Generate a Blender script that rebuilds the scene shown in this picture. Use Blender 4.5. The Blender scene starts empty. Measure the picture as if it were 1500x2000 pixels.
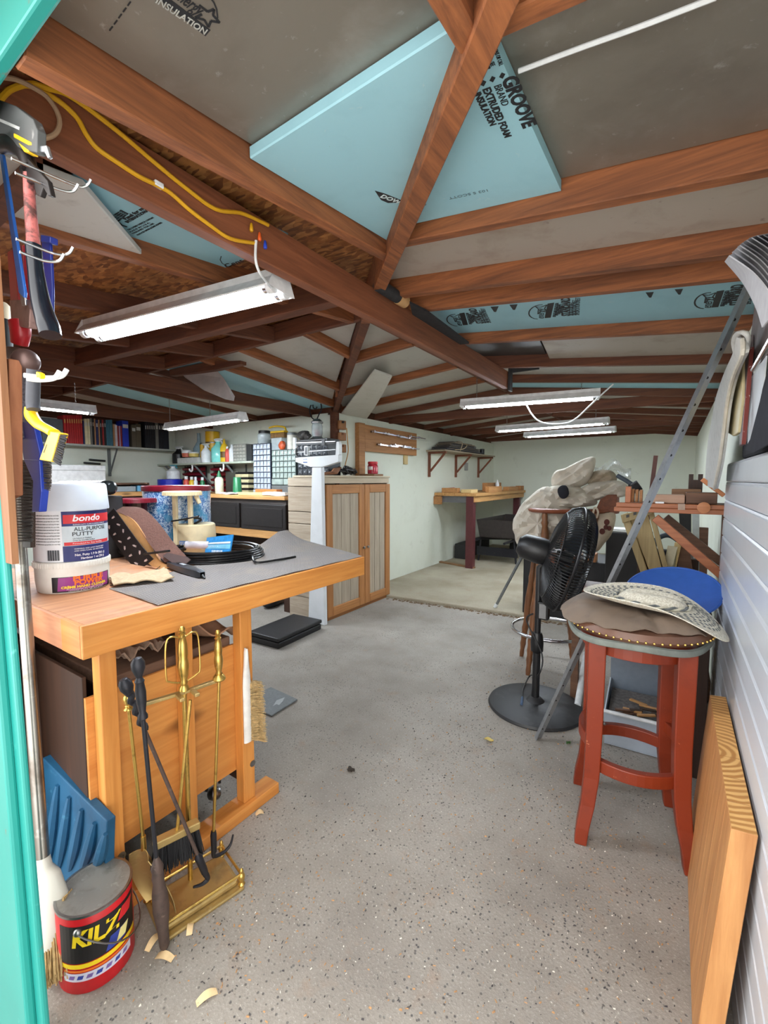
import bpy, bmesh, math, random
from math import sin, cos, pi, radians, atan2, hypot, sqrt
from mathutils import Vector, Matrix, Euler
V = Vector
SC = bpy.context.scene
COL = SC.collection
random.seed(7)

# ------------------------------------------------------------------ camera, world, exposure
FPX, EYE = 858.0, 1.30                      # focal length in pixels of the 1500 px wide frame, eye height
PITCH, YAW = radians(4.1995), radians(33.5265)
cam_d = bpy.data.cameras.new('camera')
cam_d.sensor_fit = 'HORIZONTAL'; cam_d.sensor_width = 36.0
cam_d.lens = FPX / 1500.0 * 36.0
cam_d.clip_start = 0.02; cam_d.clip_end = 100
cam = bpy.data.objects.new('camera', cam_d); COL.objects.link(cam)
cam.location = (0, 0, EYE)
cam.rotation_euler = Euler((pi / 2 - PITCH, 0, YAW), 'XYZ')
SC.camera = cam

world = bpy.data.worlds.new('overcast_sky'); SC.world = world
world.use_nodes = True
_bg = world.node_tree.nodes['Background']
_bg.inputs['Color'].default_value = (1.0, 0.985, 0.96, 1)
_bg.inputs['Strength'].default_value = 3.4
SC.view_settings.view_transform = 'Standard'
SC.view_settings.look = 'None'
SC.view_settings.exposure = 0.55
SC.view_settings.gamma = 1.0
SC.view_settings.use_curve_mapping = False
TUBE = 60.0                                  # radiance of the fluorescent tubes

# ------------------------------------------------------------------ sight lines: a pixel of the photograph to a point on a known plane
_fh = V((-sin(YAW), cos(YAW), 0)); _rt = V((cos(YAW), sin(YAW), 0))
_fw = _fh * cos(PITCH) + V((0, 0, -sin(PITCH))); _up = _fh * sin(PITCH) + V((0, 0, cos(PITCH)))
_c = V((0, 0, EYE))
def ray(x, y): return _fw + _rt * ((x - 750) / FPX) - _up * ((y - 1000) / FPX)
def G(x, y, z=0.0):
    d = ray(x, y); return _c + d * ((z - EYE) / d.z)
def PX(x, y, X):
    d = ray(x, y); return _c + d * (X / d.x)
def PY(x, y, Y):
    d = ray(x, y); return _c + d * (Y / d.y)

# ------------------------------------------------------------------ materials
MATS = {}
def srgb(c):
    return tuple(((v / 255) / 12.92 if v / 255 <= 0.04045 else ((v / 255 + 0.055) / 1.055) ** 2.4) for v in c) + (1,)
def newmat(name):
    m = bpy.data.materials.new(name); m.use_nodes = True
    nt = m.node_tree; return m, nt, nt.nodes['Principled BSDF']
def mix_nodes(nt, fac, a, b):
    n = nt.nodes.new('ShaderNodeMix'); n.data_type = 'RGBA'
    nt.links.new(fac, n.inputs[0])
    for s, v in ((6, a), (7, b)):
        if isinstance(v, tuple): n.inputs[s].default_value = v
        else: nt.links.new(v, n.inputs[s])
    return n.outputs[2]
def coords(nt, scale=(1, 1, 1), rot=(0, 0, 0)):
    t = nt.nodes.new('ShaderNodeTexCoord'); mp = nt.nodes.new('ShaderNodeMapping')
    mp.inputs['Scale'].default_value = scale; mp.inputs['Rotation'].default_value = rot
    nt.links.new(t.outputs['Object'], mp.inputs[0]); return mp.outputs[0]
def noise(nt, vec, scale, detail=4, rough=0.6, dist=0.0):
    n = nt.nodes.new('ShaderNodeTexNoise'); n.inputs['Scale'].default_value = scale
    n.inputs['Detail'].default_value = detail; n.inputs['Roughness'].default_value = rough
    n.inputs['Distortion'].default_value = dist
    nt.links.new(vec, n.inputs['Vector']); return n.outputs['Fac']
def ramp(nt, fac, stops):
    r = nt.nodes.new('ShaderNodeValToRGB'); e = r.color_ramp.elements
    while len(e) < len(stops): e.new(0.5)
    for q, (p, c) in zip(e, stops): q.position = p; q.color = c
    nt.links.new(fac, r.inputs[0]); return r.outputs[0]
def bump(nt, b, h, strength=0.2, dist=0.01):
    n = nt.nodes.new('ShaderNodeBump'); n.inputs['Strength'].default_value = strength
    n.inputs['Distance'].default_value = dist
    nt.links.new(h, n.inputs['Height']); nt.links.new(n.outputs[0], b.inputs['Normal'])
W1, B0 = (1, 1, 1, 1), (0, 0, 0, 1)

def plain(name, c, rough=0.5, metal=0.0, var=0.12, scale=25, spec=0.5, alpha=None, trans=0.0, bmp=0.0):
    """a colour with a little procedural variation (dust, grain) over it"""
    if name in MATS: return MATS[name]
    m, nt, b = newmat(name)
    v = coords(nt); n = noise(nt, v, scale)
    a = srgb(c); d = tuple(x * (1 - var) for x in a[:3]) + (1,); l = tuple(min(1, x * (1 + var)) for x in a[:3]) + (1,)
    col = ramp(nt, n, [(0.3, d), (0.7, l)])
    nt.links.new(col, b.inputs['Base Color'])
    b.inputs['Roughness'].default_value = rough; b.inputs['Metallic'].default_value = metal
    b.inputs['Specular IOR Level'].default_value = spec
    if trans: b.inputs['Transmission Weight'].default_value = trans
    if alpha is not None: b.inputs['Alpha'].default_value = alpha
    if bmp: bump(nt, b, n, bmp, 0.004)
    MATS[name] = m; return m

def wood(name, dark, light, axis='Y', rough=0.55, scale=1.0, knots=True, dirt=None):
    """long-grained timber; the grain runs along the axis named (of object space)"""
    if name in MATS: return MATS[name]
    m, nt, b = newmat(name)
    s = {'X': (0.06, 1, 1), 'Y': (1, 0.06, 1), 'Z': (1, 1, 0.06)}[axis]
    v = coords(nt, tuple(k * scale for k in s))
    g = noise(nt, v, 55, 5, 0.65, 0.6); g2 = noise(nt, v, 14, 3, 0.5, 1.2)
    c1 = ramp(nt, g, [(0.25, srgb(dark)), (0.72, srgb(light))])
    mid = tuple((p * 0.8) for p in srgb(dark)[:3]) + (1,)
    f = ramp(nt, g2, [(0.42, B0), (0.75, (0.5, 0.5, 0.5, 1))])
    c2 = mix_nodes(nt, f, c1, mid)
    if knots:
        vv = coords(nt, tuple((0.35 if k < 1 else 1) * scale for k in s))
        vo = nt.nodes.new('ShaderNodeTexVoronoi'); vo.inputs['Scale'].default_value = 4.0
        nt.links.new(vv, vo.inputs['Vector'])
        kf = ramp(nt, vo.outputs['Distance'], [(0.03, (0.85, 0.85, 0.85, 1)), (0.075, B0)])
        c2 = mix_nodes(nt, kf, c2, tuple(p * 0.35 for p in srgb(dark)[:3]) + (1,))
    if dirt:
        dn = noise(nt, coords(nt), 3.0, 5, 0.7)
        c2 = mix_nodes(nt, ramp(nt, dn, [(0.48, B0), (0.7, (0.7, 0.7, 0.7, 1))]), c2, srgb(dirt))
    nt.links.new(c2, b.inputs['Base Color']); b.inputs['Roughness'].default_value = rough
    bump(nt, b, g, 0.15, 0.002)
    MATS[name] = m; return m

def blotch(name, base, spots, rough=0.6, metal=0.0, bmp=0.0):
    """base colour and a list of (colour, noise scale, threshold, amount, softness) blotches of wear or dirt"""
    if name in MATS: return MATS[name]
    m, nt, b = newmat(name)
    v = coords(nt); col = srgb(base)
    first = None
    for c, sc, th, am, so in spots:
        n = noise(nt, v, sc, 6, 0.62, 0.3)
        first = first or n
        f = ramp(nt, n, [(th, B0), (min(1, th + so), (am, am, am, 1))])
        col = mix_nodes(nt, f, col, srgb(c))
    nt.links.new(col, b.inputs['Base Color'])
    b.inputs['Roughness'].default_value = rough; b.inputs['Metallic'].default_value = metal
    if bmp: bump(nt, b, first, bmp, 0.004)
    MATS[name] = m; return m

def glow(name, c, s):
    if name in MATS: return MATS[name]
    m, nt, b = newmat(name)
    b.inputs['Base Color'].default_value = srgb(c)
    b.inputs['Emission Color'].default_value = srgb(c); b.inputs['Emission Strength'].default_value = s
    MATS[name] = m; return m

# ------------------------------------------------------------------ mesh builder
class MB:
    def __init__(s): s.v = []; s.f = []
    def add(s, vs, fs, M=None):
        o = len(s.v)
        s.v += [tuple(M @ V(p)) if M else tuple(p) for p in vs]
        s.f += [tuple(i + o for i in f) for f in fs]
        return s
    def box(s, a, b, M=None):
        x0, y0, z0 = (min(p, q) for p, q in zip(a, b)); x1, y1, z1 = (max(p, q) for p, q in zip(a, b))
        vs = [(x0, y0, z0), (x1, y0, z0), (x1, y1, z0), (x0, y1, z0), (x0, y0, z1), (x1, y0, z1), (x1, y1, z1), (x0, y1, z1)]
        return s.add(vs, [(0, 3, 2, 1), (4, 5, 6, 7), (0, 1, 5, 4), (1, 2, 6, 5), (2, 3, 7, 6), (3, 0, 4, 7)], M)
    def cbox(s, c, d, M=None):
        return s.box([p - q / 2 for p, q in zip(c, d)], [p + q / 2 for p, q in zip(c, d)], M)
    def beam(s, p, q, w, h, up=(0, 0, 1)):
        """square timber; p and q are the middle of the bottom edge (height h goes along up)"""
        p, q, up = V(p), V(q), V(up); t = (q - p).normalized(); sd = t.cross(up).normalized() * (w / 2)
        u = sd.cross(t).normalized() * h if up != V((0, 0, 1)) else V((0, 0, h))
        vs = [p - sd, p + sd, q + sd, q - sd, p - sd + u, p + sd + u, q + sd + u, q - sd + u]
        return s.add(vs, [(0, 1, 2, 3), (4, 7, 6, 5), (0, 4, 5, 1), (1, 5, 6, 2), (2, 6, 7, 3), (3, 7, 4, 0)])
    def bar(s, p, q, w, h, up=(0, 0, 1)):
        """bar centred on the line p-q, w across, h along up"""
        p, q, up = V(p), V(q), V(up); t = (q - p).normalized()
        if abs(t.dot(up.normalized())) > 0.98: up = V((0, 1, 0)) if abs(t.y) < 0.9 else V((1, 0, 0))
        sd = t.cross(up).normalized() * (w / 2); u = sd.normalized().cross(t).normalized() * (h / 2)
        vs = [p - sd - u, p + sd - u, q + sd - u, q - sd - u, p - sd + u, p + sd + u, q + sd + u, q - sd + u]
        return s.add(vs, [(0, 1, 2, 3), (4, 7, 6, 5), (0, 4, 5, 1), (1, 5, 6, 2), (2, 6, 7, 3), (3, 7, 4, 0)])
    def tube(s, pts, r, n=10, closed=False, cap=True, flat=1.0):
        pts = [V(p) for p in pts]; N = len(pts); rs = r if isinstance(r, (list, tuple)) else [r] * N
        ref = None; o = len(s.v)
        for i, p in enumerate(pts):
            a = pts[i - 1] if (i or closed) else p; b = pts[(i + 1) % N] if (i < N - 1 or closed) else p
            t = (b - a).normalized() if (b - a).length > 1e-9 else V((0, 0, 1))
            if ref is None: ref = V((0, 0, 1)) if abs(t.z) < 0.9 else V((1, 0, 0))
            ref = (ref - t * ref.dot(t)); ref = ref.normalized() if ref.length > 1e-6 else t.orthogonal().normalized()
            bi = t.cross(ref)
            for k in range(n):
                a_ = 2 * pi * k / n
                s.v.append(tuple(p + (bi * cos(a_) + ref * sin(a_) * flat) * rs[i]))
        for i in range(N if closed else N - 1):
            for k in range(n):
                k2 = (k + 1) % n; j = (i + 1) % N
                s.f.append((o + i * n + k, o + i * n + k2, o + j * n + k2, o + j * n + k))
        if cap and not closed:
            s.f.append(tuple(o + k for k in reversed(range(n)))); s.f.append(tuple(o + (N - 1) * n + k for k in range(n)))
        return s
    def lathe(s, prof, n=24, M=None, cap=True, sx=1.0, sy=1.0):
        vs = []; fs = []; P = len(prof)
        for r, z in prof:
            for k in range(n):
                a = 2 * pi * k / n; vs.append((r * cos(a) * sx, r * sin(a) * sy, z))
        for i in range(P - 1):
            for k in range(n):
                k2 = (k + 1) % n; fs.append((i * n + k, i * n + k2, (i + 1) * n + k2, (i + 1) * n + k))
        if cap:
            fs.append(tuple(reversed(range(n)))); fs.append(tuple((P - 1) * n + k for k in range(n)))
        return s.add(vs, fs, M)
    def prism(s, poly, d, M=None):
        """polygon in the local xy plane, thickness d along local z"""
        n = len(poly); vs = [(x, y, 0) for x, y in poly] + [(x, y, d) for x, y in poly]
        fs = [tuple(reversed(range(n))), tuple(range(n, 2 * n))] + [(i, (i + 1) % n, n + (i + 1) % n, n + i) for i in range(n)]
        return s.add(vs, fs, M)
    def slab(s, pts, off):
        """polygon of world points, pushed by the vector off"""
        n = len(pts); off = V(off); vs = [V(p) for p in pts] + [V(p) + off for p in pts]
        fs = [tuple(reversed(range(n))), tuple(range(n, 2 * n))] + [(i, (i + 1) % n, n + (i + 1) % n, n + i) for i in range(n)]
        return s.add(vs, fs)
    def sheet(s, fn, nu, nv, th=0.0, closed_u=False):
        """surface fn(u, v) of nu x nv cells, with thickness th downwards along its normal"""
        P = [[V(fn(i / nu, j / nv)) for j in range(nv + 1)] for i in range(nu + (0 if closed_u else 1))]
        U = len(P); o = len(s.v); W = nv + 1
        def nrm(i, j):
            a = P[(i + 1) % U if closed_u else min(i + 1, U - 1)][j] - P[i - 1 if closed_u else max(i - 1, 0)][j]
            b = P[i][min(j + 1, nv)] - P[i][max(j - 1, 0)]
            c = a.cross(b); return c.normalized() if c.length > 1e-12 else V((0, 0, 1))
        for i in range(U):
            for j in range(W): s.v.append(tuple(P[i][j]))
        q = lambda i, j: o + (i % U) * W + j
        for i in range(nu):
            for j in range(nv): s.f.append((q(i, j), q(i + 1, j), q(i + 1, j + 1), q(i, j + 1)))
        if th:
            o2 = len(s.v)
            for i in range(U):
                for j in range(W): s.v.append(tuple(P[i][j] - nrm(i, j) * th))
            q2 = lambda i, j: o2 + (i % U) * W + j
            for i in range(nu):
                for j in range(nv): s.f.append((q2(i, j), q2(i, j + 1), q2(i + 1, j + 1), q2(i + 1, j)))
                s.f.append((q(i, 0), q2(i, 0), q2(i + 1, 0), q(i + 1, 0)))
                s.f.append((q(i, nv), q(i + 1, nv), q2(i + 1, nv), q2(i, nv)))
            if not closed_u:
                for j in range(nv):
                    s.f.append((q(0, j), q(0, j + 1), q2(0, j + 1), q2(0, j)))
                    s.f.append((q(nu, j), q2(nu, j), q2(nu, j + 1), q(nu, j + 1)))
        return s
    def ball(s, c, r, n=12, m=8, sc=(1, 1, 1), M=None):
        prof = [(max(1e-4, r * sin(pi * i / m)), -r * cos(pi * i / m)) for i in range(m + 1)]
        T = Matrix.Translation(V(c)) @ Matrix.Diagonal((*sc, 1))
        return s.lathe(prof, n, (M @ T) if M else T)

OFF = {}
def rootof(o):
    while o.parent: o = o.parent
    return o
def build(mb, name, m, parent=None, smooth=False, bev=0.0, seg=2, label=None, kind=None):
    """link the collected shapes as ONE mesh object"""
    me = bpy.data.meshes.new(name)
    off = V(OFF.get(rootof(parent).name, (0, 0, 0))) if parent else V((0, 0, 0))
    me.from_pydata([tuple(V(p) - off) for p in mb.v], [], mb.f); me.validate()
    bm = bmesh.new(); bm.from_mesh(me); bmesh.ops.recalc_face_normals(bm, faces=bm.faces); bm.to_mesh(me); bm.free()
    if smooth:
        for p in me.polygons: p.use_smooth = True
        try: me.set_sharp_from_angle(angle=radians(42 if smooth is True else smooth))
        except Exception: pass
    me.materials.append(m)
    o = bpy.data.objects.new(name, me); COL.objects.link(o)
    if parent: o.parent = parent
    if bev:
        b = o.modifiers.new('bevel', 'BEVEL'); b.width = bev; b.segments = seg; b.limit_method = 'ANGLE'; b.angle_limit = radians(40)
    if label: o['label'] = label
    if kind: o['kind'] = kind
    return o
def tag(o, label, cat, group=None):
    o['label'] = label; o['category'] = cat
    if group: o['group'] = group
    return o
def thing(name, label, cat, loc=(0, 0, 0), group=None, rot=None, local=False):
    """an Empty at the thing's base; unless local, its parts are given in world coordinates"""
    o = bpy.data.objects.new(name, None); COL.objects.link(o); o.empty_display_size = 0.05
    o.location = loc
    if rot: o.rotation_euler = rot
    OFF[o.name] = (0, 0, 0) if local else tuple(loc)
    return tag(o, label, cat, group)
def struct(name, loc=(0, 0, 0)):
    o = bpy.data.objects.new(name, None); COL.objects.link(o); o['kind'] = 'structure'; OFF[o.name] = (0, 0, 0)
    return o
def solo(mb, name, m, label, cat, loc=None, group=None, **k):
    """a thing that is a single mesh, its origin at loc"""
    loc = V(loc) if loc is not None else sum((V(p) for p in mb.v), V()) / len(mb.v)
    mb.v = [tuple(V(p) - loc) for p in mb.v]
    o = build(mb, name, m, None, **k); o.location = loc
    return tag(o, label, cat, group)
def dup(root, loc, rotz=None, label=None, group=None, scale=None):
    r = root.copy(); COL.objects.link(r); r.location = loc; OFF[r.name] = (0, 0, 0)
    if rotz is not None: r.rotation_euler = (r.rotation_euler.x, r.rotation_euler.y, rotz)
    if scale: r.scale = scale
    if label: r['label'] = label
    if group: r['group'] = group
    for ch in list(root.children):
        c = ch.copy(); COL.objects.link(c); c.parent = r
        for g in list(ch.children):
            d = g.copy(); COL.objects.link(d); d.parent = c
    return r
def text_mb(s, size, M, ext=0.0003, bold=0.0, squeeze=1.0, shear=0.0, align='CENTER'):
    """lettering as a thin mesh in the local xy plane of M"""
    cu = bpy.data.curves.new('lettering', 'FONT'); cu.body = s; cu.size = size; cu.extrude = ext
    cu.align_x = align; cu.align_y = 'CENTER'; cu.offset = bold; cu.shear = shear; cu.resolution_u = 3
    cu.space_line = 0.85
    ob = bpy.data.objects.new('lettering', cu); COL.objects.link(ob)
    dg = bpy.context.evaluated_depsgraph_get(); me = bpy.data.meshes.new_from_object(ob.evaluated_get(dg))
    mb = MB(); mb.add([(v.co.x * squeeze, v.co.y, v.co.z) for v in me.vertices], [tuple(p.vertices) for p in me.polygons], M)
    bpy.data.objects.remove(ob); bpy.data.curves.remove(cu); bpy.data.meshes.remove(me)
    return mb
def frame(o, x, y):
    """matrix with origin o, local x along x, local y near y"""
    x = V(x).normalized(); z = x.cross(V(y)).normalized(); y = z.cross(x)
    return Matrix(((x.x, y.x, z.x, o[0]), (x.y, y.y, z.y, o[1]), (x.z, y.z, z.z, o[2]), (0, 0, 0, 1)))
def merged(*ms):
    r = MB()
    for m in ms: r.add(m.v, m.f)
    return r
def wrapcyl(mb, c, r, a0):
    """bend flat shapes (local x, y) round an upright cylinder: x becomes arc length from angle a0, y height, z outwards"""
    out = []
    for x, y, z in mb.v:
        a = a0 + x / r; rr = r + z; out.append((c[0] + rr * cos(a), c[1] + rr * sin(a), c[2] + y))
    mb.v = out; return mb
def smoothpath(pts, n=8, closed=False):
    """Catmull-Rom through the points"""
    P = [V(p) for p in pts]; N = len(P); out = []
    for i in range(N if closed else N - 1):
        p0 = P[i - 1] if (i or closed) else P[0]; p1 = P[i]; p2 = P[(i + 1) % N]
        p3 = P[(i + 2) % N] if (closed or i + 2 < N) else p2
        for k in range(n):
            t = k / n
            out.append(0.5 * (2 * p1 + (p2 - p0) * t + (2 * p0 - 5 * p1 + 4 * p2 - p3) * t * t + (3 * p1 - p0 - 3 * p2 + p3) * t ** 3))
    if not closed: out.append(P[-1])
    return out

# ------------------------------------------------------------------ shared materials
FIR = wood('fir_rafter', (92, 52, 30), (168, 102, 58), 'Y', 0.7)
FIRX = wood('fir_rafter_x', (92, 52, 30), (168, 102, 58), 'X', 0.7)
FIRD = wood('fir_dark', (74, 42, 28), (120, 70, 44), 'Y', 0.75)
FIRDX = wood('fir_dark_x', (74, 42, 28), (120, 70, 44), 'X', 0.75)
BEAMW = wood('fir_beam', (108, 62, 40), (152, 92, 60), 'Y', 0.6)
FOIL = blotch('foil_facing', (138, 132, 122), [((176, 172, 164), 7, 0.52, 0.55, 0.3), ((104, 96, 86), 3, 0.5, 0.6, 0.3), ((196, 192, 186), 40, 0.64, 0.6, 0.12)], 0.42, 0.5, 0.05)
FOILP = blotch('pale_foil_facing', (182, 180, 172), [((150, 142, 132), 5, 0.52, 0.6, 0.25), ((120, 108, 98), 26, 0.64, 0.5, 0.1)], 0.5, 0.25, 0.05)
TANB = blotch('tan_board', (170, 160, 148), [((140, 122, 106), 6, 0.5, 0.7, 0.25), ((100, 84, 74), 30, 0.66, 0.5, 0.1)], 0.65, 0.0, 0.05)
BLUE = blotch('blue_foam', (150, 196, 208), [((128, 172, 186), 5, 0.5, 0.5, 0.3), ((196, 210, 206), 30, 0.64, 0.4, 0.12), ((120, 140, 138), 55, 0.7, 0.5, 0.08)], 0.6, 0.0, 0.04)
INK = plain('printing_ink', (30, 32, 36), 0.6, 0, 0.1)
WALLW = blotch('white_wall_paint', (224, 228, 214), [((206, 208, 192), 2.2, 0.5, 0.6, 0.3), ((150, 146, 128), 38, 0.69, 0.6, 0.06), ((188, 188, 172), 8, 0.6, 0.5, 0.2)], 0.6, 0.0, 0.03)
TEAL = blotch('teal_paint', (26, 130, 122), [((22, 116, 110), 4, 0.5, 0.5, 0.3), ((112, 88, 66), 16, 0.67, 0.8, 0.05), ((90, 176, 166), 30, 0.66, 0.6, 0.1)], 0.42, 0.0, 0.08)

def osb_mat():
    m, nt, b = newmat('strand_board'); v = coords(nt, (1, 1, 1))
    vo = nt.nodes.new('ShaderNodeTexVoronoi'); vo.inputs['Scale'].default_value = 26
    nt.links.new(coords(nt, (1, 2.6, 1), (0, 0, 0.5)), vo.inputs['Vector'])
    n = noise(nt, v, 20, 5)
    sep = nt.nodes.new('ShaderNodeSeparateColor'); nt.links.new(vo.outputs['Color'], sep.inputs[0])
    c = ramp(nt, sep.outputs[0], [(0.0, srgb((104, 58, 26))), (0.5, srgb((152, 94, 44))), (1, srgb((190, 132, 72)))])
    c = mix_nodes(nt, ramp(nt, n, [(0.4, B0), (0.7, (0.6, 0.6, 0.6, 1))]), c, srgb((84, 46, 22)))
    nt.links.new(c, b.inputs['Base Color']); b.inputs['Roughness'].default_value = 0.7
    bump(nt, b, sep.outputs[0], 0.3, 0.003); MATS['strand_board'] = m; return m
OSB = osb_mat()

def concrete(name, base, dark, light, pits, rust):
    m, nt, b = newmat(name); v = coords(nt)
    big = noise(nt, v, 1.6, 5, 0.6); mid = noise(nt, v, 9, 6, 0.65); fine = noise(nt, v, 130, 4, 0.7)
    c = ramp(nt, big, [(0.32, srgb(dark)), (0.52, srgb(base)), (0.75, srgb(light))])
    c = mix_nodes(nt, ramp(nt, fine, [(0.35, (0.45, 0.45, 0.45, 1)), (0.62, B0)]), c, tuple(x * 0.62 for x in srgb(base)[:3]) + (1,))
    c = mix_nodes(nt, ramp(nt, fine, [(0.6, B0), (0.72, (0.5, 0.5, 0.5, 1))]), c, srgb((226, 222, 214)))
    vo = nt.nodes.new('ShaderNodeTexVoronoi'); vo.inputs['Scale'].default_value = 62; vo.inputs['Randomness'].default_value = 1
    nt.links.new(coords(nt), vo.inputs['Vector'])
    pk = noise(nt, v, 3.1, 4, 0.6)
    th = ramp(nt, vo.outputs['Distance'], [(0.14, W1), (0.25, B0)])
    area = ramp(nt, pk, [(0.4, B0), (0.6, W1)])
    mul = nt.nodes.new('ShaderNodeMath'); mul.operation = 'MULTIPLY'; mul.inputs[1].default_value = 1
    nt.links.new(th, mul.inputs[0]); nt.links.new(area, mul.inputs[1])
    mm = nt.nodes.new('ShaderNodeMath'); mm.operation = 'MULTIPLY'; nt.links.new(mul.outputs[0], mm.inputs[0]); mm.inputs[1].default_value = pits
    c = mix_nodes(nt, mm.outputs[0], c, srgb((72, 70, 72)))
    c = mix_nodes(nt, ramp(nt, mid, [(0.58, B0), (0.78, (rust, rust, rust, 1))]), c, srgb((150, 120, 96)))
    nt.links.new(c, b.inputs['Base Color']); b.inputs['Roughness'].default_value = 0.85
    h = nt.nodes.new('ShaderNodeMath'); h.operation = 'SUBTRACT'; nt.links.new(fine, h.inputs[0]); nt.links.new(mm.outputs[0], h.inputs[1])
    bump(nt, b, h.outputs[0], 0.5, 0.004); MATS[name] = m; return m
CONC = concrete('worn_concrete', (154, 147, 138), (128, 121, 113), (174, 168, 160), 0.9, 0.45)
CONC2 = concrete('smooth_concrete', (164, 154, 134), (140, 130, 108), (180, 172, 152), 0.15, 0.5)

# ------------------------------------------------------------------ the shell: an L of two wings, doorway in the front wall
XR, YF, XI, YI, XL, YB = 0.24, 0.30, -2.98, 3.58, -5.9, 8.38     # right wall, front wall, inner corner, left wall, far wall
XP, YP, ZP = -1.41, 1.95, 2.14                                   # peak of the hip roof
SL, EV, IV = 0.12, 1.945, 2.005                                  # slope, eave height outside, eave height at the inner walls
SN = (ZP - IV) / (XP - XI)
zE = lambda x: EV + SL * (0.22 - x)
zS = lambda y: EV + SL * (y - 0.30)
zW = lambda x: IV + SN * (x - XI)
zN = lambda y: IV + SN * (YI - y)

build(MB().box((XL, -1.2, -0.2), (XR + 0.3, 4.3, 0)), 'floor', CONC, kind='structure')
slab = MB().slab([(XI, 3.97, -0.1), (XR, 4.24, -0.1), (XR, YB, -0.1), (XI, YB, -0.1)], (0, 0, 0.13))
build(slab, 'floor_slab', CONC2, kind='structure', bev=0.012)
build(MB().box((XI - 0.1, YI, 0), (XI, YB + 0.1, 2.0)), 'wall_inner', WALLW, kind='structure')
build(MB().box((XL, YI, 0), (XI - 0.1, YI + 0.1, 2.0)), 'wall_back', WALLW, kind='structure')
build(MB().box((XI - 0.1, YB, 0), (XR + 0.1, YB + 0.1, 2.04)), 'wall_far', WALLW, kind='structure')
build(MB().box((XL - 0.1, YF, 0), (XL, YI + 0.1, 2.0)), 'wall_left', WALLW, kind='structure')
build(MB().box((XR, YF - 0.05, 0), (XR + 0.1, YB + 0.1, 1.945)), 'wall_right', WALLW, kind='structure')
DJ = -1.10                                                       # left side of the doorway
build(MB().box((XL - 0.1, YF + 0.06, 0), (-1.66, YF + 0.14, 1.95)), 'wall_front', FIRDX, kind='structure')
wp = MB().box((XI - 0.06, YI - 0.015, 0), (XI + 0.012, YI + 0.05, 2.02))
build(wp, 'trim_1', FIRD, kind='structure', bev=0.003)

# teal door frame: jamb, stop and header
dr = struct('door_1')
YD = .275
a, b_ = PY(2, 1000, YD), PY(86, 2000, YD)
jx = lambda z: a.x - .008 + (b_.x - a.x) * (z - a.z) / (b_.z - a.z)
jm = MB(); 
jm.add([(jx(1.93) - .3, YD, 1.93), (jx(1.93), YD, 1.93), (jx(0), YD, 0), (jx(0) - .3, YD, 0),
        (jx(1.93) - .3, YD + .012, 1.93), (jx(1.93), YD + .012, 1.93), (jx(0), YD + .012, 0), (jx(0) - .3, YD + .012, 0)],
       [(0, 1, 2, 3), (7, 6, 5, 4), (0, 4, 5, 1), (1, 5, 6, 2), (2, 6, 7, 3), (3, 7, 4, 0)])
build(jm, 'jamb', TEAL, dr, bev=0.004)
stp = MB(); x0 = jx(1.0)
stp.add([(jx(z) - d, y, z) for z in (0.0, 1.93) for d, y in ((.07, YD - .016), (.03, YD - .016), (.03, YD + .001), (.07, YD + .001))],
        [(0, 1, 5, 4), (1, 2, 6, 5), (2, 3, 7, 6), (3, 0, 4, 7), (4, 5, 6, 7), (3, 2, 1, 0)])
build(stp, 'stop_bead', TEAL, dr, bev=0.005)
hz = PY(62, 86, YD + .02).z
hd = MB().box((-1.5, YD - 0.0, hz), (XR + .1, YD + 0.02, 2.2))
build(hd, 'header', TEAL, dr, bev=0.004)

# ------------------------------------------------------------------ ceiling: rafters, beams, insulation between, strand board above
ce = struct('ceiling')
RW = 0.039
def rafter(p, q, w=RW, h=0.09, name='rafter', m=None):
    d = V(q) - V(p)
    return build(MB().beam(p, q, w, h), name, m or (FIRX if abs(d.x) > abs(d.y) else FIR), ce, bev=0.003, seg=1)
hipx = lambda y: 0.365 - 0.91 * y
# east slope of the right wing (rafters along x), each to the hip or the ridge
for y in (0.715, 1.28, 1.695, 1.885, 2.48, 3.15, 3.72, 4.33, 4.94, 5.55, 6.16, 6.77, 7.38, 7.99):
    x1 = hipx(y) + 0.02 if y < YP else XP
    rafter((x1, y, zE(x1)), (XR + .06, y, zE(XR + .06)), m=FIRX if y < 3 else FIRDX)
# west slope
for y in (2.46, 3.12, 3.70, 4.31, 4.92, 5.53, 6.14, 6.75, 7.36, 7.97):
    x0 = XI + 0.0 if y > YI else XP - (y - YP)
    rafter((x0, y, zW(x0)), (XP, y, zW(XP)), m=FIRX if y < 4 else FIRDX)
# front slope of the left wing (rafters along y)
for x in (-0.305, -0.875, -1.49, -2.1, -2.7, -3.3, -3.9, -4.5, -5.1, -5.7):
    y1 = (0.365 - x) / 0.91 if x > XP else YP
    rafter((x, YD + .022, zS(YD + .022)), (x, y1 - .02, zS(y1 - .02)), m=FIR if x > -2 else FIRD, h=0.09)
# rear slope of the left wing
for x in (-1.85, -2.43, -2.86, -3.5, -4.2, -4.9, -5.5):
    y1 = YP - (x - XP) if x > XI else YI
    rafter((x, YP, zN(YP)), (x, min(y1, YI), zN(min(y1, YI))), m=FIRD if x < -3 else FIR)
rafter((0.11, 0.28, EV - .01), (XP, YP, ZP - .012), 0.05, 0.13, 'hip_rafter')
rafter((XP, YP, ZP - .012), (XI + .02, YI - .02, IV - .012), 0.05, 0.13, 'valley_rafter', FIRD)
rafter((XP, YP, ZP + .01), (XP, YB, ZP + .01), 0.03, 0.1, 'ridge_board', FIRD)
rafter((XP, YP, ZP + .01), (XL, YP, ZP + .01), 0.03, 0.1, 'ridge_board', FIRDX)
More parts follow.
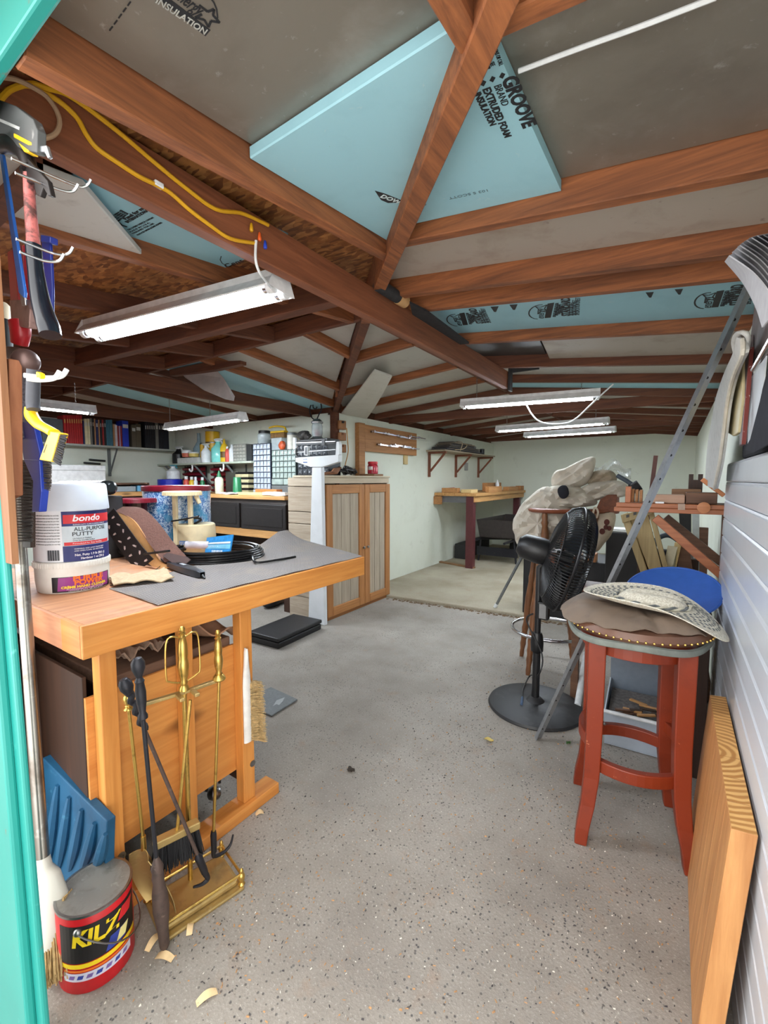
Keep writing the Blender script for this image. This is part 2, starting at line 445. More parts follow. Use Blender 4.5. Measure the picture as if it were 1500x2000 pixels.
# hip trimmer and the long hanging beam under the ridge
rafter((-1.1, YD + .022, 1.962), (-1.1, 3.32, 1.985), 0.042, 0.125, 'hanging_beam', BEAMW)
rafter((-1.16, 1.5, 2.045), (-5.85, 1.18, 2.045), 0.06, 0.1, 'cross_beam', FIRDX)
rafter((-3.32, YF + .14, 1.975), (-3.32, YI, 1.975), 0.04, 0.11, 'tie_beam', FIRD)
rafter((-5.05, YF + .14, 1.96), (-5.05, YI, 1.96), 0.04, 0.12, 'tie_beam', FIRD)
for y in (4.62, 6.4): rafter((XI, y, 1.99), (XR, y, 1.95), 0.038, 0.09, 'tie_beam', FIRDX)
pass
st = MB().box((-1.075, 3.30, 1.965), (-1.06, 3.36, 2.16)); 
build(st, 'hanger_strap', plain('dark_rubber', (44, 44, 46), 0.7), ce)
build(MB().box((-1.07, 3.33, 2.1), (-.86, 3.345, 2.135)), 'hanger_strap', MATS['dark_rubber'], ce)

# strand board deck
dk = MB(); T = 0.125
dk.slab([(.36, .14, zE(.36) + T), (.36, YB, zE(.36) + T), (XP, YB, ZP + T), (XP, YP, ZP + T)], (0, 0, .015))
dk.slab([(XI - .1, YB, zW(XI - .1) + T), (XI - .1, YI - .0, zW(XI - .1) + T), (XP, YP, ZP + T), (XP, YB, ZP + T)], (0, 0, .015))
dk.slab([(.36, .14, zS(.14) + T), (XP, YP, ZP + T), (XL - .1, YP, ZP + T), (XL - .1, .14, zS(.14) + T)], (0, 0, .015))
dk.slab([(XI - .1, YI + .1, zN(YI + .1) + T), (XL - .1, YI + .1, zN(YI + .1) + T), (XL - .1, YP, ZP + T), (XP, YP, ZP + T)], (0, 0, .015))
build(dk, 'roof_deck', OSB, ce)
fz = MB().box((XR + .1, .14, 1.93), (XR + .12, YB, 2.1)).box((XL, YI + .06, 1.98), (XI - .1, YI + .1, 2.2)).box((XI - .1, YI, 1.98), (XI - .06, YB, 2.2)).box((XL - .1, .3, 1.94), (XL - .06, YI, 2.26)).box((XI - .1, YB + .02, 2.0), (XR, YB + .06, 2.26)).box((XL - .1, YF + .1, 1.95), (-1.2, YF + .14, 2.09))
build(fz, 'eave_blocking', FIRD, ce)

# insulation panels: plan polygon on a slope, lifted dz above the rafters' lower edges
def panel(kind, poly, dz, m, th=0.028):
    z = {'E': lambda p: zE(p[0]), 'S': lambda p: zS(p[1]), 'W': lambda p: zW(p[0]), 'N': lambda p: zN(p[1])}[kind]
    return build(MB().slab([(p[0], p[1], z(p) + dz) for p in poly], (0, 0, th)), 'insulation_panel', m, ce, bev=0.003, seg=1)
def on(kind, x, y, dz):
    d = ray(x, y); c = _c
    n, p0 = {'E': (V((SL, 0, 1)), V((.22, 0, EV))), 'S': (V((0, -SL, 1)), V((0, .3, EV)))}[kind]
    p0 = p0 + V((0, 0, dz)); return c + d * (n.dot(p0 - c) / n.dot(d))
# front slope, first bay: foil near the eave, blue up to the hip
ba, bb_, bc = on('S', 540, 286, .045), on('S', 882, 56, .045), on('S', 752, 420, .045)
panel('S', [(-.85, .30), (-.85, ba.y + .06), (-.325, bb_.y + .08), (-.325, .30)], .075, FOIL)
panel('S', [(-.28, .30), (-.28, .68), (.07, .30)], .075, FOIL)
PBL = panel('S', [(-.853, ba.y - .01), (bb_.x, bb_.y), (bb_.x + .015, bb_.y + .04), (-.853, 1.32)], .045, BLUE)
# east slope
panel('E', [(.2, .32), (.2, .69), (-.24, .69), (.09, .32)], .075, FOIL)
ea, eb_ = on('E', 966, 92, .045), on('E', 1090, 358, .045)
PBE = panel('E', [(-.295, .737), (ea.x, .737), (eb_.x, 1.257), (-.76, 1.257)], .045, BLUE)
panel('E', [(ea.x - .02, .737), (.26, .737), (.26, 1.257), (eb_.x - .03, 1.257)], .075, FOIL)
panel('E', [(-.80, 1.305), (.26, 1.305), (.26, 1.672), (-1.12, 1.672)], .07, TANB)
panel('E', [(-1.0, 1.718), (.26, 1.718), (.26, 1.862), (-1.3, 1.862)], .06, FOILP)
PB3 = panel('E', [(-1.3, 1.908), (.26, 1.908), (.26, 2.457), (-1.38, 2.457)], .055, BLUE)
panel('E', [(-1.38, 2.503), (-.68, 2.503), (-.76, 3.127), (-1.38, 3.127)], .08, plain('sooty_foil', (78, 76, 76), 0.45, 0.5))
panel('E', [(-.66, 2.503), (.26, 2.503), (.26, 3.127), (-.74, 3.127)], .05, TANB)
ms = [FOILP, BLUE, FOILP, FOILP, TANB, FOILP, FOILP, FOILP]
ys = (3.15, 3.72, 4.33, 4.94, 5.55, 6.16, 6.77, 7.38, 7.99)
for i in range(8):
    panel('E', [(-1.38, ys[i] + .023), (.26, ys[i] + .023), (.26, ys[i + 1] - .023), (-1.38, ys[i + 1] - .023)], .06, ms[i])
panel('E', [(-1.38, 8.02), (.26, 8.02), (.26, 8.36), (-1.38, 8.36)], .06, FOILP)
# west slope
panel('W', [(-1.43, 1.98), (-1.43, 2.435), (-1.9, 2.435)], .06, FOILP)
panel('W', [(-1.43, 2.485), (-1.43, 3.095), (-2.52, 3.095), (-1.96, 2.485)], .05, FOILP)
ys = (3.12, 3.70, 4.31, 4.92, 5.53, 6.14, 6.75, 7.36, 7.97, 8.38)
for i in range(9):
    x0 = -2.62 if i == 0 else XI + .02
    panel('W', [(-1.43, ys[i] + .023), (-1.43, ys[i + 1] - .023), (XI + .02, ys[i + 1] - .023), (x0, ys[i] + .023)], .06, FOILP)
# the loose white sheet fixed under the west rafters beside the valley
def lsh(u, v):
    x = -2.93 + u * 1.1; y = 3.62 - u * (0.98 + .12 * v) + v * (0.45 - .1 * u); return (x, y, zW(x) - .012 - .02 * sin(pi * u) * v)
build(MB().sheet(lsh, 10, 4, 0.012), 'loose_sheet', blotch('white_board', (206, 206, 196), [((150, 144, 130), 30, .64, .7, .08), ((180, 178, 166), 6, .5, .6, .3)], .6), ce, True)
# front slope of the left wing
panel('S', [(-1.47, .30), (-1.47, .80), (-1.20, .52), (-1.20, .30)], .02, blotch('grey_fibre_board', (190, 188, 182), [((150, 146, 138), 20, .55, .6, .2)], .8), .02)
PB4 = panel('S', [(-1.47, .62), (-1.47, 1.12), (-1.13, 1.12), (-1.13, .46)], .065, BLUE)
panel('S', [(-2.08, .5), (-2.08, 1.0), (-1.52, 1.0), (-1.52, .5)], .08, OSB, .015)
# rear slope of the left wing
panel('N', [(-1.47, 1.97), (-1.82, 1.97), (-1.82, 2.33)], .05, FOILP)
panel('N', [(-1.88, 1.97), (-2.40, 1.97), (-2.40, 2.9), (-1.88, 2.38)], .05, FOILP)
panel('N', [(-2.46, 1.97), (-2.83, 1.97), (-2.83, 3.36), (-2.46, 2.97)], .06, FOILP)
PB5 = panel('N', [(-2.89, 1.97), (-3.47, 1.97), (-3.47, YI), (-2.97, YI)], .05, BLUE)
panel('N', [(-3.53, 1.97), (-4.17, 1.97), (-4.17, YI), (-3.53, YI)], .05, FOILP)
panel('N', [(-4.23, 1.97), (-4.87, 1.97), (-4.87, YI), (-4.23, YI)], .06, BLUE)
panel('N', [(-4.93, 1.97), (-5.47, 1.97), (-5.47, YI), (-4.93, YI)], .06, TANB)

# ------------------------------------------------------------------ printing on the insulation (flat print on the boards, in their own planes)
def imprint(par, kind, dz, s, a, b, size, m=INK, bold=0.0, shear=0.0, name='print'):
    """lettering running from the sight line a to the sight line b on a board"""
    A, B = on(kind, *a, dz), on(kind, *b, dz); x = (B - A).normalized()
    n = V((SL, 0, 1)).normalized() if kind == 'E' else V((0, -SL, 1)).normalized()
    y = (-n).cross(x)
    mb = text_mb(s, size, Matrix(), 0.0004, bold, 1.0, shear)
    xs = [v[0] for v in mb.v]; w = max(xs) - min(xs); k = (B - A).length / w; mid = (max(xs) + min(xs)) / 2
    M = frame((A + B) / 2 - n * 0.0008, x, y)
    mb.v = [tuple(M @ V(((v[0] - mid) * k, v[1], v[2]))) for v in mb.v]
    return build(mb, name, m, par)
def ink_poly(par, kind, dz, pts, m=INK, name='print', lift=0.0008):
    n = (V((SL, 0, 1)) if kind == 'E' else V((0, -SL, 1))).normalized()
    return build(MB().slab([on(kind, *p, dz) - n * lift for p in pts], n * 0.0004), name, m, par)
def ink_line(par, kind, dz, pts, w, closed=False, m=INK, name='print'):
    n = (V((SL, 0, 1)) if kind == 'E' else V((0, -SL, 1))).normalized()
    P = [on(kind, *p, dz) - n * 0.0008 for p in pts]; mb = MB(); N = len(P)
    for i in range(N if closed else N - 1):
        mb.bar(P[i], P[(i + 1) % N], w, 0.0006, n)
    return build(mb, name, m, par)
# blue board right of the hip
e = 'E'; z = .045
imprint(PBE, e, z, 'GROOVE', (992, 150), (1034, 247), .040, bold=.0016)
imprint(PBE, e, z, 'BRAND', (971, 166), (987, 205), .021)
imprint(PBE, e, z, 'EXTRUDED FOAM', (949, 172), (992, 267), .022, bold=.0007)
imprint(PBE, e, z, 'INSULATION', (931, 181), (963, 244), .020, bold=.0007)
for x, y in ((981, 147), (962, 154), (944, 162), (926, 170)):
    ink_poly(PBE, e, z, [(x - 6, y + 3), (x + 1, y + 6), (x + 6, y - 3), (x - 1, y - 6)])
imprint(PBE, e, z, 'SPECIFIED - SEE', (949, 92), (963, 128), .012)
imprint(PBE, e, z, 'ASTM C578', (944, 108), (954, 134), .012)
imprint(PBE, e, z, 'TO ENSURE', (938, 110), (948, 137), .012)
imprint(PBE, e, z, 'INSTRUCTIONS OR CALL', (958, 70), (979, 127), .011)
imprint(PBE, e, z, 'LIMITED', (853, 302), (860, 318), .010)
imprint(PBE, e, z, 'THERMAL', (848, 308), (856, 328), .010)
imprint(PBE, e, z, 'WARRANTY', (832, 316), (853, 342), .017, bold=.0008)
GREYINK = plain('faint_ink', (96, 120, 128), .6)
imprint(PBE, e, z, '103 S SCOTT', (952, 371), (877, 387), .014, m=GREYINK)
imprint(PBE, e, z, '01/07/03', (832, 398), (795, 407), .014, m=GREYINK)
# blue board left of the hip: diamond mark
ink_poly(PBL, 'S', .045, [(732, 372), (752, 378), (792, 394), (758, 396), (744, 390)])
imprint(PBL, 'S', .045, 'DOW', (745, 382), (782, 395), .022, m=plain('pale_print', (196, 214, 216), .6), bold=.0006, name='mark')
bpy.data.objects['mark'].location.z -= .0006
# lower blue board under the long beam
imprint(PB4, 'S', .065, 'YY', (229, 447), (244, 437), .035, bold=.0015)
imprint(PB4, 'S', .065, 'Panel for my', (243, 428), (282, 404), .016, bold=.0006)
imprint(PB4, 'S', .065, 'INTERNATIONAL', (247, 434), (292, 408), .014, bold=.0006)
for i, (a, b) in enumerate((((250, 449), (300, 424)), ((254, 453), (292, 434)), ((259, 456), (300, 436)), ((268, 459), (316, 434)))):
    imprint(PB4, 'S', .065, ('THE COVERED CHEMICAL COMPANY', 'MADE IN U.S.A.', 'DESIGNED FOR USE', 'PRODUCED UNDER LICENSE NUMBER')[i], a, b, .009)
for i in range(4): imprint(PB4, 'S', .065, 'SEE STANDARDS FOR THERMAL USE', (200 + i * 7, 436 + i), (238 + i * 4, 410 + i * 2), .008)
imprint(PB4, 'S', .065, 'Cent', (440, 520), (474, 508), .040, shear=.3)
ink_line(PB4, 'S', .065, [(432, 500), (430, 507), (434, 514), (443, 519)], .003)

FB = [o for o in ce.children if o.name.startswith('insulation_panel')][0]     # foil board nearest the door
f = 'S'; z = .075
ink_poly(FB, f, z, [(306, -6), (320, -12), (411, 58), (401, 70)])
imprint(FB, f, z, 'INSULATION', (306, -2), (402, 62), .017, m=plain('pale_print2', (170, 170, 164), .5), name='print', bold=.0002)
bpy.data.objects[FB.children[-1].name].location.z -= .0007
ink_line(FB, f, z, [(412, -4), (418, 5), (423, 17), (425, 34)], .0022)
ink_line(FB, f, z, [(389, 9), (405, 22), (418, 17), (416, 29), (429, 43), (412, 40), (407, 52), (399, 38), (381, 33), (394, 27)], .0035)
imprint(FB, f, z, 'energy', (345, -16), (394, 24), .034, shear=.3)
for i in range(5):
    t0, t1 = i * .21, i * .21 + .14
    ink_line(FB, f, z, [(255 - 42 * t0, 2 + 58 * t0), (255 - 42 * t1, 2 + 58 * t1)], .0018)
# boards between the rafters further back: rings, stars, bars and lines of small capitals
z = .055
def far_logo(x, y, k, lean):
    q = lambda u, v: (x + u * k + v * lean, y + v * k - u * .08 * k)
    ink_line(PB3, e, z, [q(14 + 22 * cos(a), 14 * sin(a)) for a in [pi * (.55 + .1 * i) for i in range(11)]], .006)
    ink_line(PB3, e, z, [q(4, -11), q(14, -9), q(26, -13), q(22, -6), q(28, 0), q(16, -2), q(10, 4), q(10, -6)], .005, True)
    imprint(PB3, e, z, 'energy', q(16, 13), q(15, -7), .05, shear=.3)
    ink_poly(PB3, e, z, [q(27, -15), q(40, -16), q(36, 13), q(24, 13)])
    for j in range(4):
        imprint(PB3, e, z, 'REPEATED HERE FOR EACH BOARD'[:26 - j * 5], q(43 + j * 4, 12 - j * 2.4), q(46 + j * 4, -15 + j * 2.4), .022)
    imprint(PB3, e, z, 'STANDARD', q(66, 12), q(62, -24), .05, bold=.002)
    for j in range(3):
        imprint(PB3, e, z, 'SPECIFICATION SHEET', q(76 + j * 6, 12), q(74 + j * 6, -14 - j * 4), .028)
far_logo(1041, 610, 1.0, -.1)
far_logo(1366, 588, 1.12, -.25)
far_logo(880, 626, .82, .35)
for x, y in ((966, 604), (1003, 600), (1269, 576), (1326, 570)):
    ink_poly(PB3, e, z, [(x - 8, y - 5), (x + 8, y - 6), (x + 3, y + 5), (x - 1, y + 5)])

# ------------------------------------------------------------------ fluorescent lamps
WHITE = plain('white_enamel', (226, 226, 226), .4)
CHROME = plain('chrome', (200, 200, 205), .22, 1.0, .05)
LIT = glow('lit_tube', (236, 246, 255), TUBE)
LIT2 = glow('lit_tube_single', (236, 246, 255), TUBE * 2.4)
def lamp(a, b, width, n_tubes, label, group=None, shade=True, tube=LIT, chains=(), ztop=2.05):
    """hanging shop light: folded reflector, end plates, tubes in sockets; a, b are the ends of its lower edge line"""
    a, b = V(a), V(b); t = (b - a).normalized(); s = t.cross(V((0, 0, 1))).normalized(); L = (b - a).length
    r = thing('shop_light', label, 'light', tuple((a + b) / 2), group)
    P = lambda u, v, w: a + t * u + s * v + V((0, 0, w))
    w = width / 2
    m = MB(); prof = [(-w, 0), (-w + .004, -.004), (-.028, .034), (-.028, .058), (.028, .058), (.028, .034), (w - .004, -.004), (w, 0), (.032, .04), (.032, .063), (-.032, .063), (-.032, .04)]
    n = len(prof); vs = [P(0, *q) for q in prof] + [P(L, *q) for q in prof]
    m.add(vs, [(i, (i + 1) % n, n + (i + 1) % n, n + i) for i in range(n)]); build(m, 'reflector', WHITE, r)
    for u0 in (-.004, L):
        build(MB().slab([P(u0, *q) for q in [(-w, -.004), (w, -.004), (.034, .064), (-.034, .064)]], t * .004), 'end_plate', WHITE, r)
    offs = [(i - (n_tubes - 1) / 2) * .062 for i in range(n_tubes)]
    for o_ in offs:
        build(MB().tube([P(.045, o_, .002), P(L - .045, o_, .002)], .0165, 14), 'tube', tube, r, True)
        for u0, u1 in ((.004, .028), (L - .028, L - .004)):
            build(MB().tube([P(u0, o_, .002), P(u1, o_, .002)], .02, 12), 'socket', WHITE, r, True)
        for u0, u1 in ((.028, .046), (L - .046, L - .028)):
            build(MB().tube([P(u0, o_, .002), P(u1, o_, .002)], .0168, 12), 'tube_cap', CHROME, r, True)
    for c in chains:
        m = MB(); u = c * L; zt = ztop - (a.z + .064) ; k = 0; z0 = .062
        while z0 < zt + .06:
            M = Matrix.Translation(P(u, 0, z0)) @ (Matrix.Rotation(pi / 2 * (k % 2), 4, 'Z'))
            m.tube([M @ V((.004 * cos(q * pi / 4), 0, .009 * sin(q * pi / 4))) for q in range(8)], .0013, 5, True); z0 += .013; k += 1
        build(m, 'chain', CHROME, r, kind='stuff')
    return r
L1 = lamp((-2.25, .975, 1.952), (-1.15, 1.10, 1.945), .135, 2, 'two-tube white fluorescent shop light hanging beside the long beam with yellow cable', None, chains=(.12, .84), ztop=2.03)
lamp((-4.23, 2.5, 1.80), (-3.03, 2.44, 1.80), .12, 1, 'single-tube shop light hanging before the white wall above the bottle shelf', tube=LIT2, chains=(.03, .608), ztop=2.14)
lamp((-4.08, .45, 1.845), (-4.02, 1.74, 1.845), .11, 1, 'single-tube shop light in front of the shelf of books', tube=LIT2, chains=(.2, .9), ztop=2.08)
g3 = None
lamp((-1.575, 3.60, 1.93), (-.51, 3.75, 1.93), .12, 2, 'nearest of the three shop lights over the rear wing, with a drooping white cord', g3, chains=(.12, .88), ztop=2.17)
lamp((-1.87, 5.36, 1.90), (-.62, 5.24, 1.90), .12, 2, 'middle one of the three shop lights over the rear wing', g3, chains=(.1, .9), ztop=2.17)
lamp((-1.79, 6.28, 1.90), (-.65, 6.17, 1.90), .12, 1, 'farthest of the three shop lights over the rear wing', g3, chains=(.1, .9), ztop=2.17)

# ------------------------------------------------------------------ near left: the orange workbench
ORANGE = wood('orange_bench_wood', (206, 128, 56), (236, 166, 88), 'Y', 0.45, 0.8, True)
ORANGEZ = wood('orange_bench_upright', (206, 128, 56), (236, 166, 88), 'Z', 0.45, 0.8, False)
ORANGEX = wood('orange_bench_end', (190, 116, 58), (222, 152, 88), 'X', 0.5, 0.8, False)
PLYO = wood('orange_ply', (196, 124, 56), (224, 158, 84), 'Y', 0.5, 0.6, True)
WORNTOP = wood('worn_bench_top', (170, 112, 76), (212, 156, 112), 'Y', 0.6, 0.8, False, (196, 170, 150))
DARKSHADEPLY = wood('dark_shade_ply', (42, 25, 16), (68, 41, 25), 'Z', 0.6, 0.7, False)  # shade of the bench end is put into this brown; also serves dark wood
STEEL = plain('dull_steel', (150, 150, 150), .35, 1.0, .15)
GALV = blotch('galvanised', (172, 176, 180), [((132, 136, 140), 30, .5, .6, .2), ((200, 204, 208), 60, .62, .5, .1)], .38, .85)
BLACKP = plain('black_plastic', (22, 22, 24), .42, 0, .1)
BLACKR = plain('black_rubber', (26, 26, 28), .75, 0, .15, bmp=.1)
ZB = .912; XF = -1.295
YN = G(160, 1225, ZB).y; YE = PX(712, 1082, XF).y
wb = thing('workbench', 'orange wooden workbench with a worn top on plank legs beside the doorway', 'workbench', (-1.5, 1.1, 0))
wx = XF - 1.12
build(MB().box((XF - .012, YN + .012, ZB - .03), (wx, YE, ZB)), 'top', WORNTOP, wb, bev=.003)
build(MB().box((XF, YN, ZB - .092), (XF - .012, YE, ZB)), 'apron', ORANGE, wb, bev=.003)
build(MB().box((XF - .013, YN, ZB - .092), (XF - .13, YN + .012, ZB - .0005)), 'end_board', ORANGEX, wb, bev=.002)
build(MB().box((XF - .131, YN + .001, ZB - .092), (wx, YN + .012, ZB - .0005)), 'end_board', wood('pale_end', (178, 116, 82), (206, 150, 114), 'X', .55, .8, False), wb, bev=.002)
build(MB().box((XF - .013, YE - .04, ZB - .085), (wx, YE, ZB - .03)), 'end_rail', ORANGEX, wb, bev=.002)
XLEG = -1.345
fy1 = G(540, 1545).y
build(MB().box((XLEG + .02, YN + .05, 0), (XLEG - .06, fy1, .045)), 'foot_rail', ORANGE, wb, bev=.003)
ps = []
for (xa, xb, y) in ((468, 490.7, 1187), (355, 375, 1215), (192, 227, 1275)):
    y0, y1 = PX(xa, y, XLEG).y, PX(xb, y, XLEG).y; ps.append((y0, y1))
    build(MB().box((XLEG, y0, .045), (XLEG - .045, y1, ZB - .03)), 'leg', ORANGEZ, wb, bev=.003)
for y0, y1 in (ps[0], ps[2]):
    build(MB().box((wx + .045, y0, 0), (wx + .01, y1, ZB - .03)), 'leg', DARKSHADEPLY, wb, bev=.003)
    build(MB().box((XLEG - .046, (y0 + y1) / 2 - .02, .12), (wx + .046, (y0 + y1) / 2 + .02, .19)), 'stretcher', DARKSHADEPLY, wb, bev=.003)
zt, zb_ = PX(478, 1250, -1.392).z, PX(478, 1492, -1.392).z
build(MB().box((-1.391, ps[2][0] - .02, zb_), (-1.403, ps[0][1] - .01, zt)), 'front_panel', PLYO, wb, bev=.001)
build(MB().box((-1.405, ps[2][0] - .022, .10), (wx + .05, ps[2][0] - .01, .73)), 'end_panel', DARKSHADEPLY, wb, bev=.002)  # ply in shadow: its darkness is in the material colour
for (px_, py_) in ((493, 1491), (237, 1672)):
    c = PX(px_, py_, XLEG); M = frame((XLEG, c.y, c.z), (0, 1, 0), (0, 0, 1))
    build(MB().lathe([(.011, -.002), (.0125, .001), (.0125, .003), (.006, .0035), (.005, .001)], 16, M), 'bolt', STEEL, wb, True)
# things stored inside the bench
PAPER = plain('brown_wrapping', (172, 134, 108), .8, 0, .15, bmp=.3)
def crumple(u, v):
    y = ps[1][1] + .01 + u * (ps[0][0] - ps[1][1] + .04); x = -1.415 - .22 * v
    return (x, y, .775 - .085 * u + .02 * sin(9 * u + 3 * v) + .012 * sin(17 * u * v + 2) + .03 * v)
solo(MB().sheet(crumple, 16, 10, .006), 'wrapping_paper', PAPER, 'crumpled brown wrapping sheet stuffed under the workbench top', 'paper', (-1.5, 1.0, .7), smooth=True)
def crumple2(u, v):
    y = ps[2][1] + .005 + u * (ps[1][0] - ps[2][1] - .01); x = -1.42 - .2 * v
    return (x, y, .752 + .012 * sin(13 * u) * cos(7 * v) + .012 * sin(29 * u + 11 * v) + .02 * v)
solo(MB().sheet(crumple2, 22, 12, .006), 'bubble_wrap', plain('dirty_bubble_wrap', (150, 128, 112), .35, 0, .3, 60, bmp=.5), 'dusty bubble wrap squeezed under the near part of the bench top', 'packaging', (-1.5, .75, .74), smooth=True)
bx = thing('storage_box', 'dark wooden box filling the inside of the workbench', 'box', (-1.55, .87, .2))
build(MB().box((-1.41, ps[2][1] + .0, .2), (wx + .06, ps[0][0] - .0, .66)), 'body', DARKSHADEPLY, bx, bev=.004)
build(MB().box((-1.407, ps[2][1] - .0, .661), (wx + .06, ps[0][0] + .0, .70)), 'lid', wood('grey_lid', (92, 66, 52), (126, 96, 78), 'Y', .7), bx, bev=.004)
# things seen below the front panel
g = thing('pipe_clamp', 'grey pipe clamp lying on the bench foot below the front panel', 'clamp', G(425, 1548, .05))
q = G(425, 1548, .05)
build(MB().lathe([(.012, 0), (.024, .003), (.026, .02), (.02, .035), (.012, .04)], 16, Matrix.Translation(q) @ Matrix.Rotation(1.2, 4, 'X')), 'ring', STEEL, g, True)
build(MB().tube(smoothpath([q + V((0, .01, .035)), q + V((-.03, .03, .05)), q + V((-.05, 0, .03)), q + V((-.03, -.03, .012))], 6), .006, 8), 'jaw', BLACKP, g, True)
# blue painted tread block and dark clutter left of the leg
bl = MB(); q = G(150, 1720, 0)
BLUEP = blotch('blue_paint', (26, 84, 120), [((18, 60, 92), 8, .5, .6, .2), ((150, 140, 120), 60, .72, .7, .05), ((60, 120, 150), 20, .62, .6, .1)], .55, 0, .15)
cs = [PY(82, 1480, .52), PY(208, 1604, .54), PY(206, 1680, .54), PY(140, 1715, .54), PY(80, 1690, .52)]
bt = thing('blue_tread_block', 'blue painted ridged tread block leaning under the bench beside the push broom', 'block', (cs[3].x, cs[3].y, 0))
build(MB().slab([cs[0], cs[1], cs[2], V((cs[2].x, cs[2].y, .0)), V((cs[4].x, cs[4].y, .0)), cs[4]], (.0, .025, 0)), 'body', BLUEP, bt, bev=.006)
for i in range(5):
    t = .12 + i * .19
    a = cs[4].lerp(cs[2], t) + V((0, -.004, -.02)); b = cs[0].lerp(cs[1], min(1, t + .16)) + V((0, -.004, -.035)); m = (a + b) / 2
    build(MB().tube(smoothpath([a, m + V((.012, -.004, 0)), b], 6), [.006 + .01 * sin(pi * k / 12) for k in range(13)], 8), 'ridge', BLUEP, bt, True)
    
# ------------------------------------------------------------------ push broom leaning against the frame
STRAW = plain('straw_bristle', (176, 146, 98), .8, 0, .3, 90, bmp=.4)
b0 = G(102, 1922); bt_ = PY(6, 610, .50)
pb = thing('broom', 'push broom with a metal handle and white head leaning by the teal door frame', 'broom', tuple(b0))
d = (bt_ - b0); hd0 = b0 + d * .165
TUBEM = blotch('scuffed_tube', (150, 146, 140), [((92, 78, 66), 9, .5, .8, .2), ((196, 194, 190), 26, .6, .6, .1)], .3, .9)
build(MB().tube([hd0, b0 + d * .93], .0155, 16), 'handle', TUBEM, pb, True)
build(MB().tube([b0 + d * .90, b0 + d * .985], .0180, 16), 'grip', BLACKR, pb, True, label='black taped grip')
build(MB().tube([b0 + d * .985, b0 + d * 1.01, b0 + d * 1.015], [.0190, .0190, .012], 16), 'end_cap', plain('cream_plastic', (226, 214, 186), .5), pb, True)
u = d.normalized(); s1 = V((cos(YAW), sin(YAW), 0)); s1 = (s1 - u * s1.dot(u)).normalized(); s2 = u.cross(s1)
WPL = blotch('white_plastic', (214, 210, 200), [((176, 160, 132), 9, .58, .7, .15), ((228, 226, 220), 30, .6, .4, .1)], .42)
hs = []
for t, w_, w2, sh in ((.168, .016, .016, 0), (.155, .018, .018, .002), (.145, .030, .022, .010), (.115, .040, .024, .016), (.075, .046, .026, .016), (.05, .030, .022, .0)):
    c = b0 + d * t + s1 * sh; hs.append([c + s1 * (w_ * cos(a)) + s2 * (w2 * sin(a)) for a in [2 * pi * k / 14 for k in range(14)]])
mb = MB(); vs = [p for r in hs for p in r]; n = 14
fs = [(i * n + k, i * n + (k + 1) % n, (i + 1) * n + (k + 1) % n, (i + 1) * n + k) for i in range(len(hs) - 1) for k in range(n)]
mb.add(vs, fs + [tuple(range(n)), tuple((len(hs) - 1) * n + k for k in range(n))]); build(mb, 'head', WPL, pb, True)
mb = MB(); rnd = random.Random(3)
for i in range(700):
    a, r_ = rnd.uniform(0, 2 * pi), sqrt(rnd.random())
    k_ = rnd.random()
    p = b0 + d * (.055 + .06 * k_) + s1 * (.0 + .058 * k_) + s2 * (.018 * r_ * sin(a))
    e_ = V((b0.x, b0.y, 0)) + s1 * (.0 + .075 * k_ + rnd.uniform(-.010, .010)) + s2 * (.028 * r_ * sin(a) + rnd.uniform(-.006, .006)) + V((0, 0, .004 + rnd.random() * .03 + .03 * k_))
    e_.z = max(e_.z, .004); mb.tube([p, (p + e_) / 2 + V((rnd.uniform(-.003, .003), 0, 0)), e_], .0016, 4)
build(mb, 'bristles', STRAW, pb, kind='stuff')

# ------------------------------------------------------------------ paint can
pc0 = G(192, 1872); pcr = .087
ax = V((.0, .0, 1))
pc = thing('paint_can', 'gallon paint can with a dusty grey lid and red, black and yellow label', 'can', (pc0.x, pc0.y, 0))
M = Matrix.Translation((pc0.x, pc0.y, 0))
build(MB().lathe([(pcr - .003, 0), (pcr, .004), (pcr, .208), (pcr - .002, .211), (pcr - .002, .204), (pcr - .02, .202)], 40, M), 'body', plain('can_red', (196, 26, 34), .4, 0, .1), pc, True)
build(MB().lathe([(.001, .204), (pcr - .02, .204), (pcr - .018, .209), (pcr - .012, .210), (pcr - .010, .205), (pcr - .004, .205), (pcr - .004, .212), (.0005, .206)], 40, M, False), 'lid', blotch('dusty_lid', (150, 148, 142), [((112, 110, 104), 20, .5, .7, .2), ((186, 184, 178), 50, .6, .6, .1)], .5, .6), pc, True)
build(MB().lathe([(pcr - .001, .204), (pcr + .002, .207), (pcr + .002, .213), (pcr - .004, .213), (pcr - .005, .207)], 40, M, False), 'rim', STEEL, pc, True)
ac = atan2(-pc0.y, -pc0.x)
def on_can(flat, name, c, da=0.0, lift=.0006, dz=0.0):
    MATc = plain('lab_' + name, c, .45, 0, .05)
    for v in range(len(flat.v)): flat.v[v] = (flat.v[v][0], flat.v[v][1] + dz * 1.09, flat.v[v][2] + lift)
    return build(wrapcyl(flat, (pc0.x, pc0.y, 0), pcr, ac + da), 'label_print', MATc, pc)
def patch(w, h, n=14, x0=0, z0=0, sk=0.0):
    mb = MB(); mb.sheet(lambda u, v: (x0 + (u - .5) * w + sk * (v - .5), z0 + (v - .5) * h, 0), n, 1); return mb
on_can(patch(.20, .10, 20), 'can_black', (24, 22, 24), .1, dz=.125)
on_can(patch(.20, .012, 20), 'can_yellow', (238, 206, 30), .1, .0009, dz=.072)
on_can(patch(.20, .006, 20), 'can_orange', (226, 110, 30), .1, .0009, dz=.060)
on_can(patch(.17, .022, 20), 'can_pale', (206, 204, 220), .0, .0009, dz=.045)
on_can(patch(.05, .034, 8, sk=.012), 'can_blue', (50, 66, 150), .55, .0012, dz=.098)
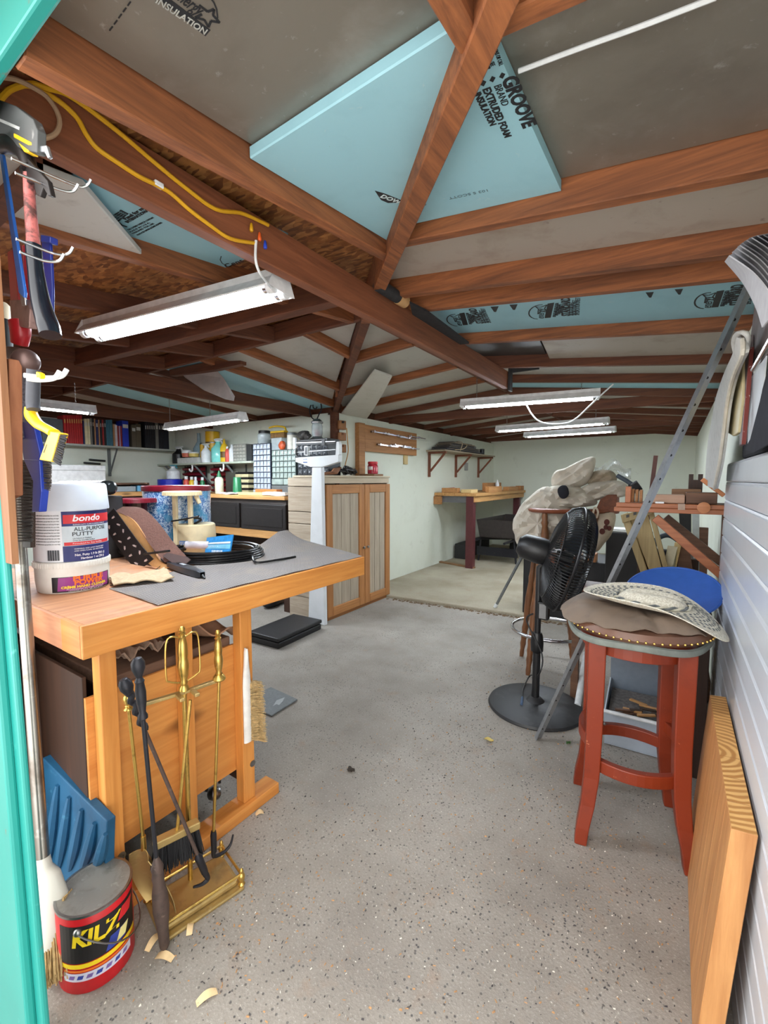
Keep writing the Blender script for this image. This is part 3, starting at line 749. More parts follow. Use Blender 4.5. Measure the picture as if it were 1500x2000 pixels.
on_can(patch(.026, .028, 8, sk=.012), 'can_cream', (238, 226, 150), .70, .0016, dz=.10)
t_ = text_mb('KILZ', .058, Matrix(), .0003, .0022, .9, .15); on_can(t_, 'can_yellow', (238, 206, 30), -.05, .0014, dz=.138)
on_can(patch(.04, .03, 8, sk=.014), 'can_red2', (206, 36, 44), .85, .0012, dz=.148)
for k in range(7): on_can(patch(.013, .010, 3, sk=.004), 'can_blue' if k % 2 else 'can_violet', (50, 66, 150) if k % 2 else (120, 96, 160), -.7 + .24 * k, .0013, dz=.045)
hb = []
for k in range(17):
    t = pi * k / 16
    a = ac + 1.1
    hb.append(V((pc0.x, pc0.y, .172)) + V((cos(a + pi / 2 - t * 1.0) * (pcr + .006), sin(a + pi / 2 - t) * (pcr + .006), -.09 * sin(t) ** 1.0)) + V((cos(a), sin(a), 0)) * .012 * sin(t))
build(MB().tube(hb, .0022, 8), 'bail_handle', STEEL, pc, True)
for a in (ac + 1.1 + pi / 2, ac + 1.1 - pi / 2):
    p = V((pc0.x + cos(a) * pcr, pc0.y + sin(a) * pcr, .172)); build(MB().ball(p, .010, 12, 8, (1, 1, 1)), 'ear', STEEL, pc, True)

# ------------------------------------------------------------------ brass hearth tools
BRASS = blotch('brass', (206, 170, 92), [((150, 116, 60), 26, .52, .7, .15), ((232, 204, 140), 60, .6, .6, .1)], .3, .9)
BRASSD = blotch('dusty_brass', (186, 160, 104), [((140, 118, 84), 14, .5, .7, .2), ((204, 186, 150), 40, .6, .6, .15)], .45, .7)
IRON = blotch('black_iron', (42, 42, 48), [((84, 72, 66), 26, .6, .7, .15)], .5, .5)
RUST = blotch('rusty_iron', (92, 76, 70), [((60, 52, 52), 20, .5, .7, .15), ((132, 112, 100), 50, .6, .6, .1)], .6, .5)
A, B, C2, D2 = G(318, 1848), G(478, 1738), G(428, 1668), G(262, 1752)
ub = (B - A); ub.normalize(); nb = V((-ub.y, ub.x, 0)); L_ = (B - A).length; Wd = .17
O = A; BS = lambda s_, t_, z_: O + ub * (s_ * L_) + nb * (t_ * Wd) + V((0, 0, z_))
hs_ = thing('hearth_tool_stand', 'brass hearth tool stand with a railed base in front of the workbench', 'tool stand', tuple(BS(.5, .5, 0)))
mb = MB(); mb.slab([BS(0, 0, 0), BS(1, 0, 0), BS(1, 1, 0), BS(0, 1, 0)], (0, 0, .012)); build(mb, 'base_plate', BRASSD, hs_, bev=.004)
mb = MB(); mb.slab([BS(.05, .1, .0121), BS(.95, .1, .0121), BS(.95, .9, .0121), BS(.05, .9, .0121)], (0, 0, .022)); build(mb, 'tray', BRASSD, hs_, bev=.008)
for s_, t_ in ((.02, .06), (.98, .06), (.98, .94), (.02, .94)):
    M = Matrix.Translation(BS(s_, t_, .0121))
    build(MB().lathe([(.009, 0), (.011, .006), (.006, .012), (.009, .02), (.011, .03), (.009, .038), (.005, .042), (.007, .048), (.004, .055), (.0008, .058)], 14, M), 'corner_finial', BRASS, hs_, True)
for p, q in (((.02, .06), (.98, .06)), ((.02, .94), (.98, .94)), ((.02, .06), (.02, .94)), ((.98, .06), (.98, .94))):
    build(MB().tube([BS(*p, .05), BS(*q, .05)], .0042, 8), 'rail', BRASS, hs_, True)
pc_ = BS(.5, .72, 0)
def VPl(x, y, P0=None, t=None):
    """sight line met with the upright plane through P0 along t"""
    P0 = P0 or pc_; t = t or ub; n = V((-t.y, t.x, 0)); d_ = ray(x, y); return _c + d_ * (n.dot(P0 - _c) / n.dot(d_))
zt = VPl(330, 1228).z
hnd = [(.0005, .205), (.008, .203), (.012, .195), (.009, .188), (.014, .184), (.010, .178), (.016, .172), (.012, .166), (.016, .15), (.019, .12), (.016, .104), (.018, .098), (.021, .08), (.017, .05), (.012, .035), (.015, .028), (.012, .02), (.018, .012), (.02, .004), (.012, 0)]
hnd = [(r * .8, z_) for r, z_ in hnd][::-1]
Mh = Matrix.Translation((pc_.x, pc_.y, zt - .205))
build(MB().tube([pc_ + V((0, 0, .034)), V((pc_.x, pc_.y, zt - .2))], .0075, 12), 'column', BRASS, hs_, True)
build(MB().lathe(hnd, 20, Mh), 'column_handle', BRASS, hs_, True)
for sg in (-1, 1):
    lp = [V((0, 0, .165)), ub * (sg * .03) + V((0, 0, .178)), ub * (sg * .047) + V((0, 0, .16)), ub * (sg * .05) + V((0, 0, .06)), ub * (sg * .04) + V((0, 0, .042)), ub * (sg * .012) + V((0, 0, .03))]
    build(MB().tube(smoothpath([V((pc_.x, pc_.y, zt - .205)) + p for p in lp], 6), .0028, 8), 'carry_loop', BRASS, hs_, True)
zc = zt - .205
aL, aR = VPl(250, 1368), VPl(428, 1336)
for q_, sg in ((aL, -1), (aR, 1)):
    e_ = V((q_.x, q_.y, zc)); build(MB().bar(V((pc_.x, pc_.y, zc - .003)), e_, .016, .010), 'cross_arm', BRASSD, hs_, bev=.002)
for sg in (-1, 1):
    q_ = V((pc_.x, pc_.y, zc - .003)); e_ = q_ - nb * .05 + ub * (.022 * sg)
    build(MB().bar(q_ + ub * (.022 * sg), e_, .014, .010), 'cross_arm', BRASSD, hs_, bev=.002)
# shovel (left), brush (front), log tongs (right)
def shaft(th, p, q, r=.0048, m=BRASS): return build(MB().tube([p, q], r, 10), 'shaft', m, th, True)
def small_handle(th, top, ln=.12, m=BRASS):
    M = Matrix.Translation(top - V((0, 0, ln)))
    k = ln / .205; return build(MB().lathe([(r * .85, z_ * k) for r, z_ in hnd], 18, M), 'handle', m, th, True)
s0 = aL - nb * .004
s0b = VPl(280, 1640, aL); s0b = V((s0b.x, s0b.y, s0b.z))
sv = thing('hearth_shovel', 'brass hearth shovel hanging at the left of the tool stand', 'shovel', (s0b.x, s0b.y, .05))
htop = V((s0.x, s0.y, zc + .085)); small_handle(sv, htop, .085)
shaft(sv, V((s0.x, s0.y, zc)), s0b)
build(MB().tube([s0b + V((0, 0, .012)), s0b - V((0, 0, .03))], [.007, .008], 10), 'ferrule', BRASS, sv, True)
sv0 = s0b - V((0, 0, .025)); sd_ = (ub * .45 - nb * .85).normalized()
zbt = .055
def blade(u_, v_):
    w_ = (.018 + .055 * sin(pi * min(1, v_ * .62 + .12))) ; a = (u_ - .5) * 2
    c = sv0 + (V((sv0.x, sv0.y, zbt)) - sv0) * v_ + ub * (.045 * v_) - nb * (.006 + .03 * v_)
    return c + sd_ * (a * w_ * .95) - V((-.55, .83, 0)) * (.030 * a * a)
build(MB().sheet(blade, 10, 10, .002), 'blade', BRASSD, sv, True)
# brush
br0 = VPl(335, 1615, BS(.5, .42, 0)); 
bh = thing('hearth_brush', 'brass hearth brush with black bristles on the tool stand', 'brush', (br0.x, br0.y, .06))
blk0, blk1 = VPl(300, 1650, BS(.5, .40, 0)), VPl(388, 1607, BS(.5, .40, 0))
tb_ = (blk1 - blk0).normalized(); mid = (blk0 + blk1) / 2
shaft(bh, V((pc_.x, pc_.y, zc - .01)) - nb * .05 , mid + V((0, 0, .0)))
build(MB().bar(blk0, blk1, .030, .022), 'head', BRASSD, bh, bev=.003)
mb = MB(); rnd = random.Random(5); dn = V((0, 0, -1)); pr = tb_.cross(V((0, 0, 1))).normalized()
for i in range(420):
    a = rnd.random(); w_ = rnd.uniform(-.011, .011); p = blk0.lerp(blk1, .03 + .94 * a) + pr * w_ - V((0, 0, .006))
    q_ = V((p.x, p.y, p.z)) + tb_ * ((a - .5) * .02 + rnd.uniform(-.004, .004)) + pr * (w_ * 1.2 + rnd.uniform(-.003, .003)) + V((0, 0, -.075 - rnd.random() * .01)); mb.tube([p, q_], .0013, 4)
build(mb, 'bristles', plain('black_bristle', (20, 20, 24), .6), bh, kind='stuff')
# tongs right
tg = thing('hearth_tongs', 'brass hearth poker with an iron hook hanging at the right of the tool stand', 'poker', (aR.x, aR.y, .1))
rt = VPl(405, 1235, aR); small_handle(tg, V((aR.x, aR.y, rt.z)), rt.z - zc)
build(MB().lathe([(.019, 0), (.021, .004), (.018, .012), (.012, .02)], 18, Matrix.Translation((aR.x, aR.y, zc + .0))), 'collar', BRASS, tg, True)
rb = VPl(417, 1630, aR); shaft(tg, V((aR.x, aR.y, zc)), rb)
build(MB().tube([rb + V((0, 0, .012)), rb, rb - V((0, 0, .06))], [.008, .010, .009], 10), 'iron_tip', IRON, tg, True)
hk = [rb - V((0, 0, .055)), rb - V((0, 0, .075)), rb + ub * .03 - V((0, 0, .082)), rb + ub * .055 - V((0, 0, .07)), rb + ub * .066 - V((0, 0, .04))]
build(MB().tube(smoothpath(hk, 6), [.008 - .005 * k / 24 for k in range(25)], 8), 'hook', IRON, tg, True)
# two iron pokers leaning over the stand
def poker(top, bot, P0, lab, m, thick):
    p, q_ = VPl(*top, P0), VPl(*bot, P0); q_.z = max(q_.z, .012); d_ = (p - q_); u_ = d_.normalized(); L2 = d_.length
    t_ = thing('fire_poker', lab, 'poker', tuple(q_)); R_ = u_.to_track_quat('Z', 'Y').to_matrix().to_4x4()
    M = Matrix.Translation(q_) @ R_
    h0 = L2 - .17
    pr = [(.006, h0), (.012, h0 + .004), (.012, h0 + .012), (.008, h0 + .02), (.012, h0 + .05), (.013, h0 + .075), (.010, h0 + .1), (.012, h0 + .105), (.007, h0 + .115), (.011, h0 + .125), (.0165, h0 + .14), (.0165, h0 + .155), (.010, h0 + .167), (.0008, h0 + .17)]
    return t_, M, L2, pr
t_, M, L2, pr = poker((268, 1283), (322, 1852), BS(.1, -.12, 0), 'black iron poker with a thick rusted lower end leaning over the brass base', IRON, 1)
build(MB().lathe(pr, 18, M), 'handle', IRON, t_, True)
build(MB().lathe([(.0055, .26), (.0055, L2 - .165)], 10, M), 'shaft', IRON, t_, True)
build(MB().lathe([(.008, 0), (.013, .01), (.014, .06), (.021, .12), (.019, .17), (.014, .20), (.016, .215), (.014, .23), (.016, .245), (.009, .265), (.0055, .275)], 14, M), 'socket', RUST, t_, True, label='rusted thick socket')
t_, M, L2, pr = poker((240, 1325), (408, 1722), BS(.5, .2, 0), 'rusty iron poker with a twisted handle leaning across the brass tools', RUST, 1)
build(MB().lathe(pr[8:], 18, M), 'knob', IRON, t_, True)
tw = MB(); 
for i in range(22):
    pass
tw.tube([M @ V((.004 * cos(k * .9), .004 * sin(k * .9), L2 - .165 + .12 * k / 24)) for k in range(25)], .0085, 8); build(tw, 'twisted_grip', IRON, t_, True)
build(MB().lathe([(.0052, .10), (.0052, L2 - .16)], 10, M), 'shaft', RUST, t_, True)
build(MB().lathe([(.007, .03), (.010, .04), (.011, .09), (.012, .1), (.0055, .115)], 12, M), 'socket', IRON, t_, True)
e_ = M @ V((0, 0, .035)); build(MB().tube(smoothpath([e_, M @ V((0, 0, .012)), (M @ V((0, 0, .004))) - ub * .02 + V((0, 0, .002)), (M @ V((0, 0, .004))) - ub * .045 + V((0, 0, .01))], 5), [.009 - .0055 * k / 15 for k in range(16)], 8), 'hook', IRON, t_, True)

# ------------------------------------------------------------------ counter brush hung on the bench leg
yb = ps[0][0] + .013; hp = PX(490, 1262, XLEG + .012); hq = PX(485, 1447, XLEG + .012)
cb = thing('counter_brush', 'white handled counter brush with straw bristles hanging on the bench leg', 'brush', (XLEG + .015, yb, hq.z))
zt, z1, z0 = hp.z, PX(490, 1330, XLEG + .012).z, hq.z
def brushback(u_, v_):
    z_ = z0 + (zt - z0) * v_
    w_ = .018 if v_ < .6 else (.013 + .005 * cos((v_ - .6) * 9)) ; w_ *= (1 - max(0, (v_ - .94) / .06) ** 2 * .8)
    a = 2 * pi * u_; return (XLEG + .014 + .010 * cos(a), yb + w_ * sin(a), z_)
build(MB().sheet(brushback, 14, 24, closed_u=True), 'handle', plain('white_nylon', (232, 230, 226), .4), cb, True)
mb = MB(); rnd = random.Random(11)
for i in range(900):
    v_ = rnd.random(); z_ = z0 + (z1 - z0) * v_; a = rnd.uniform(-.010, .010)
    p = V((XLEG + .016 + a, yb + .008, z_)); ln = .056 + rnd.uniform(-.004, .006) - .012 * v_
    q_ = p + V((.012 + a * .9 + rnd.uniform(-.004, .004), ln, -.012 - .016 * (1 - v_) + rnd.uniform(-.006, .006))); mb.tube([p, (p + q_) / 2 + V((0, 0, .004)), q_], .0009, 3)
build(mb, 'bristles', plain('pale_straw', (206, 178, 128), .8, 0, .3, 90), cb, kind='stuff')

# ------------------------------------------------------------------ on the workbench
def mesh_mat():
    m, nt, b = newmat('woven_mesh'); 
    v = coords(nt, (1, 1, 1), (0, 0, 0))
    w1 = nt.nodes.new('ShaderNodeTexWave'); w1.inputs['Scale'].default_value = 38; w1.bands_direction = 'X'; nt.links.new(v, w1.inputs[0])
    w2 = nt.nodes.new('ShaderNodeTexWave'); w2.inputs['Scale'].default_value = 38; w2.bands_direction = 'Y'; nt.links.new(v, w2.inputs[0])
    mx = nt.nodes.new('ShaderNodeMath'); mx.operation = 'MAXIMUM'; nt.links.new(w1.outputs['Fac'], mx.inputs[0]); nt.links.new(w2.outputs['Fac'], mx.inputs[1])
    dn = noise(nt, v, 6, 5, .6)
    c = ramp(nt, mx.outputs[0], [(.5, srgb((34, 31, 32))), (.9, srgb((156, 148, 144)))])
    c = mix_nodes(nt, ramp(nt, dn, [(.5, B0), (.75, (.6, .6, .6, 1))]), c, srgb((150, 136, 118)))
    nt.links.new(c, b.inputs['Base Color']); b.inputs['Roughness'].default_value = .8
    bump(nt, b, mx.outputs[0], .6, .002); return m
MESH = mesh_mat()
ZT = ZB + .0012
q0, q1, q2, q3 = G(213, 1150, ZT), G(290, 1178, ZT), G(712, 1080, ZT), G(585, 1045, ZT)
q3 = G(583, 1052, ZT); q1 = V((XF - .018, q1.y, ZT)); q2 = V((XF - .01, YE - .01, ZT)); 
def matf(u, v):
    p = q1.lerp(q2, u).lerp(q0.lerp(q3, u), v)
    lift = .07 * max(0, (v - .5) / .5) ** 1.5 * max(0, min(1, (u - .62) / .2)) * (1 if u < .9 else max(0, (1 - u) / .1)) 
    p.z += lift + .003 + .0015 * sin(26 * u + 5 * v); return p
solo(MB().sheet(matf, 50, 18, .002), 'mesh_mat', MESH, 'grey woven non-slip mat over the far part of the workbench, its back edge curled up', 'mat', (-1.5, 1.3, ZB), smooth=True)

def at_base(x, y, z=ZT): return G(x, y, z)
def zof(x, y, c): 
    d_ = ray(x, y); n = _fh; return (_c + d_ * (n.dot(V(c) - _c) / n.dot(d_))).z
def rof(px, c): return px / FPX * (V(c) - _c).dot(_fw)
CREAM = plain('cream_plastic2', (226, 210, 170), .5, 0, .08)
# hand cleaner tub
c = at_base(145, 1146, ZB); R1 = rof(62, c); h1 = zof(145, 1092, c) - ZB + .006
tb = thing('hand_cleaner_tub', 'squat white tub of hand cleaner with a black and magenta label on the bench corner', 'tub', tuple(c))
M = Matrix.Translation(c)
WT = plain('white_tub', (230, 228, 222), .4, 0, .05)
hb_ = h1 - .022
build(MB().lathe([(R1 * .90, 0), (R1 * .93, .004), (R1 * .965, hb_ * .5), (R1 * .97, hb_)], 48, M), 'body', WT, tb, True)
build(MB().lathe([(R1 * .99, hb_), (R1, hb_ + .003), (R1, h1 - .004), (R1 * .97, h1), (R1 * .9, h1 + .001), (R1 * .88, h1 - .001)], 48, M), 'lid', WT, tb, True)
for k in range(72):
    pass
rb_ = MB()
for k in range(80):
    a = 2 * pi * k / 80; rb_.cbox((0, 0, 0), (.003, .003, .017), Matrix.Translation(c + V((cos(a) * R1, sin(a) * R1, hb_ + .0115))) @ Matrix.Rotation(a, 4, 'Z'))
build(rb_, 'lid_ribs', WT, tb, kind='stuff')
ac = atan2(-c.y, -c.x)
def onc(flat, name, col, cc, rr, a0, dz, lift=.0006, par=tb):
    mt = col if not isinstance(col, tuple) else plain('print_' + name, col, .45, 0, .04)
    flat.v = [(x, y + dz, z_ + lift) for x, y, z_ in flat.v]
    return build(wrapcyl(flat, tuple(cc), rr, a0), 'label_print', mt, par)
Rl = R1 * .968
lw = Rl * 1.75
onc(patch(lw, .052, 26), 'black', (26, 18, 26), c, Rl, ac + .30, .032)
onc(patch(lw * .86, .046, 24, 0, 0, .004), 'magenta', (146, 44, 132), c, Rl, ac + .34, .033, .0009)
for k, dx in enumerate((-.68, -.62, -.64)):
    st_ = MB(); st_.add([(dx * lw * .5 - .012, .001 + (k - 1) * .016, 0), (dx * lw * .5 + .014, .009 + (k - 1) * .016, 0), (dx * lw * .5 + .014, -.005 + (k - 1) * .016, 0)], [(0, 2, 1)])
    onc(st_, 'magenta', (146, 44, 132), c, Rl, ac + .34, .033, .0010)
def fit_text(s, w, size, bold=0.0, shear=0.0):
    mb = text_mb(s, size, Matrix(), .0002, bold, 1.0, shear); xs = [v[0] for v in mb.v]; k = w / (max(xs) - min(xs)); m_ = (max(xs) + min(xs)) / 2
    mb.v = [((v[0] - m_) * k, v[1], v[2]) for v in mb.v]; return mb
onc(fit_text('PURPLE', lw * .50, .022, .0009), 'orange', (240, 120, 30), c, Rl, ac + .42, .049, .0013)
onc(fit_text('POWER', lw * .48, .022, .0009), 'orange', (240, 120, 30), c, Rl, ac + .43, .035, .0013)
onc(fit_text('CR\u00c8ME HAND CLEANER', lw * .74, .011, .0005), 'yellow', (240, 214, 40), c, Rl, ac + .32, .0215, .0013)
onc(fit_text('Professional Strength Formula', lw * .6, .006), 'white', (232, 228, 230), c, Rl, ac + .34, .0145, .0013)
onc(fit_text('removes grease, tar and grime', lw * .55, .005), 'white', (232, 228, 230), c, Rl, ac + .34, .0095, .0013)
# putty can on top of it
c2 = V((c.x, c.y, ZB + h1 + .001)); z2 = zof(133, 993, c2); R2 = rof(60, c2); h2 = z2 - c2.z
pt = thing('putty_can', 'white putty can with red and blue label standing on the hand cleaner tub', 'can', tuple(c2))
M = Matrix.Translation(c2)
build(MB().lathe([(R2 * .97, 0), (R2, .003), (R2, h2 + .004)], 48, M), 'body', plain('can_white', (226, 228, 234), .35, 0, .04), pt, True)
z3 = zof(133, 944, c2) - c2.z
build(MB().lathe([(R2 * 1.07, h2 - .002), (R2 * 1.075, h2 + .002), (R2 * 1.02, z3 - .008), (R2 * .97, z3), (R2 * .5, z3 + .0015), (.001, z3 + .0015)], 48, M), 'cap', plain('frosted_cap', (206, 214, 226), .35, 0, .03), pt, True, label='frosted translucent cap')
H = h2
onc(patch(R2 * 1.75, H * .97, 26), 'navy', (34, 40, 104), c2, R2, ac + .64, H * .49, par=pt)
onc(patch(R2 * 1.75, H * .38, 26), 'icegrey', (196, 208, 216), c2, R2, ac + .64, H * .50, .0009, par=pt)
onc(patch(R2 * 1.7, H * .17, 26, 0, 0, .0), 'red', (206, 36, 44), c2, R2, ac + .655, H * .825, .0010, par=pt)
onc(patch(R2 * 1.45, H * .065, 24), 'red', (206, 36, 44), c2, R2, ac + .53, H * .35, .0011, par=pt)
onc(fit_text('bondo', R2 * .80, .030, .0007, .2), 'white', (240, 240, 240), c2, R2, ac + .44, H * .835, .0014, par=pt)
onc(fit_text('BLENDS INTO SURROUNDING SURFACE', R2 * 1.0, .006), 'white', (240, 240, 240), c2, R2, ac + .55, H * .715, .0014, par=pt)
INKD = (40, 46, 52)
onc(fit_text('ALL-PURPOSE', R2 * 1.0, .019, .0002), 'ink', INKD, c2, R2, ac + .56, H * .625, .0014, par=pt)
onc(fit_text('PUTTY', R2 * .58, .019, .0002), 'ink', INKD, c2, R2, ac + .31, H * .53, .0014, par=pt)
onc(fit_text('Use Indoors or Outdoors', R2 * .5, .007), 'ink', INKD, c2, R2, ac + .28, H * .45, .0014, par=pt)
onc(fit_text('Dries for Durable Surface', R2 * .6, .007), 'ink', INKD, c2, R2, ac + .33, H * .41, .0014, par=pt)
onc(fit_text('Formulated for Easy Sanding', R2 * .85, .007), 'white', (240, 240, 240), c2, R2, ac + .45, H * .35, .0014, par=pt)
onc(fit_text('Net. Putty 1.9 lb (861 g)', R2 * .92, .011, .0002), 'white', (240, 240, 240), c2, R2, ac + .52, H * .125, .0014, par=pt)
onc(fit_text('Hardener 1 oz (28 g)', R2 * .74, .011, .0002), 'white', (240, 240, 240), c2, R2, ac + .58, H * .055, .0014, par=pt)
onc(fit_text('WARNING: KEEP AWAY FROM HEAT', R2 * .9, .006), 'white', (240, 240, 240), c2, R2, ac + .5, H * .245, .0014, par=pt)
onc(fit_text('AND OPEN FLAME. SEE SIDE PANEL.', R2 * .9, .006), 'white', (240, 240, 240), c2, R2, ac + .5, H * .205, .0014, par=pt)
for k in range(11):
    onc(fit_text('read all directions before use and keep lid tight' if k % 2 else 'mix small amounts; spread thin; let cure fully', R2 * .78, .0055), 'ink', INKD, c2, R2, ac - .68, H * (.90 - .055 * k), .0010, par=pt)
for k in range(16):
    onc(patch(.0008 + .0009 * ((k * 7) % 3), H * .2, 1), 'ink', INKD, c2, R2, ac - .66 + .022 * k, H * .14, .0010, par=pt)
# rag
TANC = plain('tan_cloth', (186, 164, 132), .9, 0, .15, 60, bmp=.4)
ra, rb2, rc, rd = at_base(212, 1132, ZB), at_base(222, 1150, ZB), at_base(322, 1122, ZB), at_base(300, 1092, ZB)
def ragf(u, v):
    p = ra.lerp(rc, u).lerp(rb2.lerp(rc + (rb2 - ra) * 1.0, u), v); 
    p.z = ZB + .008 + .010 * abs(sin(7 * u + 4 * v)) + .012 * max(0, u - .75) * 4 * (1 - v) + .004 * sin(17 * v + 9 * u); return p
solo(MB().sheet(ragf, 22, 8, .004), 'rag', TANC, 'folded tan rag under the tool belt beside the hand cleaner tub', 'rag', tuple(ra), smooth=True)
# tool belt: brown webbing strap, tan leather, black lining with footprint pattern
BELT = plain('brown_webbing', (104, 72, 62), .75, 0, .2, 120, bmp=.5)
TANL = plain('tan_leather', (196, 146, 92), .6, 0, .12)
bz = thing('tool_belt', 'brown webbing belt with tan leather backing and a black band of white footprints', 'belt', tuple(at_base(270, 1110, ZB)))
def ribbon(name, pts, wv, th, m, n=8, par=None, **k):
    P = smoothpath(pts, n); mb = MB(); Wv = V(wv)
    mb.sheet(lambda u, v: P[min(len(P) - 1, int(round(u * (len(P) - 1))))] + Wv * v, len(P) - 1, 3, th); return build(mb, name, m, par, True, **k)
Yb = G(312, 1108, ZB).y
pp = lambda x, y, Y=Yb: PY(x, y, Y)
ribbon('webbing', [pp(205, 1000), pp(240, 1004), pp(268, 1030), pp(296, 1068), pp(322, 1098)], PY(262, 992, Yb + .05) - pp(225, 1003), .004, BELT, par=bz)
ribbon('leather', [pp(200, 1003, Yb - .01), pp(236, 1018, Yb - .01), pp(262, 1050, Yb - .01), pp(290, 1100, Yb - .01), pp(318, 1112, Yb - .01)], (pp(225, 996) - pp(213, 1003)) * 1.0 + V((0, .012, 0)), .005, TANL, par=bz)
bk = ribbon('lining', [pp(196, 1018, Yb - .03), pp(222, 1056, Yb - .03), pp(246, 1090, Yb - .03), pp(268, 1116, Yb - .03)], pp(272, 1080, Yb - .03) - pp(245, 1100, Yb - .03) + V((0, .006, .008)), .003, plain('black_fabric', (24, 22, 26), .8), par=bz, label='black band printed with white footprints')
a0, a1 = pp(196, 1018, Yb - .034), pp(268, 1116, Yb - .034); wv = pp(272, 1080, Yb - .034) - pp(245, 1100, Yb - .034) + V((0, .006, .008))
FPW = plain('footprint_white', (222, 216, 220), .8)
ud = (a1 - a0).normalized(); wd = wv.normalized(); nn = ud.cross(wd).normalized()
if nn.dot(V((0, 0, EYE)) - a0) < 0: nn = -nn
k_ = 0
for fu in (.06, .2, .34, .48, .62, .76, .9):
    for fv in (.25, .72):
        o_ = a0 + (a1 - a0) * (fu + .06 * (fv > .5)) + wv * fv + nn * .0065; sz = .0105; an = .6 + (k_ % 3) * .9; k_ += 1
        ex, ey = ud * cos(an) + wd * sin(an), wd * cos(an) - ud * sin(an)
        mb = MB(); mb.slab([o_ + ex * (1.05 * sz * cos(t)) + ey * (sz * .55 * sin(t) * (1 + .35 * cos(t))) for t in [2 * pi * i / 14 for i in range(14)]], nn * .0004)
        for i in range(5): mb.slab([o_ + ex * (sz * 1.25) + ey * (sz * (-.5 + .25 * i)) + ex * (sz * .18 * cos(t)) + ey * (sz * .13 * sin(t)) for t in [2 * pi * j / 8 for j in range(8)]], nn * .0004)
        build(mb, 'footprint', FPW, bz)
build(MB().bar(pp(283, 1082, Yb - .035), pp(330, 1076, Yb - .02), .016, .010), 'buckle', BLACKP, bz, bev=.003)
ribbon('strap_end', [pp(318, 1086, Yb), pp(335, 1098, Yb), pp(352, 1110, Yb)], (0, .05, .03), .004, plain('dark_webbing', (64, 44, 40), .8), par=bz)
# cable tester
t0, t1 = at_base(330, 1108, ZT), at_base(396, 1132, ZT)
ct = thing('cable_tester', 'small black hand-held tester lying on the mesh mat by the belt', 'tester', tuple((t0 + t1) / 2))
dd = (t1 - t0).normalized(); ss = V((-dd.y, dd.x, 0))
def tbod(u, v):
    w_ = .017 + .008 * sin(pi * min(1, u * 1.1)) ; h_ = .011 + .006 * u
    if u < .03 or u > .97: w_ *= .6; h_ *= .6
    a = 2 * pi * v; return t0.lerp(t1, u) + ss * (w_ * max(-.92, min(.92, 1.25 * cos(a)))) + V((0, 0, .019 + h_ * max(-.95, min(.95, 1.3 * sin(a)))))
build(MB().sheet(lambda u, v: tbod(v, u), 18, 14, closed_u=True), 'body', plain('slate_plastic', (38, 42, 50), .4), ct, True)
M = frame(t0.lerp(t1, .45) + V((0, 0, .0348)), dd, ss)
build(MB().cbox((0, 0, 0), (.045, .014, .002), M), 'face_label', plain('label_grey', (166, 170, 176), .5), ct, bev=.0006)
for i in range(3): build(MB().cbox((-.03 - .010 * i, 0, 0), (.006, .016, .003), M), 'button', BLACKP, ct, bev=.0008)
build(MB().tube([t1 + V((0, 0, .016)), t1 + dd * .02 + V((0, 0, .008))], [.006, .003], 8), 'probe', BLACKP, ct, True)
wr = smoothpath([t0 + V((0, 0, .006)), t0 - dd * .06 + V((-.01, .0, .004)), at_base(290, 1128, ZT) + V((0, 0, .014)), at_base(215, 1147, ZT) + V((0, 0, .006))], 8)
build(MB().tube(wr, .0016, 6), 'lead', BLACKP, ct, True)
# coil of black cable with its paper band and packet
cc = at_base(420, 1088, ZT); rx = rof(93, cc)
co = thing('cable_coil', 'coil of glossy black cable on the mesh mat with its end poking out', 'cable', tuple(cc))
GLOSS = plain('black_sheath', (16, 16, 18), .28, 0, .1)
u1 = V((cos(YAW), sin(YAW), 0)); u2 = V((-sin(YAW), cos(YAW), 0))
k_ = 0
for lay in range(5):
    for ring in range(3 if lay < 4 else 2):
        r_ = rx * (1 - .075 * ring - .02 * lay); o_ = cc + V((random.uniform(-.004, .004), random.uniform(-.004, .004), .008 + .0098 * lay))
        build(MB().tube([o_ + u1 * (r_ * cos(t)) + u2 * (r_ * .95 * sin(t)) + V((0, 0, .002 * sin(2 * t + ring + lay))) for t in [2 * pi * i / 48 for i in range(48)]], .0055, 8, True), 'turn', GLOSS, co, True); k_ += 1
en = smoothpath([cc + u1 * (rx * .9) - u2 * (rx * .35) + V((0, 0, .03)), at_base(500, 1104, ZT) + V((0, 0, .014)), at_base(540, 1098, ZT) + V((0, 0, .010)), at_base(577, 1091, ZT) + V((0, 0, .009))], 8)
build(MB().tube(en, .0055, 8), 'free_end', GLOSS, co, True)
wrp = cc + u2 * (rx * .05) - u1 * (rx * .55)
def wrapf(u, v):
    a = 2 * pi * u; return cc - u1 * (rx * (.72 - .5 * v)) + u2 * (rx * .25 + .012 * cos(a)) + V((0, 0, .052 + .019 * sin(a)))
build(MB().sheet(wrapf, 16, 3, closed_u=True), 'paper_wrap', plain('paper_white', (214, 212, 222), .7), co, True)
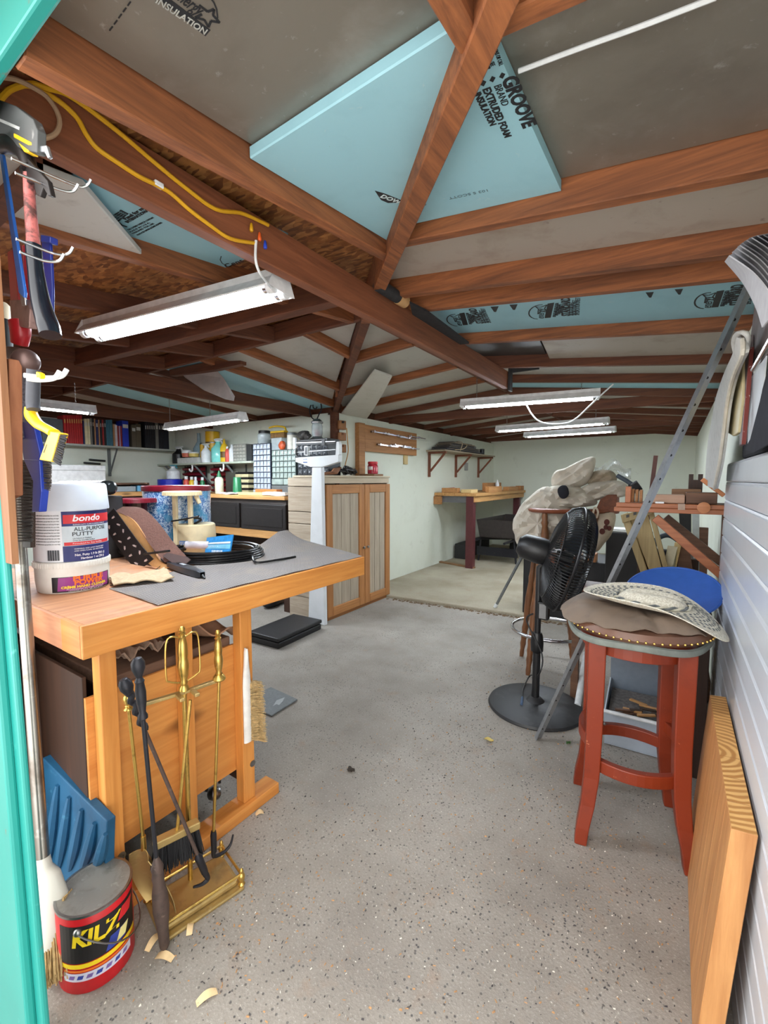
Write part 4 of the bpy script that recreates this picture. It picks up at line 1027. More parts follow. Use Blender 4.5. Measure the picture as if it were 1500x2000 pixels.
# packet card standing in the coil
pk = PY(430, 1082, cc.y + .03); p2 = PY(398, 1047, cc.y + .05)
A_, B_, C_, D_ = PY(400, 1080, cc.y), PY(448, 1083, cc.y), PY(455, 1044, cc.y + .03), PY(404, 1050, cc.y + .03)
kp = thing('packet', 'blue and white header-card packet standing in the black cable coil', 'packet', tuple((A_ + B_) / 2))
nx = (B_ - A_).normalized(); ny = (D_ - A_).normalized(); nzv = nx.cross(ny).normalized(); 
if nzv.dot(_c - A_) < 0: nzv = -nzv
build(MB().slab([A_, B_, C_, D_], -nzv * .006), 'card', plain('packet_blue', (44, 132, 196), .35, 0, .2, 60), kp)
def onq(P4, u0, v0, u1_, v1_): 
    f = lambda u, v: P4[0].lerp(P4[1], u).lerp(P4[3].lerp(P4[2], u), v); return [f(u0, v0), f(u1_, v0), f(u1_, v1_), f(u0, v1_)]
Q = [A_, B_, C_, D_]
build(MB().slab([p + nzv * .0003 for p in onq(Q, .02, .28, .98, .52)], nzv * .0003), 'card_print', plain('packet_cyan', (120, 190, 222), .4), kp)
build(MB().slab([p + nzv * .0003 for p in onq(Q, .04, .56, .96, .66)], nzv * .0003), 'card_print', plain('packet_white', (222, 234, 240), .4), kp)
M = frame(onq(Q, .5, .40, .6, .5)[0] + nzv * .0008, nx, ny)
t_ = fit_text('SUPPLY ADHESIVE', (B_ - A_).length * .86, .009); t_.v = [tuple(M @ V(p)) for p in t_.v]; build(t_, 'card_print', MATS['packet_white'], kp)
for k in range(10):
    build(MB().slab([p + nzv * .0003 for p in onq(Q, .28 + .045 * k, .03, .30 + .045 * k + .008 * (k % 3), .2)], nzv * .0003), 'card_print', MATS['packet_white'], kp)
# cream upside-down tub with blue print
c3 = at_base(382, 1077, ZT); R3 = rof(38, c3)
M = Matrix.Translation(c3); h3 = zof(378, 1022, c3) - ZT
ct3 = thing('cream_tub', 'cream plastic tub turned upside down behind the cable coil', 'tub', tuple(c3))
build(MB().lathe([(R3 * 1.02, 0), (R3 * 1.04, .004), (R3 * .98, h3 - .006), (R3 * .92, h3), (.001, h3 + .001)], 40, M), 'body', CREAM, ct3, True)
a3 = atan2(-c3.y, -c3.x)
onc(patch(.05, .022, 10), 'fadedblue', (120, 146, 196), c3, R3 * 1.01, a3 - .55, h3 * .4, .0008, ct3)
onc(fit_text('FINE GRIT', .042, .010), 'cream', (226, 214, 190), c3, R3 * 1.012, a3 - .55, h3 * .4, .0012, ct3)
# big clear jug with maroon lid and blue pattern
jc = at_base(350, 1070, ZB); Rj = rof(60, jc); hj = zof(352, 948, jc) - ZB
def jug_mat():
    m, nt, b = newmat('patterned_jug'); v = coords(nt); n = noise(nt, v, 60, 6, .75, 1.5); n2 = noise(nt, v, 12, 2, .5)
    c_ = ramp(nt, n, [(.40, srgb((34, 66, 128))), (.5, srgb((88, 136, 188))), (.56, srgb((196, 214, 228)))])
    c_ = mix_nodes(nt, ramp(nt, n2, [(.5, B0), (.6, (.8, .8, .8, 1))]), c_, srgb((70, 150, 196)))
    nt.links.new(c_, b.inputs['Base Color']); b.inputs['Roughness'].default_value = .18; b.inputs['Coat Weight'].default_value = .5; return m
jg = thing('pretzel_jug', 'large blue patterned jug with a maroon lid at the back of the workbench', 'jug', tuple(jc))
M = Matrix.Translation(jc)
build(MB().lathe([(Rj * .92, 0), (Rj, .01), (Rj, hj * .92), (Rj * .97, hj - .002)], 40, M), 'body', jug_mat(), jg, True)
MAROON = plain('maroon_plastic', (118, 22, 40), .35, 0, .1)
build(MB().lathe([(Rj * 1.02, hj - .03), (Rj * 1.03, hj - .027), (Rj * 1.03, hj - .004), (Rj * 1.0, hj), (.001, hj)], 40, M), 'lid', MAROON, jg, True)
# cream sprinkler head (pump fitting) and the maroon twin
def pump(base, zt_, rr, m, lab, m2, nozzle=True):
    t_ = thing('pump_top', lab, 'pump', tuple(base)); M = Matrix.Translation(base); h = zt_ - base.z
    build(MB().lathe([(rr, h - .022), (rr, h - .004), (rr * .96, h), (rr * .3, h + .001), (.001, h + .001)], 48, M), 'cap', m, t_, True)
    rb = MB()
    for k in range(64):
        a = 2 * pi * k / 64; rb.cbox((0, 0, 0), (.0024, .0024, .018), Matrix.Translation(base + V((cos(a) * rr, sin(a) * rr, h - .013))) @ Matrix.Rotation(a, 4, 'Z'))
    build(rb, 'cap_ribs', m, t_, kind='stuff')
    for sx in (-.42, .42):
        o_ = base + u1 * (rr * sx)
        build(MB().box((-.011, -.011, 0), (.011, .011, h - .022), Matrix.Translation(o_) @ Matrix.Rotation(YAW, 4, 'Z')), 'leg', m2, t_, bev=.003)
    if nozzle:
        o_ = base + u1 * (rr * .75) + V((0, 0, h - .024)); build(MB().tube([o_, o_ + u1 * .018 - V((0, 0, .04))], [.012, .010], 12), 'nozzle', m, t_, True)
    return t_
cp = at_base(360, 1082, ZT); pump(cp, zof(362, 959, cp), rof(35, cp), CREAM, 'cream ribbed pump top standing before the blue patterned jug', CREAM)
cm = at_base(270, 1081, ZB); pump(cm, zof(273, 973, cm), rof(37, cm), MAROON, 'maroon ribbed pump top on the bench behind the tool belt', plain('dark_maroon', (74, 22, 40), .5, 0, .4, 80), False)
# green rag pouch, pale bundle, dark cords, pen
def lump(name, base, sx, sy, sz, m, lab, cat, seed=1, rough=.18):
    rnd = random.Random(seed); ph = [rnd.uniform(0, 6) for _ in range(6)]
    def f(u, v):
        a = 2 * pi * u; b_ = pi * v; k = 1 + rough * (sin(3 * a + ph[0]) * sin(2 * b_ + ph[1]) + .6 * sin(5 * a + ph[2] + 3 * b_))
        return base + V((cos(a) * sin(b_) * sx * k, sin(a) * sin(b_) * sy * k, sz * (1 - cos(b_)) * .5 * 2 * (1 + .4 * rough * sin(4 * a + ph[3]) * sin(b_))))
    return solo(MB().sheet(f, 22, 14, closed_u=True), name, m, lab, cat, tuple(base), smooth=True)
cg = at_base(312, 1078, ZB); lump('cloth_pouch', V((cg.x, cg.y, ZB + .001)), .045, .04, .046, plain('olive_cloth', (92, 104, 84), .85, 0, .3, 40, bmp=.5), 'crumpled olive green cloth pouch behind the cable coil', 'pouch', 4)
cg = at_base(226, 1085, ZB); lump('plastic_bag', V((cg.x, cg.y, ZB + .001)), .05, .04, .07, plain('clear_bag', (176, 190, 190), .25, 0, .25, 30), 'pale crumpled plastic bag bundle behind the putty can', 'bag', 9)
cg = at_base(268, 1092, ZB); lump('dark_rags', V((cg.x, cg.y, ZB + .001)), .10, .05, .030, plain('dark_rag', (40, 38, 40), .9, 0, .4, 40, bmp=.5), 'dark heap of rags and cords behind the belt', 'rags', 12, .3)
w0 = [PY(x, y, c3.y - .03) for x, y in ((342, 1056), (360, 1034), (392, 1016), (376, 1012), (348, 1022), (338, 1040))]
for p in w0: p.z = max(p.z, ZB + .012)
solo(MB().tube(smoothpath(w0, 8), .006, 8), 'power_cord', BLACKP, 'black flat power cord looped over the cream tub', 'cord', tuple(w0[0]), smooth=True)
w0 = [PY(x, y, cp.y - .04) for x, y in ((335, 1018), (360, 1014), (388, 1008))]
solo(MB().tube(smoothpath(w0, 6), .004, 8), 'power_cord', BLACKP, 'thin black cord lying straight in front of the cream pump top', 'cord', tuple(w0[0]), smooth=True)

# ------------------------------------------------------------------ cabinet with two panelled doors at the inner corner
SIDING = wood('weathered_siding', (150, 134, 114), (190, 176, 156), 'X', .8, 1.0, False, (160, 144, 122))
OAKP = wood('grey_oak_panel', (152, 138, 120), (186, 172, 152), 'Z', .7, 1.0, False)
OAKF = wood('oak_frame', (146, 92, 48), (188, 132, 78), 'Z', .55, .8, False)
OAKFY = wood('oak_frame_y', (146, 92, 48), (188, 132, 78), 'Y', .55, .8, False)
PALE = wood('pale_top', (176, 160, 136), (208, 194, 170), 'Y', .7, .8, False)
XC, YC0, YC1, ZC = -2.62, 2.95, 4.05, 1.34
cab = thing('cabinet', 'tall storage cabinet with weathered plank sides and two oak framed doors', 'cabinet', (-2.8, 3.5, 0))
zs = [0.0]
for yy in (1160, 1105, 1060, 1021, 998, 950): zs.append(max(0, PY(562, yy, YC0).z))
zs.append(ZC - .02)
for i in range(len(zs) - 1):
    build(MB().box((XI - .06, YC0, zs[i] + .003), (XC - .02, YC0 + .018, zs[i + 1] - .003)), 'side_plank', SIDING, cab, bev=.003)
build(MB().box((XI - .06, YC0 + .018, .02), (XI + .01, YI - .02, ZC - .02)), 'back', SIDING, cab)
build(MB().box((XI + .012, YC0 + .019, .02), (XC - .019, YC1, .06)), 'bottom', SIDING, cab)
build(MB().box((XI + .012, YC1 - .018, .06), (XC - .019, YC1, ZC - .02)), 'side_panel', SIDING, cab)
build(MB().box((XI + .012, YC0 - .005, ZC - .02), (XC + .01, YC1 + .012, ZC)), 'top', PALE, cab, bev=.004)
build(MB().box((XC - .019, YC0, ZC - .075), (XC, YC1, ZC - .021)), 'top_rail', PALE, cab, bev=.002)
build(MB().box((XC - .019, YC0, 0), (XC, YC0 + .035, ZC - .076)), 'stile', SIDING, cab, bev=.002)
build(MB().box((XC - .019, YC0 + .036, 0), (XC, YC1, .03)), 'toe_rail', OAKFY, cab, bev=.002)
ym = PX(709, 1000, XC).y
for (ya, yb_, hinge) in ((YC0 + .04, ym - .004, 0), (ym + .004, YC1 - .012, 1)):
    fr = .085
    z0, z1 = .035, ZC - .085
    dr_ = build(MB().box((XC + .001, ya + fr * .6, z0 + fr * .6), (XC + .006, yb_ - fr * .6, z1 - fr * .6)), 'door', OAKP, cab)
    for (p, q, m) in (((ya, z0), (ya + fr, z1), OAKF), ((yb_ - fr, z0), (yb_, z1), OAKF), ((ya + fr, z0), (yb_ - fr, z0 + fr), OAKFY), ((ya + fr, z1 - fr), (yb_ - fr, z1), OAKFY)):
        build(MB().box((XC + .001, p[0], p[1]), (XC + .024, q[0], q[1])), 'door_frame', m, dr_, bev=.006)
    n = 3
    for k in range(n):
        w_ = (yb_ - ya - 2 * fr) / n
        build(MB().box((XC + .006, ya + fr + k * w_ + .003, z0 + fr), (XC + .011, ya + fr + (k + 1) * w_ - .003, z1 - fr)), 'door_plank', OAKP, dr_, bev=.002)
    yk = yb_ - .03 if hinge == 0 else ya + .03
    c = V((XC + .025, yk, PX(709, 1068, XC).z))
    build(MB().lathe([(.006, 0), (.006, .008), (.013, .014), (.014, .02), (.008, .024)], 16, Matrix.Translation(c) @ Matrix.Rotation(pi / 2, 4, 'Y')), 'knob', STEEL, dr_, True)
    for zh in (PX(632, 978, XC).z, .22):
        yh = ya - .012 if hinge == 0 else yb_ - .012
        build(MB().box((XC + .001, yh, zh - .03), (XC + .008, yh + .022, zh + .03)), 'hinge', IRON, dr_, bev=.002)

# ------------------------------------------------------------------ physician's scale
WSC = blotch('white_scale_enamel', (222, 226, 228), [((196, 200, 200), 5, .5, .5, .3), ((150, 140, 120), 44, .72, .6, .05)], .35)
sc0 = [G(498, 1249), G(544, 1269), G(634, 1228), G(590, 1209)]
sca = thing('beam_scale', 'white column beam scale with a black foot platform before the cabinet', 'scale', tuple(G(566, 1238)))
e1 = (sc0[2] - sc0[1]); e1.z = 0; e1.normalize(); e2 = V((-e1.y, e1.x, 0))
pA, pB = sc0[1], G(628, 1229); Wp = (sc0[0] - sc0[1]).length
pl = [pA, pB, pB + e2 * Wp, pA + e2 * Wp]
BL = plain('black_enamel', (26, 26, 28), .5, 0, .2)
build(MB().slab([p for p in pl], (0, 0, .05)), 'base', BL, sca, bev=.01)
ctr = sum(pl, V()) / 4
build(MB().slab([ctr + (p - ctr) * 1.02 + V((0, 0, .056)) for p in pl], (0, 0, .03)), 'platform', BL, sca, bev=.008)
YS = 2.905
xl0, xr0 = PY(602, 1212, YS).x, PY(634, 1212, YS).x; xl1, xr1 = PY(609, 915, YS).x, PY(628, 915, YS).x; zcol = PY(618, 912, YS).z
mb = MB(); mb.add([(xl0, YS, .0), (xr0, YS, .0), (xr0, YS + .04, .0), (xl0, YS + .04, .0), (xl1, YS, zcol), (xr1, YS, zcol), (xr1, YS + .04, zcol), (xl1, YS + .04, zcol)],
       [(0, 3, 2, 1), (4, 5, 6, 7), (0, 1, 5, 4), (1, 2, 6, 5), (2, 3, 7, 6), (3, 0, 4, 7)])
build(mb, 'column', WSC, sca, bev=.006)
S = lambda x, y, d_=0: PY(x, y, YS - .01 + d_)
build(MB().slab([S(577, 894), S(577, 902), S(606, 912), S(630, 912), S(661, 902), S(661, 888)], (0, .05, 0)), 'head', WSC, sca, bev=.003)
build(MB().slab([S(655, 890), S(663, 888), S(663, 868), S(661, 862), S(657, 863)], (0, .035, 0)), 'beam_guide', WSC, sca, bev=.002)
for (a, b_, w_, m, nm) in (((579, 865), (655, 862), .010, STEEL, 'upper_beam'), ((580, 869), (655, 866), .006, BLACKP, 'beam_scale_strip'), ((577, 884), (655, 878), .008, STEEL, 'lower_beam')):
    build(MB().bar(S(*a, .01), S(*b_, .01), .010, w_), nm, m, sca, bev=.001)
build(MB().slab([S(628, 858), S(634, 858), S(634, 870), S(628, 870)], (0, .03, 0)), 'poise', BLACKP, sca, bev=.002)
build(MB().slab([S(594, 871), S(601, 871), S(601, 890), S(594, 890)], (0, .03, 0)), 'poise', STEEL, sca, bev=.002)
build(MB().slab([S(595.5, 873, -.001), S(599.8, 873, -.001), S(599.8, 888, -.001), S(595.5, 888, -.001)], (0, .002, 0)), 'poise_face', BLACKP, sca)
build(MB().tube([S(582, 872), S(578, 876), S(578, 888), S(581, 894)], .005, 8), 'beam_yoke', STEEL, sca, True)
t_ = fit_text('SCALE WORKS', .05, .012); M = frame(S(596, 897, -.002), (1, 0, 0), (0, 0, 1)); t_.v = [tuple(M @ V(p)) for p in t_.v]; build(t_, 'print', plain('blue_ink', (60, 90, 150), .5), sca)
build(MB().slab([S(592, 902, -.001), S(600, 902, -.001), S(600, 904, -.001), S(592, 904, -.001)], (0, .001, 0)), 'print', MATS['blue_ink'], sca)

# ------------------------------------------------------------------ on the cabinet top
zc = ZC + .001
def onx(x, y, X=-2.75): p = PX(x, y, X); return p
def lat(name, label, cat, base, prof, m, parts=(), group=None, n=20):
    """turned thing: prof is (r, z) of its body; parts are (name, profile, material)"""
    t_ = thing(name, label, cat, tuple(base), group); M = Matrix.Translation(base)
    build(MB().lathe(prof, n, M), 'body', m, t_, True)
    for nm, pr, mm in parts: build(MB().lathe(pr, n, M), nm, mm, t_, True)
    return t_
c = onx(728, 922, -2.72); c.z = zc + .022
REDP = plain('red_plastic', (190, 30, 44), .4)
j = lat('plastic_jar', 'red lidded clear jar half full of red hardware on the cabinet top', 'jar', c, [(.052, 0), (.056, .004), (.056, .085), (.046, .100)], plain('red_fill', (176, 40, 56), .25, 0, .3, 60), [('lid', [(.052, .1005), (.053, .104), (.053, .126), (.05, .130)], REDP)])
onc(patch(.055, .036, 8), 'paleprint', (216, 206, 206), c, .0565, atan2(-c.y, -c.x) - .45, .06, .0006, j)
solo(MB().slab([V((c.x - .09, c.y - .12, zc)), V((c.x + .07, c.y - .08, zc)), V((c.x + .07, c.y + .10, zc)), V((c.x - .07, c.y + .09, zc))], (0, 0, .02)), 'wood_scrap', wood('scrap_brown', (110, 74, 44), (150, 106, 66), 'Y'), 'brown wood offcut under the red jar', 'offcut', bev=.003)
p0 = onx(690, 915, -2.74)
rnd = random.Random(21); pts = []
for i in range(40):
    a = i * .9; pts.append(V((-2.76 + .07 * sin(a) * (.5 + .5 * rnd.random()), p0.y - .05 + .12 * cos(a * 1.07) + rnd.uniform(-.03, .03), zc + .012 + .09 * rnd.random() * (.4 + .6 * abs(sin(a * .5))))))
solo(MB().tube(smoothpath(pts, 4), .011, 7), 'cord_pile', BLACKP, 'tangled black cords heaped on the cabinet top', 'cords', (p0.x, p0.y, zc), smooth=True)
hl = thing('leather_holster', 'brown leather holster lying at the left of the cabinet top', 'holster', (onx(655, 918, -2.70).x, onx(655, 918, -2.7).y, zc))
LEA = plain('brown_leather', (132, 84, 52), .6, 0, .2, 40, bmp=.2)
q = [onx(632, 926, -2.68), onx(660, 924, -2.68), onx(668, 910, -2.70), onx(654, 912, -2.7), onx(650, 918, -2.7), onx(634, 920, -2.68)]
dz_ = zc - min(p.z for p in q)
build(MB().slab([p + V((0, 0, dz_)) for p in q], (-.04, .02, 0)), 'pouch', LEA, hl, bev=.006)
# hung on the post: three leather pouches with a yellow cord
for i, (y0, y1) in enumerate(((818, 836), (842, 858), (866, 882))):
    c = PY(678, (y0 + y1) / 2, YI - .02); h_ = (PY(678, y0, YI - .02) - PY(678, y1, YI - .02)).length
    X0 = XI + .012
    hk = thing('hung_block', ('topmost', 'middle', 'lowest')[i] + ' of three brown wooden blocks hanging on the corner post', 'block', (X0 + .03, YI + .05, c.z - h_ / 2))
    build(MB().box((X0, YI + .02, c.z - h_ / 2), (X0 + .045, YI + .11, c.z + h_ / 2)), 'body', wood('block_tan', (142, 92, 50), (176, 124, 74), 'Z'), hk, bev=.004)
    build(MB().tube([(X0 + .046, YI + .045, c.z + h_ * .3), (X0 + .065, YI + .045, c.z + h_ * .3)], .012, 10), 'knob', IRON if i == 0 else LEA, hk, True)
cdp = [PX(677, 836, XI + .075), PX(679, 862, XI + .075), PX(680, 882, XI + .085), PX(675, 905, XI + .10), PX(671, 922, XI + .12)]
solo(MB().tube(smoothpath(cdp, 6), .005, 7), 'extension_cord', plain('amber_cord', (196, 140, 60), .5), 'amber cord dangling from the corner post blocks', 'cord', tuple(cdp[-1]), smooth=True)

# ------------------------------------------------------------------ board of bar clamps on the inner wall
CLB = wood('clamp_board', (150, 98, 54), (190, 136, 84), 'Y', .6, .8)
XW = XI + .001
u0, u1_, u2_, u3 = PX(713, 829, XW + .05), PX(814, 852, XW + .05), PX(814, 890, XW + .05), PX(713, 881, XW + .05)
cbd = thing('clamp_rack', 'tan plank rack fixed across the inner wall holding chrome bar clamps', 'rack', (XW + .03, (u0.y + u1_.y) / 2, u2_.z))
build(MB().box((XW + .02, u0.y, u3.z), (XW + .05, u1_.y, u0.z)), 'plank', CLB, cbd, bev=.003)
pz = PX(706, 912, XW + .055)
y0_, y1_ = PX(701, 830, XW + .055).y, PX(713, 830, XW + .055).y
build(MB().box((XW, y0_, ZC - .02), (XW + .058, y1_ - .004, u0.z + .01)), 'upright', CLB, cbd, bev=.003)
yb_ = PX(790, 900, XW + .02).y
build(MB().box((XW, yb_, u3.z - .12), (XW + .02, yb_ + .09, u0.z)), 'cleat', wood('pine_cleat', (190, 164, 110), (216, 192, 140), 'Z'), cbd, bev=.002)
for i, (x, y, ln) in enumerate(((736, 844, 26), (763, 849, 26), (786, 854, 26), (747, 869, 26), (776, 870, 26), (793, 874, 28), (806, 853, 22))):
    X0 = XW + .051
    a = PX(x, y, X0 + .03); L_c = .32
    cl = thing('bar_clamp', 'chrome bar clamp, ' + ('nearest of the upper three', 'middle of the upper three', 'farthest of the upper three', 'nearest of the lower row', 'second of the lower row', 'third of the lower row', 'topmost at the far edge')[i] + ' on the plank rack', 'clamp', tuple(a), 'bar clamps on the wall rack')
    build(MB().bar(V((X0 + .03, a.y - .09, a.z)), V((X0 + .05, a.y + L_c, a.z - .004)), .006, .014), 'bar', CHROME, cl)
    build(MB().cbox((X0 + .032, a.y - .07, a.z), (.045, .025, .032)), 'jaw', CHROME, cl, bev=.005)
    build(MB().cbox((X0 + .045, a.y + .14, a.z - .002), (.04, .022, .03)), 'sliding_jaw', CHROME, cl, bev=.005)
    build(MB().tube([V((X0 + .001, a.y - .07, a.z)), V((X0 + .010, a.y - .07, a.z))], .012, 12), 'screw_pad', STEEL, cl, True)

# ------------------------------------------------------------------ wall shelf with a stack of boards
RW2 = wood('red_bracket_wood', (96, 52, 36), (140, 84, 58), 'Z', .6)
sa, sb = PX(828, 887, XW), PX(958, 893, XW)
zsh = 1.70; yS0, yS1 = PX(832, 885, XW).y, 7.6; XS = XW + .30
ws = thing('wall_shelf', 'grey plank wall shelf on three red wooden brackets above the long worktable', 'shelf', (XW + .15, (yS0 + yS1) / 2, zsh))
build(MB().box((XW, yS0, zsh), (XS, yS1, zsh + .02)), 'board', wood('grey_shelf', (142, 128, 108), (178, 164, 142), 'Y', .7), ws, bev=.002)
for yy in (yS0 + .06, yS0 + .98, yS0 + 1.95):
    build(MB().box((XW, yy, zsh - .36), (XW + .03, yy + .035, zsh - .001)), 'bracket_upright', RW2, ws, bev=.002)
    build(MB().box((XW + .031, yy, zsh - .03), (XS - .02, yy + .035, zsh - .001)), 'bracket_arm', RW2, ws, bev=.002)
    build(MB().bar((XW + .03, yy + .0175, zsh - .28), (XS - .05, yy + .0175, zsh - .035), .03, .024), 'bracket_brace', RW2, ws, bev=.002)
GREYB = [plain('board_grey%d' % i, c_, .7, 0, .15) for i, c_ in enumerate(((92, 84, 78), (70, 70, 78), (128, 112, 92), (58, 58, 66), (150, 134, 112)))]
rnd = random.Random(4); zz = zsh + .021
for i in range(11):
    L0 = rnd.uniform(.0, .12) + .02 * i; y0 = yS0 + .05 + L0; y1 = yS0 + 1.55 - .05 * i + rnd.uniform(-.1, .1); th = .011
    lab_ = ('lowest', 'second lowest')[i] if i < 2 else ('topmost' if i == 10 else None)
    solo(MB().box((XW + .02 + rnd.uniform(0, .03), y0, zz), (XS - .02 + rnd.uniform(-.03, .02), y1, zz + th)), 'thin_board', GREYB[i % 5], (lab_ + ' thin board of the stack on the wall shelf') if lab_ else 'thin board inside the tied stack on the wall shelf', 'board', group=None if lab_ else 'boards stacked on the wall shelf'); zz += th + .0012
tiep = [V((XS + .005, yS0 + .5, zsh + .024)), V((XS + .01, yS0 + .55, zz)), V((XW + .15, yS0 + .6, zz + .008)), V((XS + .008, yS0 + .72, zz - .02)), V((XS + .012, yS0 + .6, zsh + .06)), V((XS + .012, yS0 + .3, zsh + .03))]
solo(MB().tube(smoothpath(tiep, 6), .006, 6), 'twine', plain('pale_twine', (196, 176, 146), .8), 'pale twine tied round the stack of boards on the wall shelf', 'twine', smooth=True)
c = V((XW + .2, yS0 + 1.65, zsh + .021)); lat('black_pot', 'small black pot at the far end of the stacked boards', 'pot', c, [(.035, 0), (.04, .004), (.04, .09), (.036, .092)], BLACKP, [('lid', [(.042, .0925), (.042, .1), (.02, .104)], BLACKP)], n=16)
ot = PX(909, 912, XW); tag(build(MB().box((XW, ot.y - .05, ot.z - .06), (XW + .03, ot.y + .05, ot.z + .07)), 'wall_outlet', plain('outlet_grey', (150, 150, 148), .4), bev=.006), 'grey outlet box on the wall below the wall shelf', 'outlet')

# ------------------------------------------------------------------ long worktable on maroon legs
PINE = wood('worn_pine', (176, 126, 72), (214, 166, 106), 'Y', .6, .8)
MAR = plain('maroon_paint', (84, 34, 38), .5, 0, .15)
lg = G(925, 1110, .03); zt_ = PX(932, 963, lg.x).z
XT = lg.x + .05; YT0, YT1 = lg.y - .06, 8.28
wt = thing('worktable', 'long pine worktable on maroon square legs against the inner wall', 'table', (-2.7, 7, .03))
Xw_ = XI + .002
npl = 4
for k in range(npl):
    x0 = Xw_ + (XT - Xw_) * k / npl; x1 = Xw_ + (XT - Xw_) * (k + 1) / npl
    build(MB().box((x0 + .001, YT0 + random.uniform(-.01, .01), zt_ - .045), (x1 - .001, YT1, zt_)), 'top_plank', PINE, wt, bev=.004)
build(MB().box((Xw_, YT0 + .02, zt_ - .14), (XT - .07, YT0 + .05, zt_ - .046)), 'apron', plain('grey_rail', (96, 96, 98), .5, 0, .1), wt, bev=.002)
build(MB().box((Xw_, YT0 - .03, zt_ - .17), (Xw_ + .12, YT0 + .018, zt_ - .05)), 'bracket_block', CLB, wt, bev=.004)
for yy in (lg.y - .0, 8.1):
    build(MB().box((XT - .16, yy - .05, .03), (XT - .05, yy + .05, zt_ - .046)), 'leg', MAR, wt, bev=.004)
build(MB().box((XT - .05, YT0 + .02, zt_ - .13), (XT - .03, YT1, zt_ - .046)), 'front_rail', PINE, wt, bev=.003)
zt2 = zt_ + .001
def tbl(x0, x1, y0, y1, X0, X1, name, m, lab, cat, h_):
    ya, yb2 = PX(x0, y0, X0).y, PX(x1, y1, X0).y
    return solo(MB().box((X0, ya, zt2), (X1, yb2, zt2 + h_)), name, m, lab, cat, bev=.004)
TANW = wood('tan_offcut', (170, 116, 66), (206, 152, 96), 'Y'); PALEW = wood('pale_offcut', (210, 178, 120), (232, 206, 150), 'Y')
solo(MB().box((XT - .55, YT0 + .02, zt2), (XT - .30, YT0 + .12, zt2 + .07)), 'offcut', TANW, 'tan board offcut on the near edge of the worktable', 'offcut', bev=.004)
solo(MB().box((XT - .26, YT0 + .05, zt2), (XT - .10, YT0 + .30, zt2 + .05)), 'offcut', PALEW, 'pale pine block beside the tan offcut on the worktable', 'offcut', bev=.004)
solo(MB().box((XT - .08, YT0 + .55, zt2), (XT - .02, YT0 + 1.15, zt2 + .085)), 'offcut', TANW, 'long brown block standing on the worktable front edge', 'offcut', bev=.004)
solo(MB().box((XT - .30, YT0 + 1.0, zt2), (XT - .22, YT0 + 1.7, zt2 + .14)), 'offcut', CLB, 'brown board on edge at the middle of the worktable', 'offcut', bev=.004)
solo(MB().box((XT - .14, YT0 + 1.55, zt2), (XT - .04, YT0 + 2.1, zt2 + .07)), 'offcut', TANW, 'low wood block toward the far end of the worktable', 'offcut', bev=.004)
solo(MB().box((XT - .12, YT0 + 2.2, zt2), (XT - .02, YT0 + 2.38, zt2 + .08)), 'offcut', CLB, 'farthest wood block on the worktable', 'offcut', bev=.004)
c = V((XT - .16, YT0 + 1.32, zt2)); lat('glue_bottle', 'small white bottle with a dark base standing on the worktable', 'bottle', c, [(.03, 0), (.032, .004), (.032, .05)], BLACKP, [('sleeve', [(.032, .0505), (.032, .13), (.012, .16), (.010, .19)], plain('bottle_white', (230, 230, 232), .4))], n=14)
c = V((XT - .52, YT0 + .30, zt2)); dl = thing('hand_drill', 'red and silver hand drill lying at the near end of the worktable', 'drill', tuple(c))
build(MB().tube([c + V((0, -.12, .04)), c + V((0, .08, .04))], [.03, .034], 12), 'body', plain('drill_red', (150, 52, 40), .4), dl, True)
build(MB().tube([c + V((0, .081, .04)), c + V((0, .16, .04)), c + V((0, .26, .04))], [.02, .016, .006], 12), 'chuck', STEEL, dl, True)
build(MB().bar(c + V((0, -.09, .02)), c + V((.1, -.12, .02)), .035, .03), 'grip', BLACKP, dl, bev=.006)
# under the table: wheelbarrow, long box
wbw = thing('wheelbarrow', 'dark steel wheelbarrow parked under the far worktable', 'wheelbarrow', tuple(G(975, 1095, .03)))
DGM = plain('dark_barrow', (62, 56, 54), .5, .3, .2)
w0 = G(938, 1098, .03); w1 = G(1002, 1098, .03); ww = V((1, 0, 0)); wn = V((-ww.y, ww.x, 0)); wc = (w0 + w1) / 2
pz = lambda y: zof(970, y, wc)
zr, zbm = pz(1015), pz(1050)
trv = []
for s_, z_ in ((1.0, zbm), (1.42, zr)):
    for a, b_ in ((-.5, -.1), (.5, -.1), (.42, .75), (-.42, .75)):
        trv.append(wc + ww * (.06 + a * .62 * (s_ if a > 0 else 1 + (s_ - 1) * .3)) + wn * (b_ * s_) + V((0, 0, z_ - .03)))
mb = MB().add(trv, [(3, 2, 1, 0), (0, 1, 5, 4), (1, 2, 6, 5), (2, 3, 7, 6), (3, 0, 4, 7)]); tr = build(mb, 'tray', DGM, wbw, bev=.02)
so = tr.modifiers.new('thick', 'SOLIDIFY'); so.thickness = .012
for sg in (-1, 1):
    b_ = wc + ww * (.26 * sg)
    build(MB().tube([b_ + wn * -.45 + V((0, 0, zbm - .05)), b_ + wn * .0 + V((0, 0, zbm - .06)), b_ + wn * .8 * 1.0 - ww * (.2 * sg) + V((0, 0, zbm - .14))], .018, 8), 'handle', IRON, wbw, True)
    build(MB().tube([b_ + V((0, 0, zbm - .06)), b_ + ww * .04 * sg + V((0, 0, .0))], .016, 8), 'leg', IRON, wbw, True)
build(MB().bar(wc - ww * .32 + V((0, 0, .16)), wc + ww * .32 + V((0, 0, .16)), .03, .13), 'cross_brace', IRON, wbw)
whc = wc + wn * .85 + V((0, 0, .13)); M = frame(whc, wn, (0, 0, 1))
build(MB().lathe([(.06, -.03), (.12, -.035), (.13, -.02), (.13, .02), (.12, .035), (.06, .03)], 24, M), 'wheel', BLACKR, wbw, True)
bq = G(890, 1086, .03)
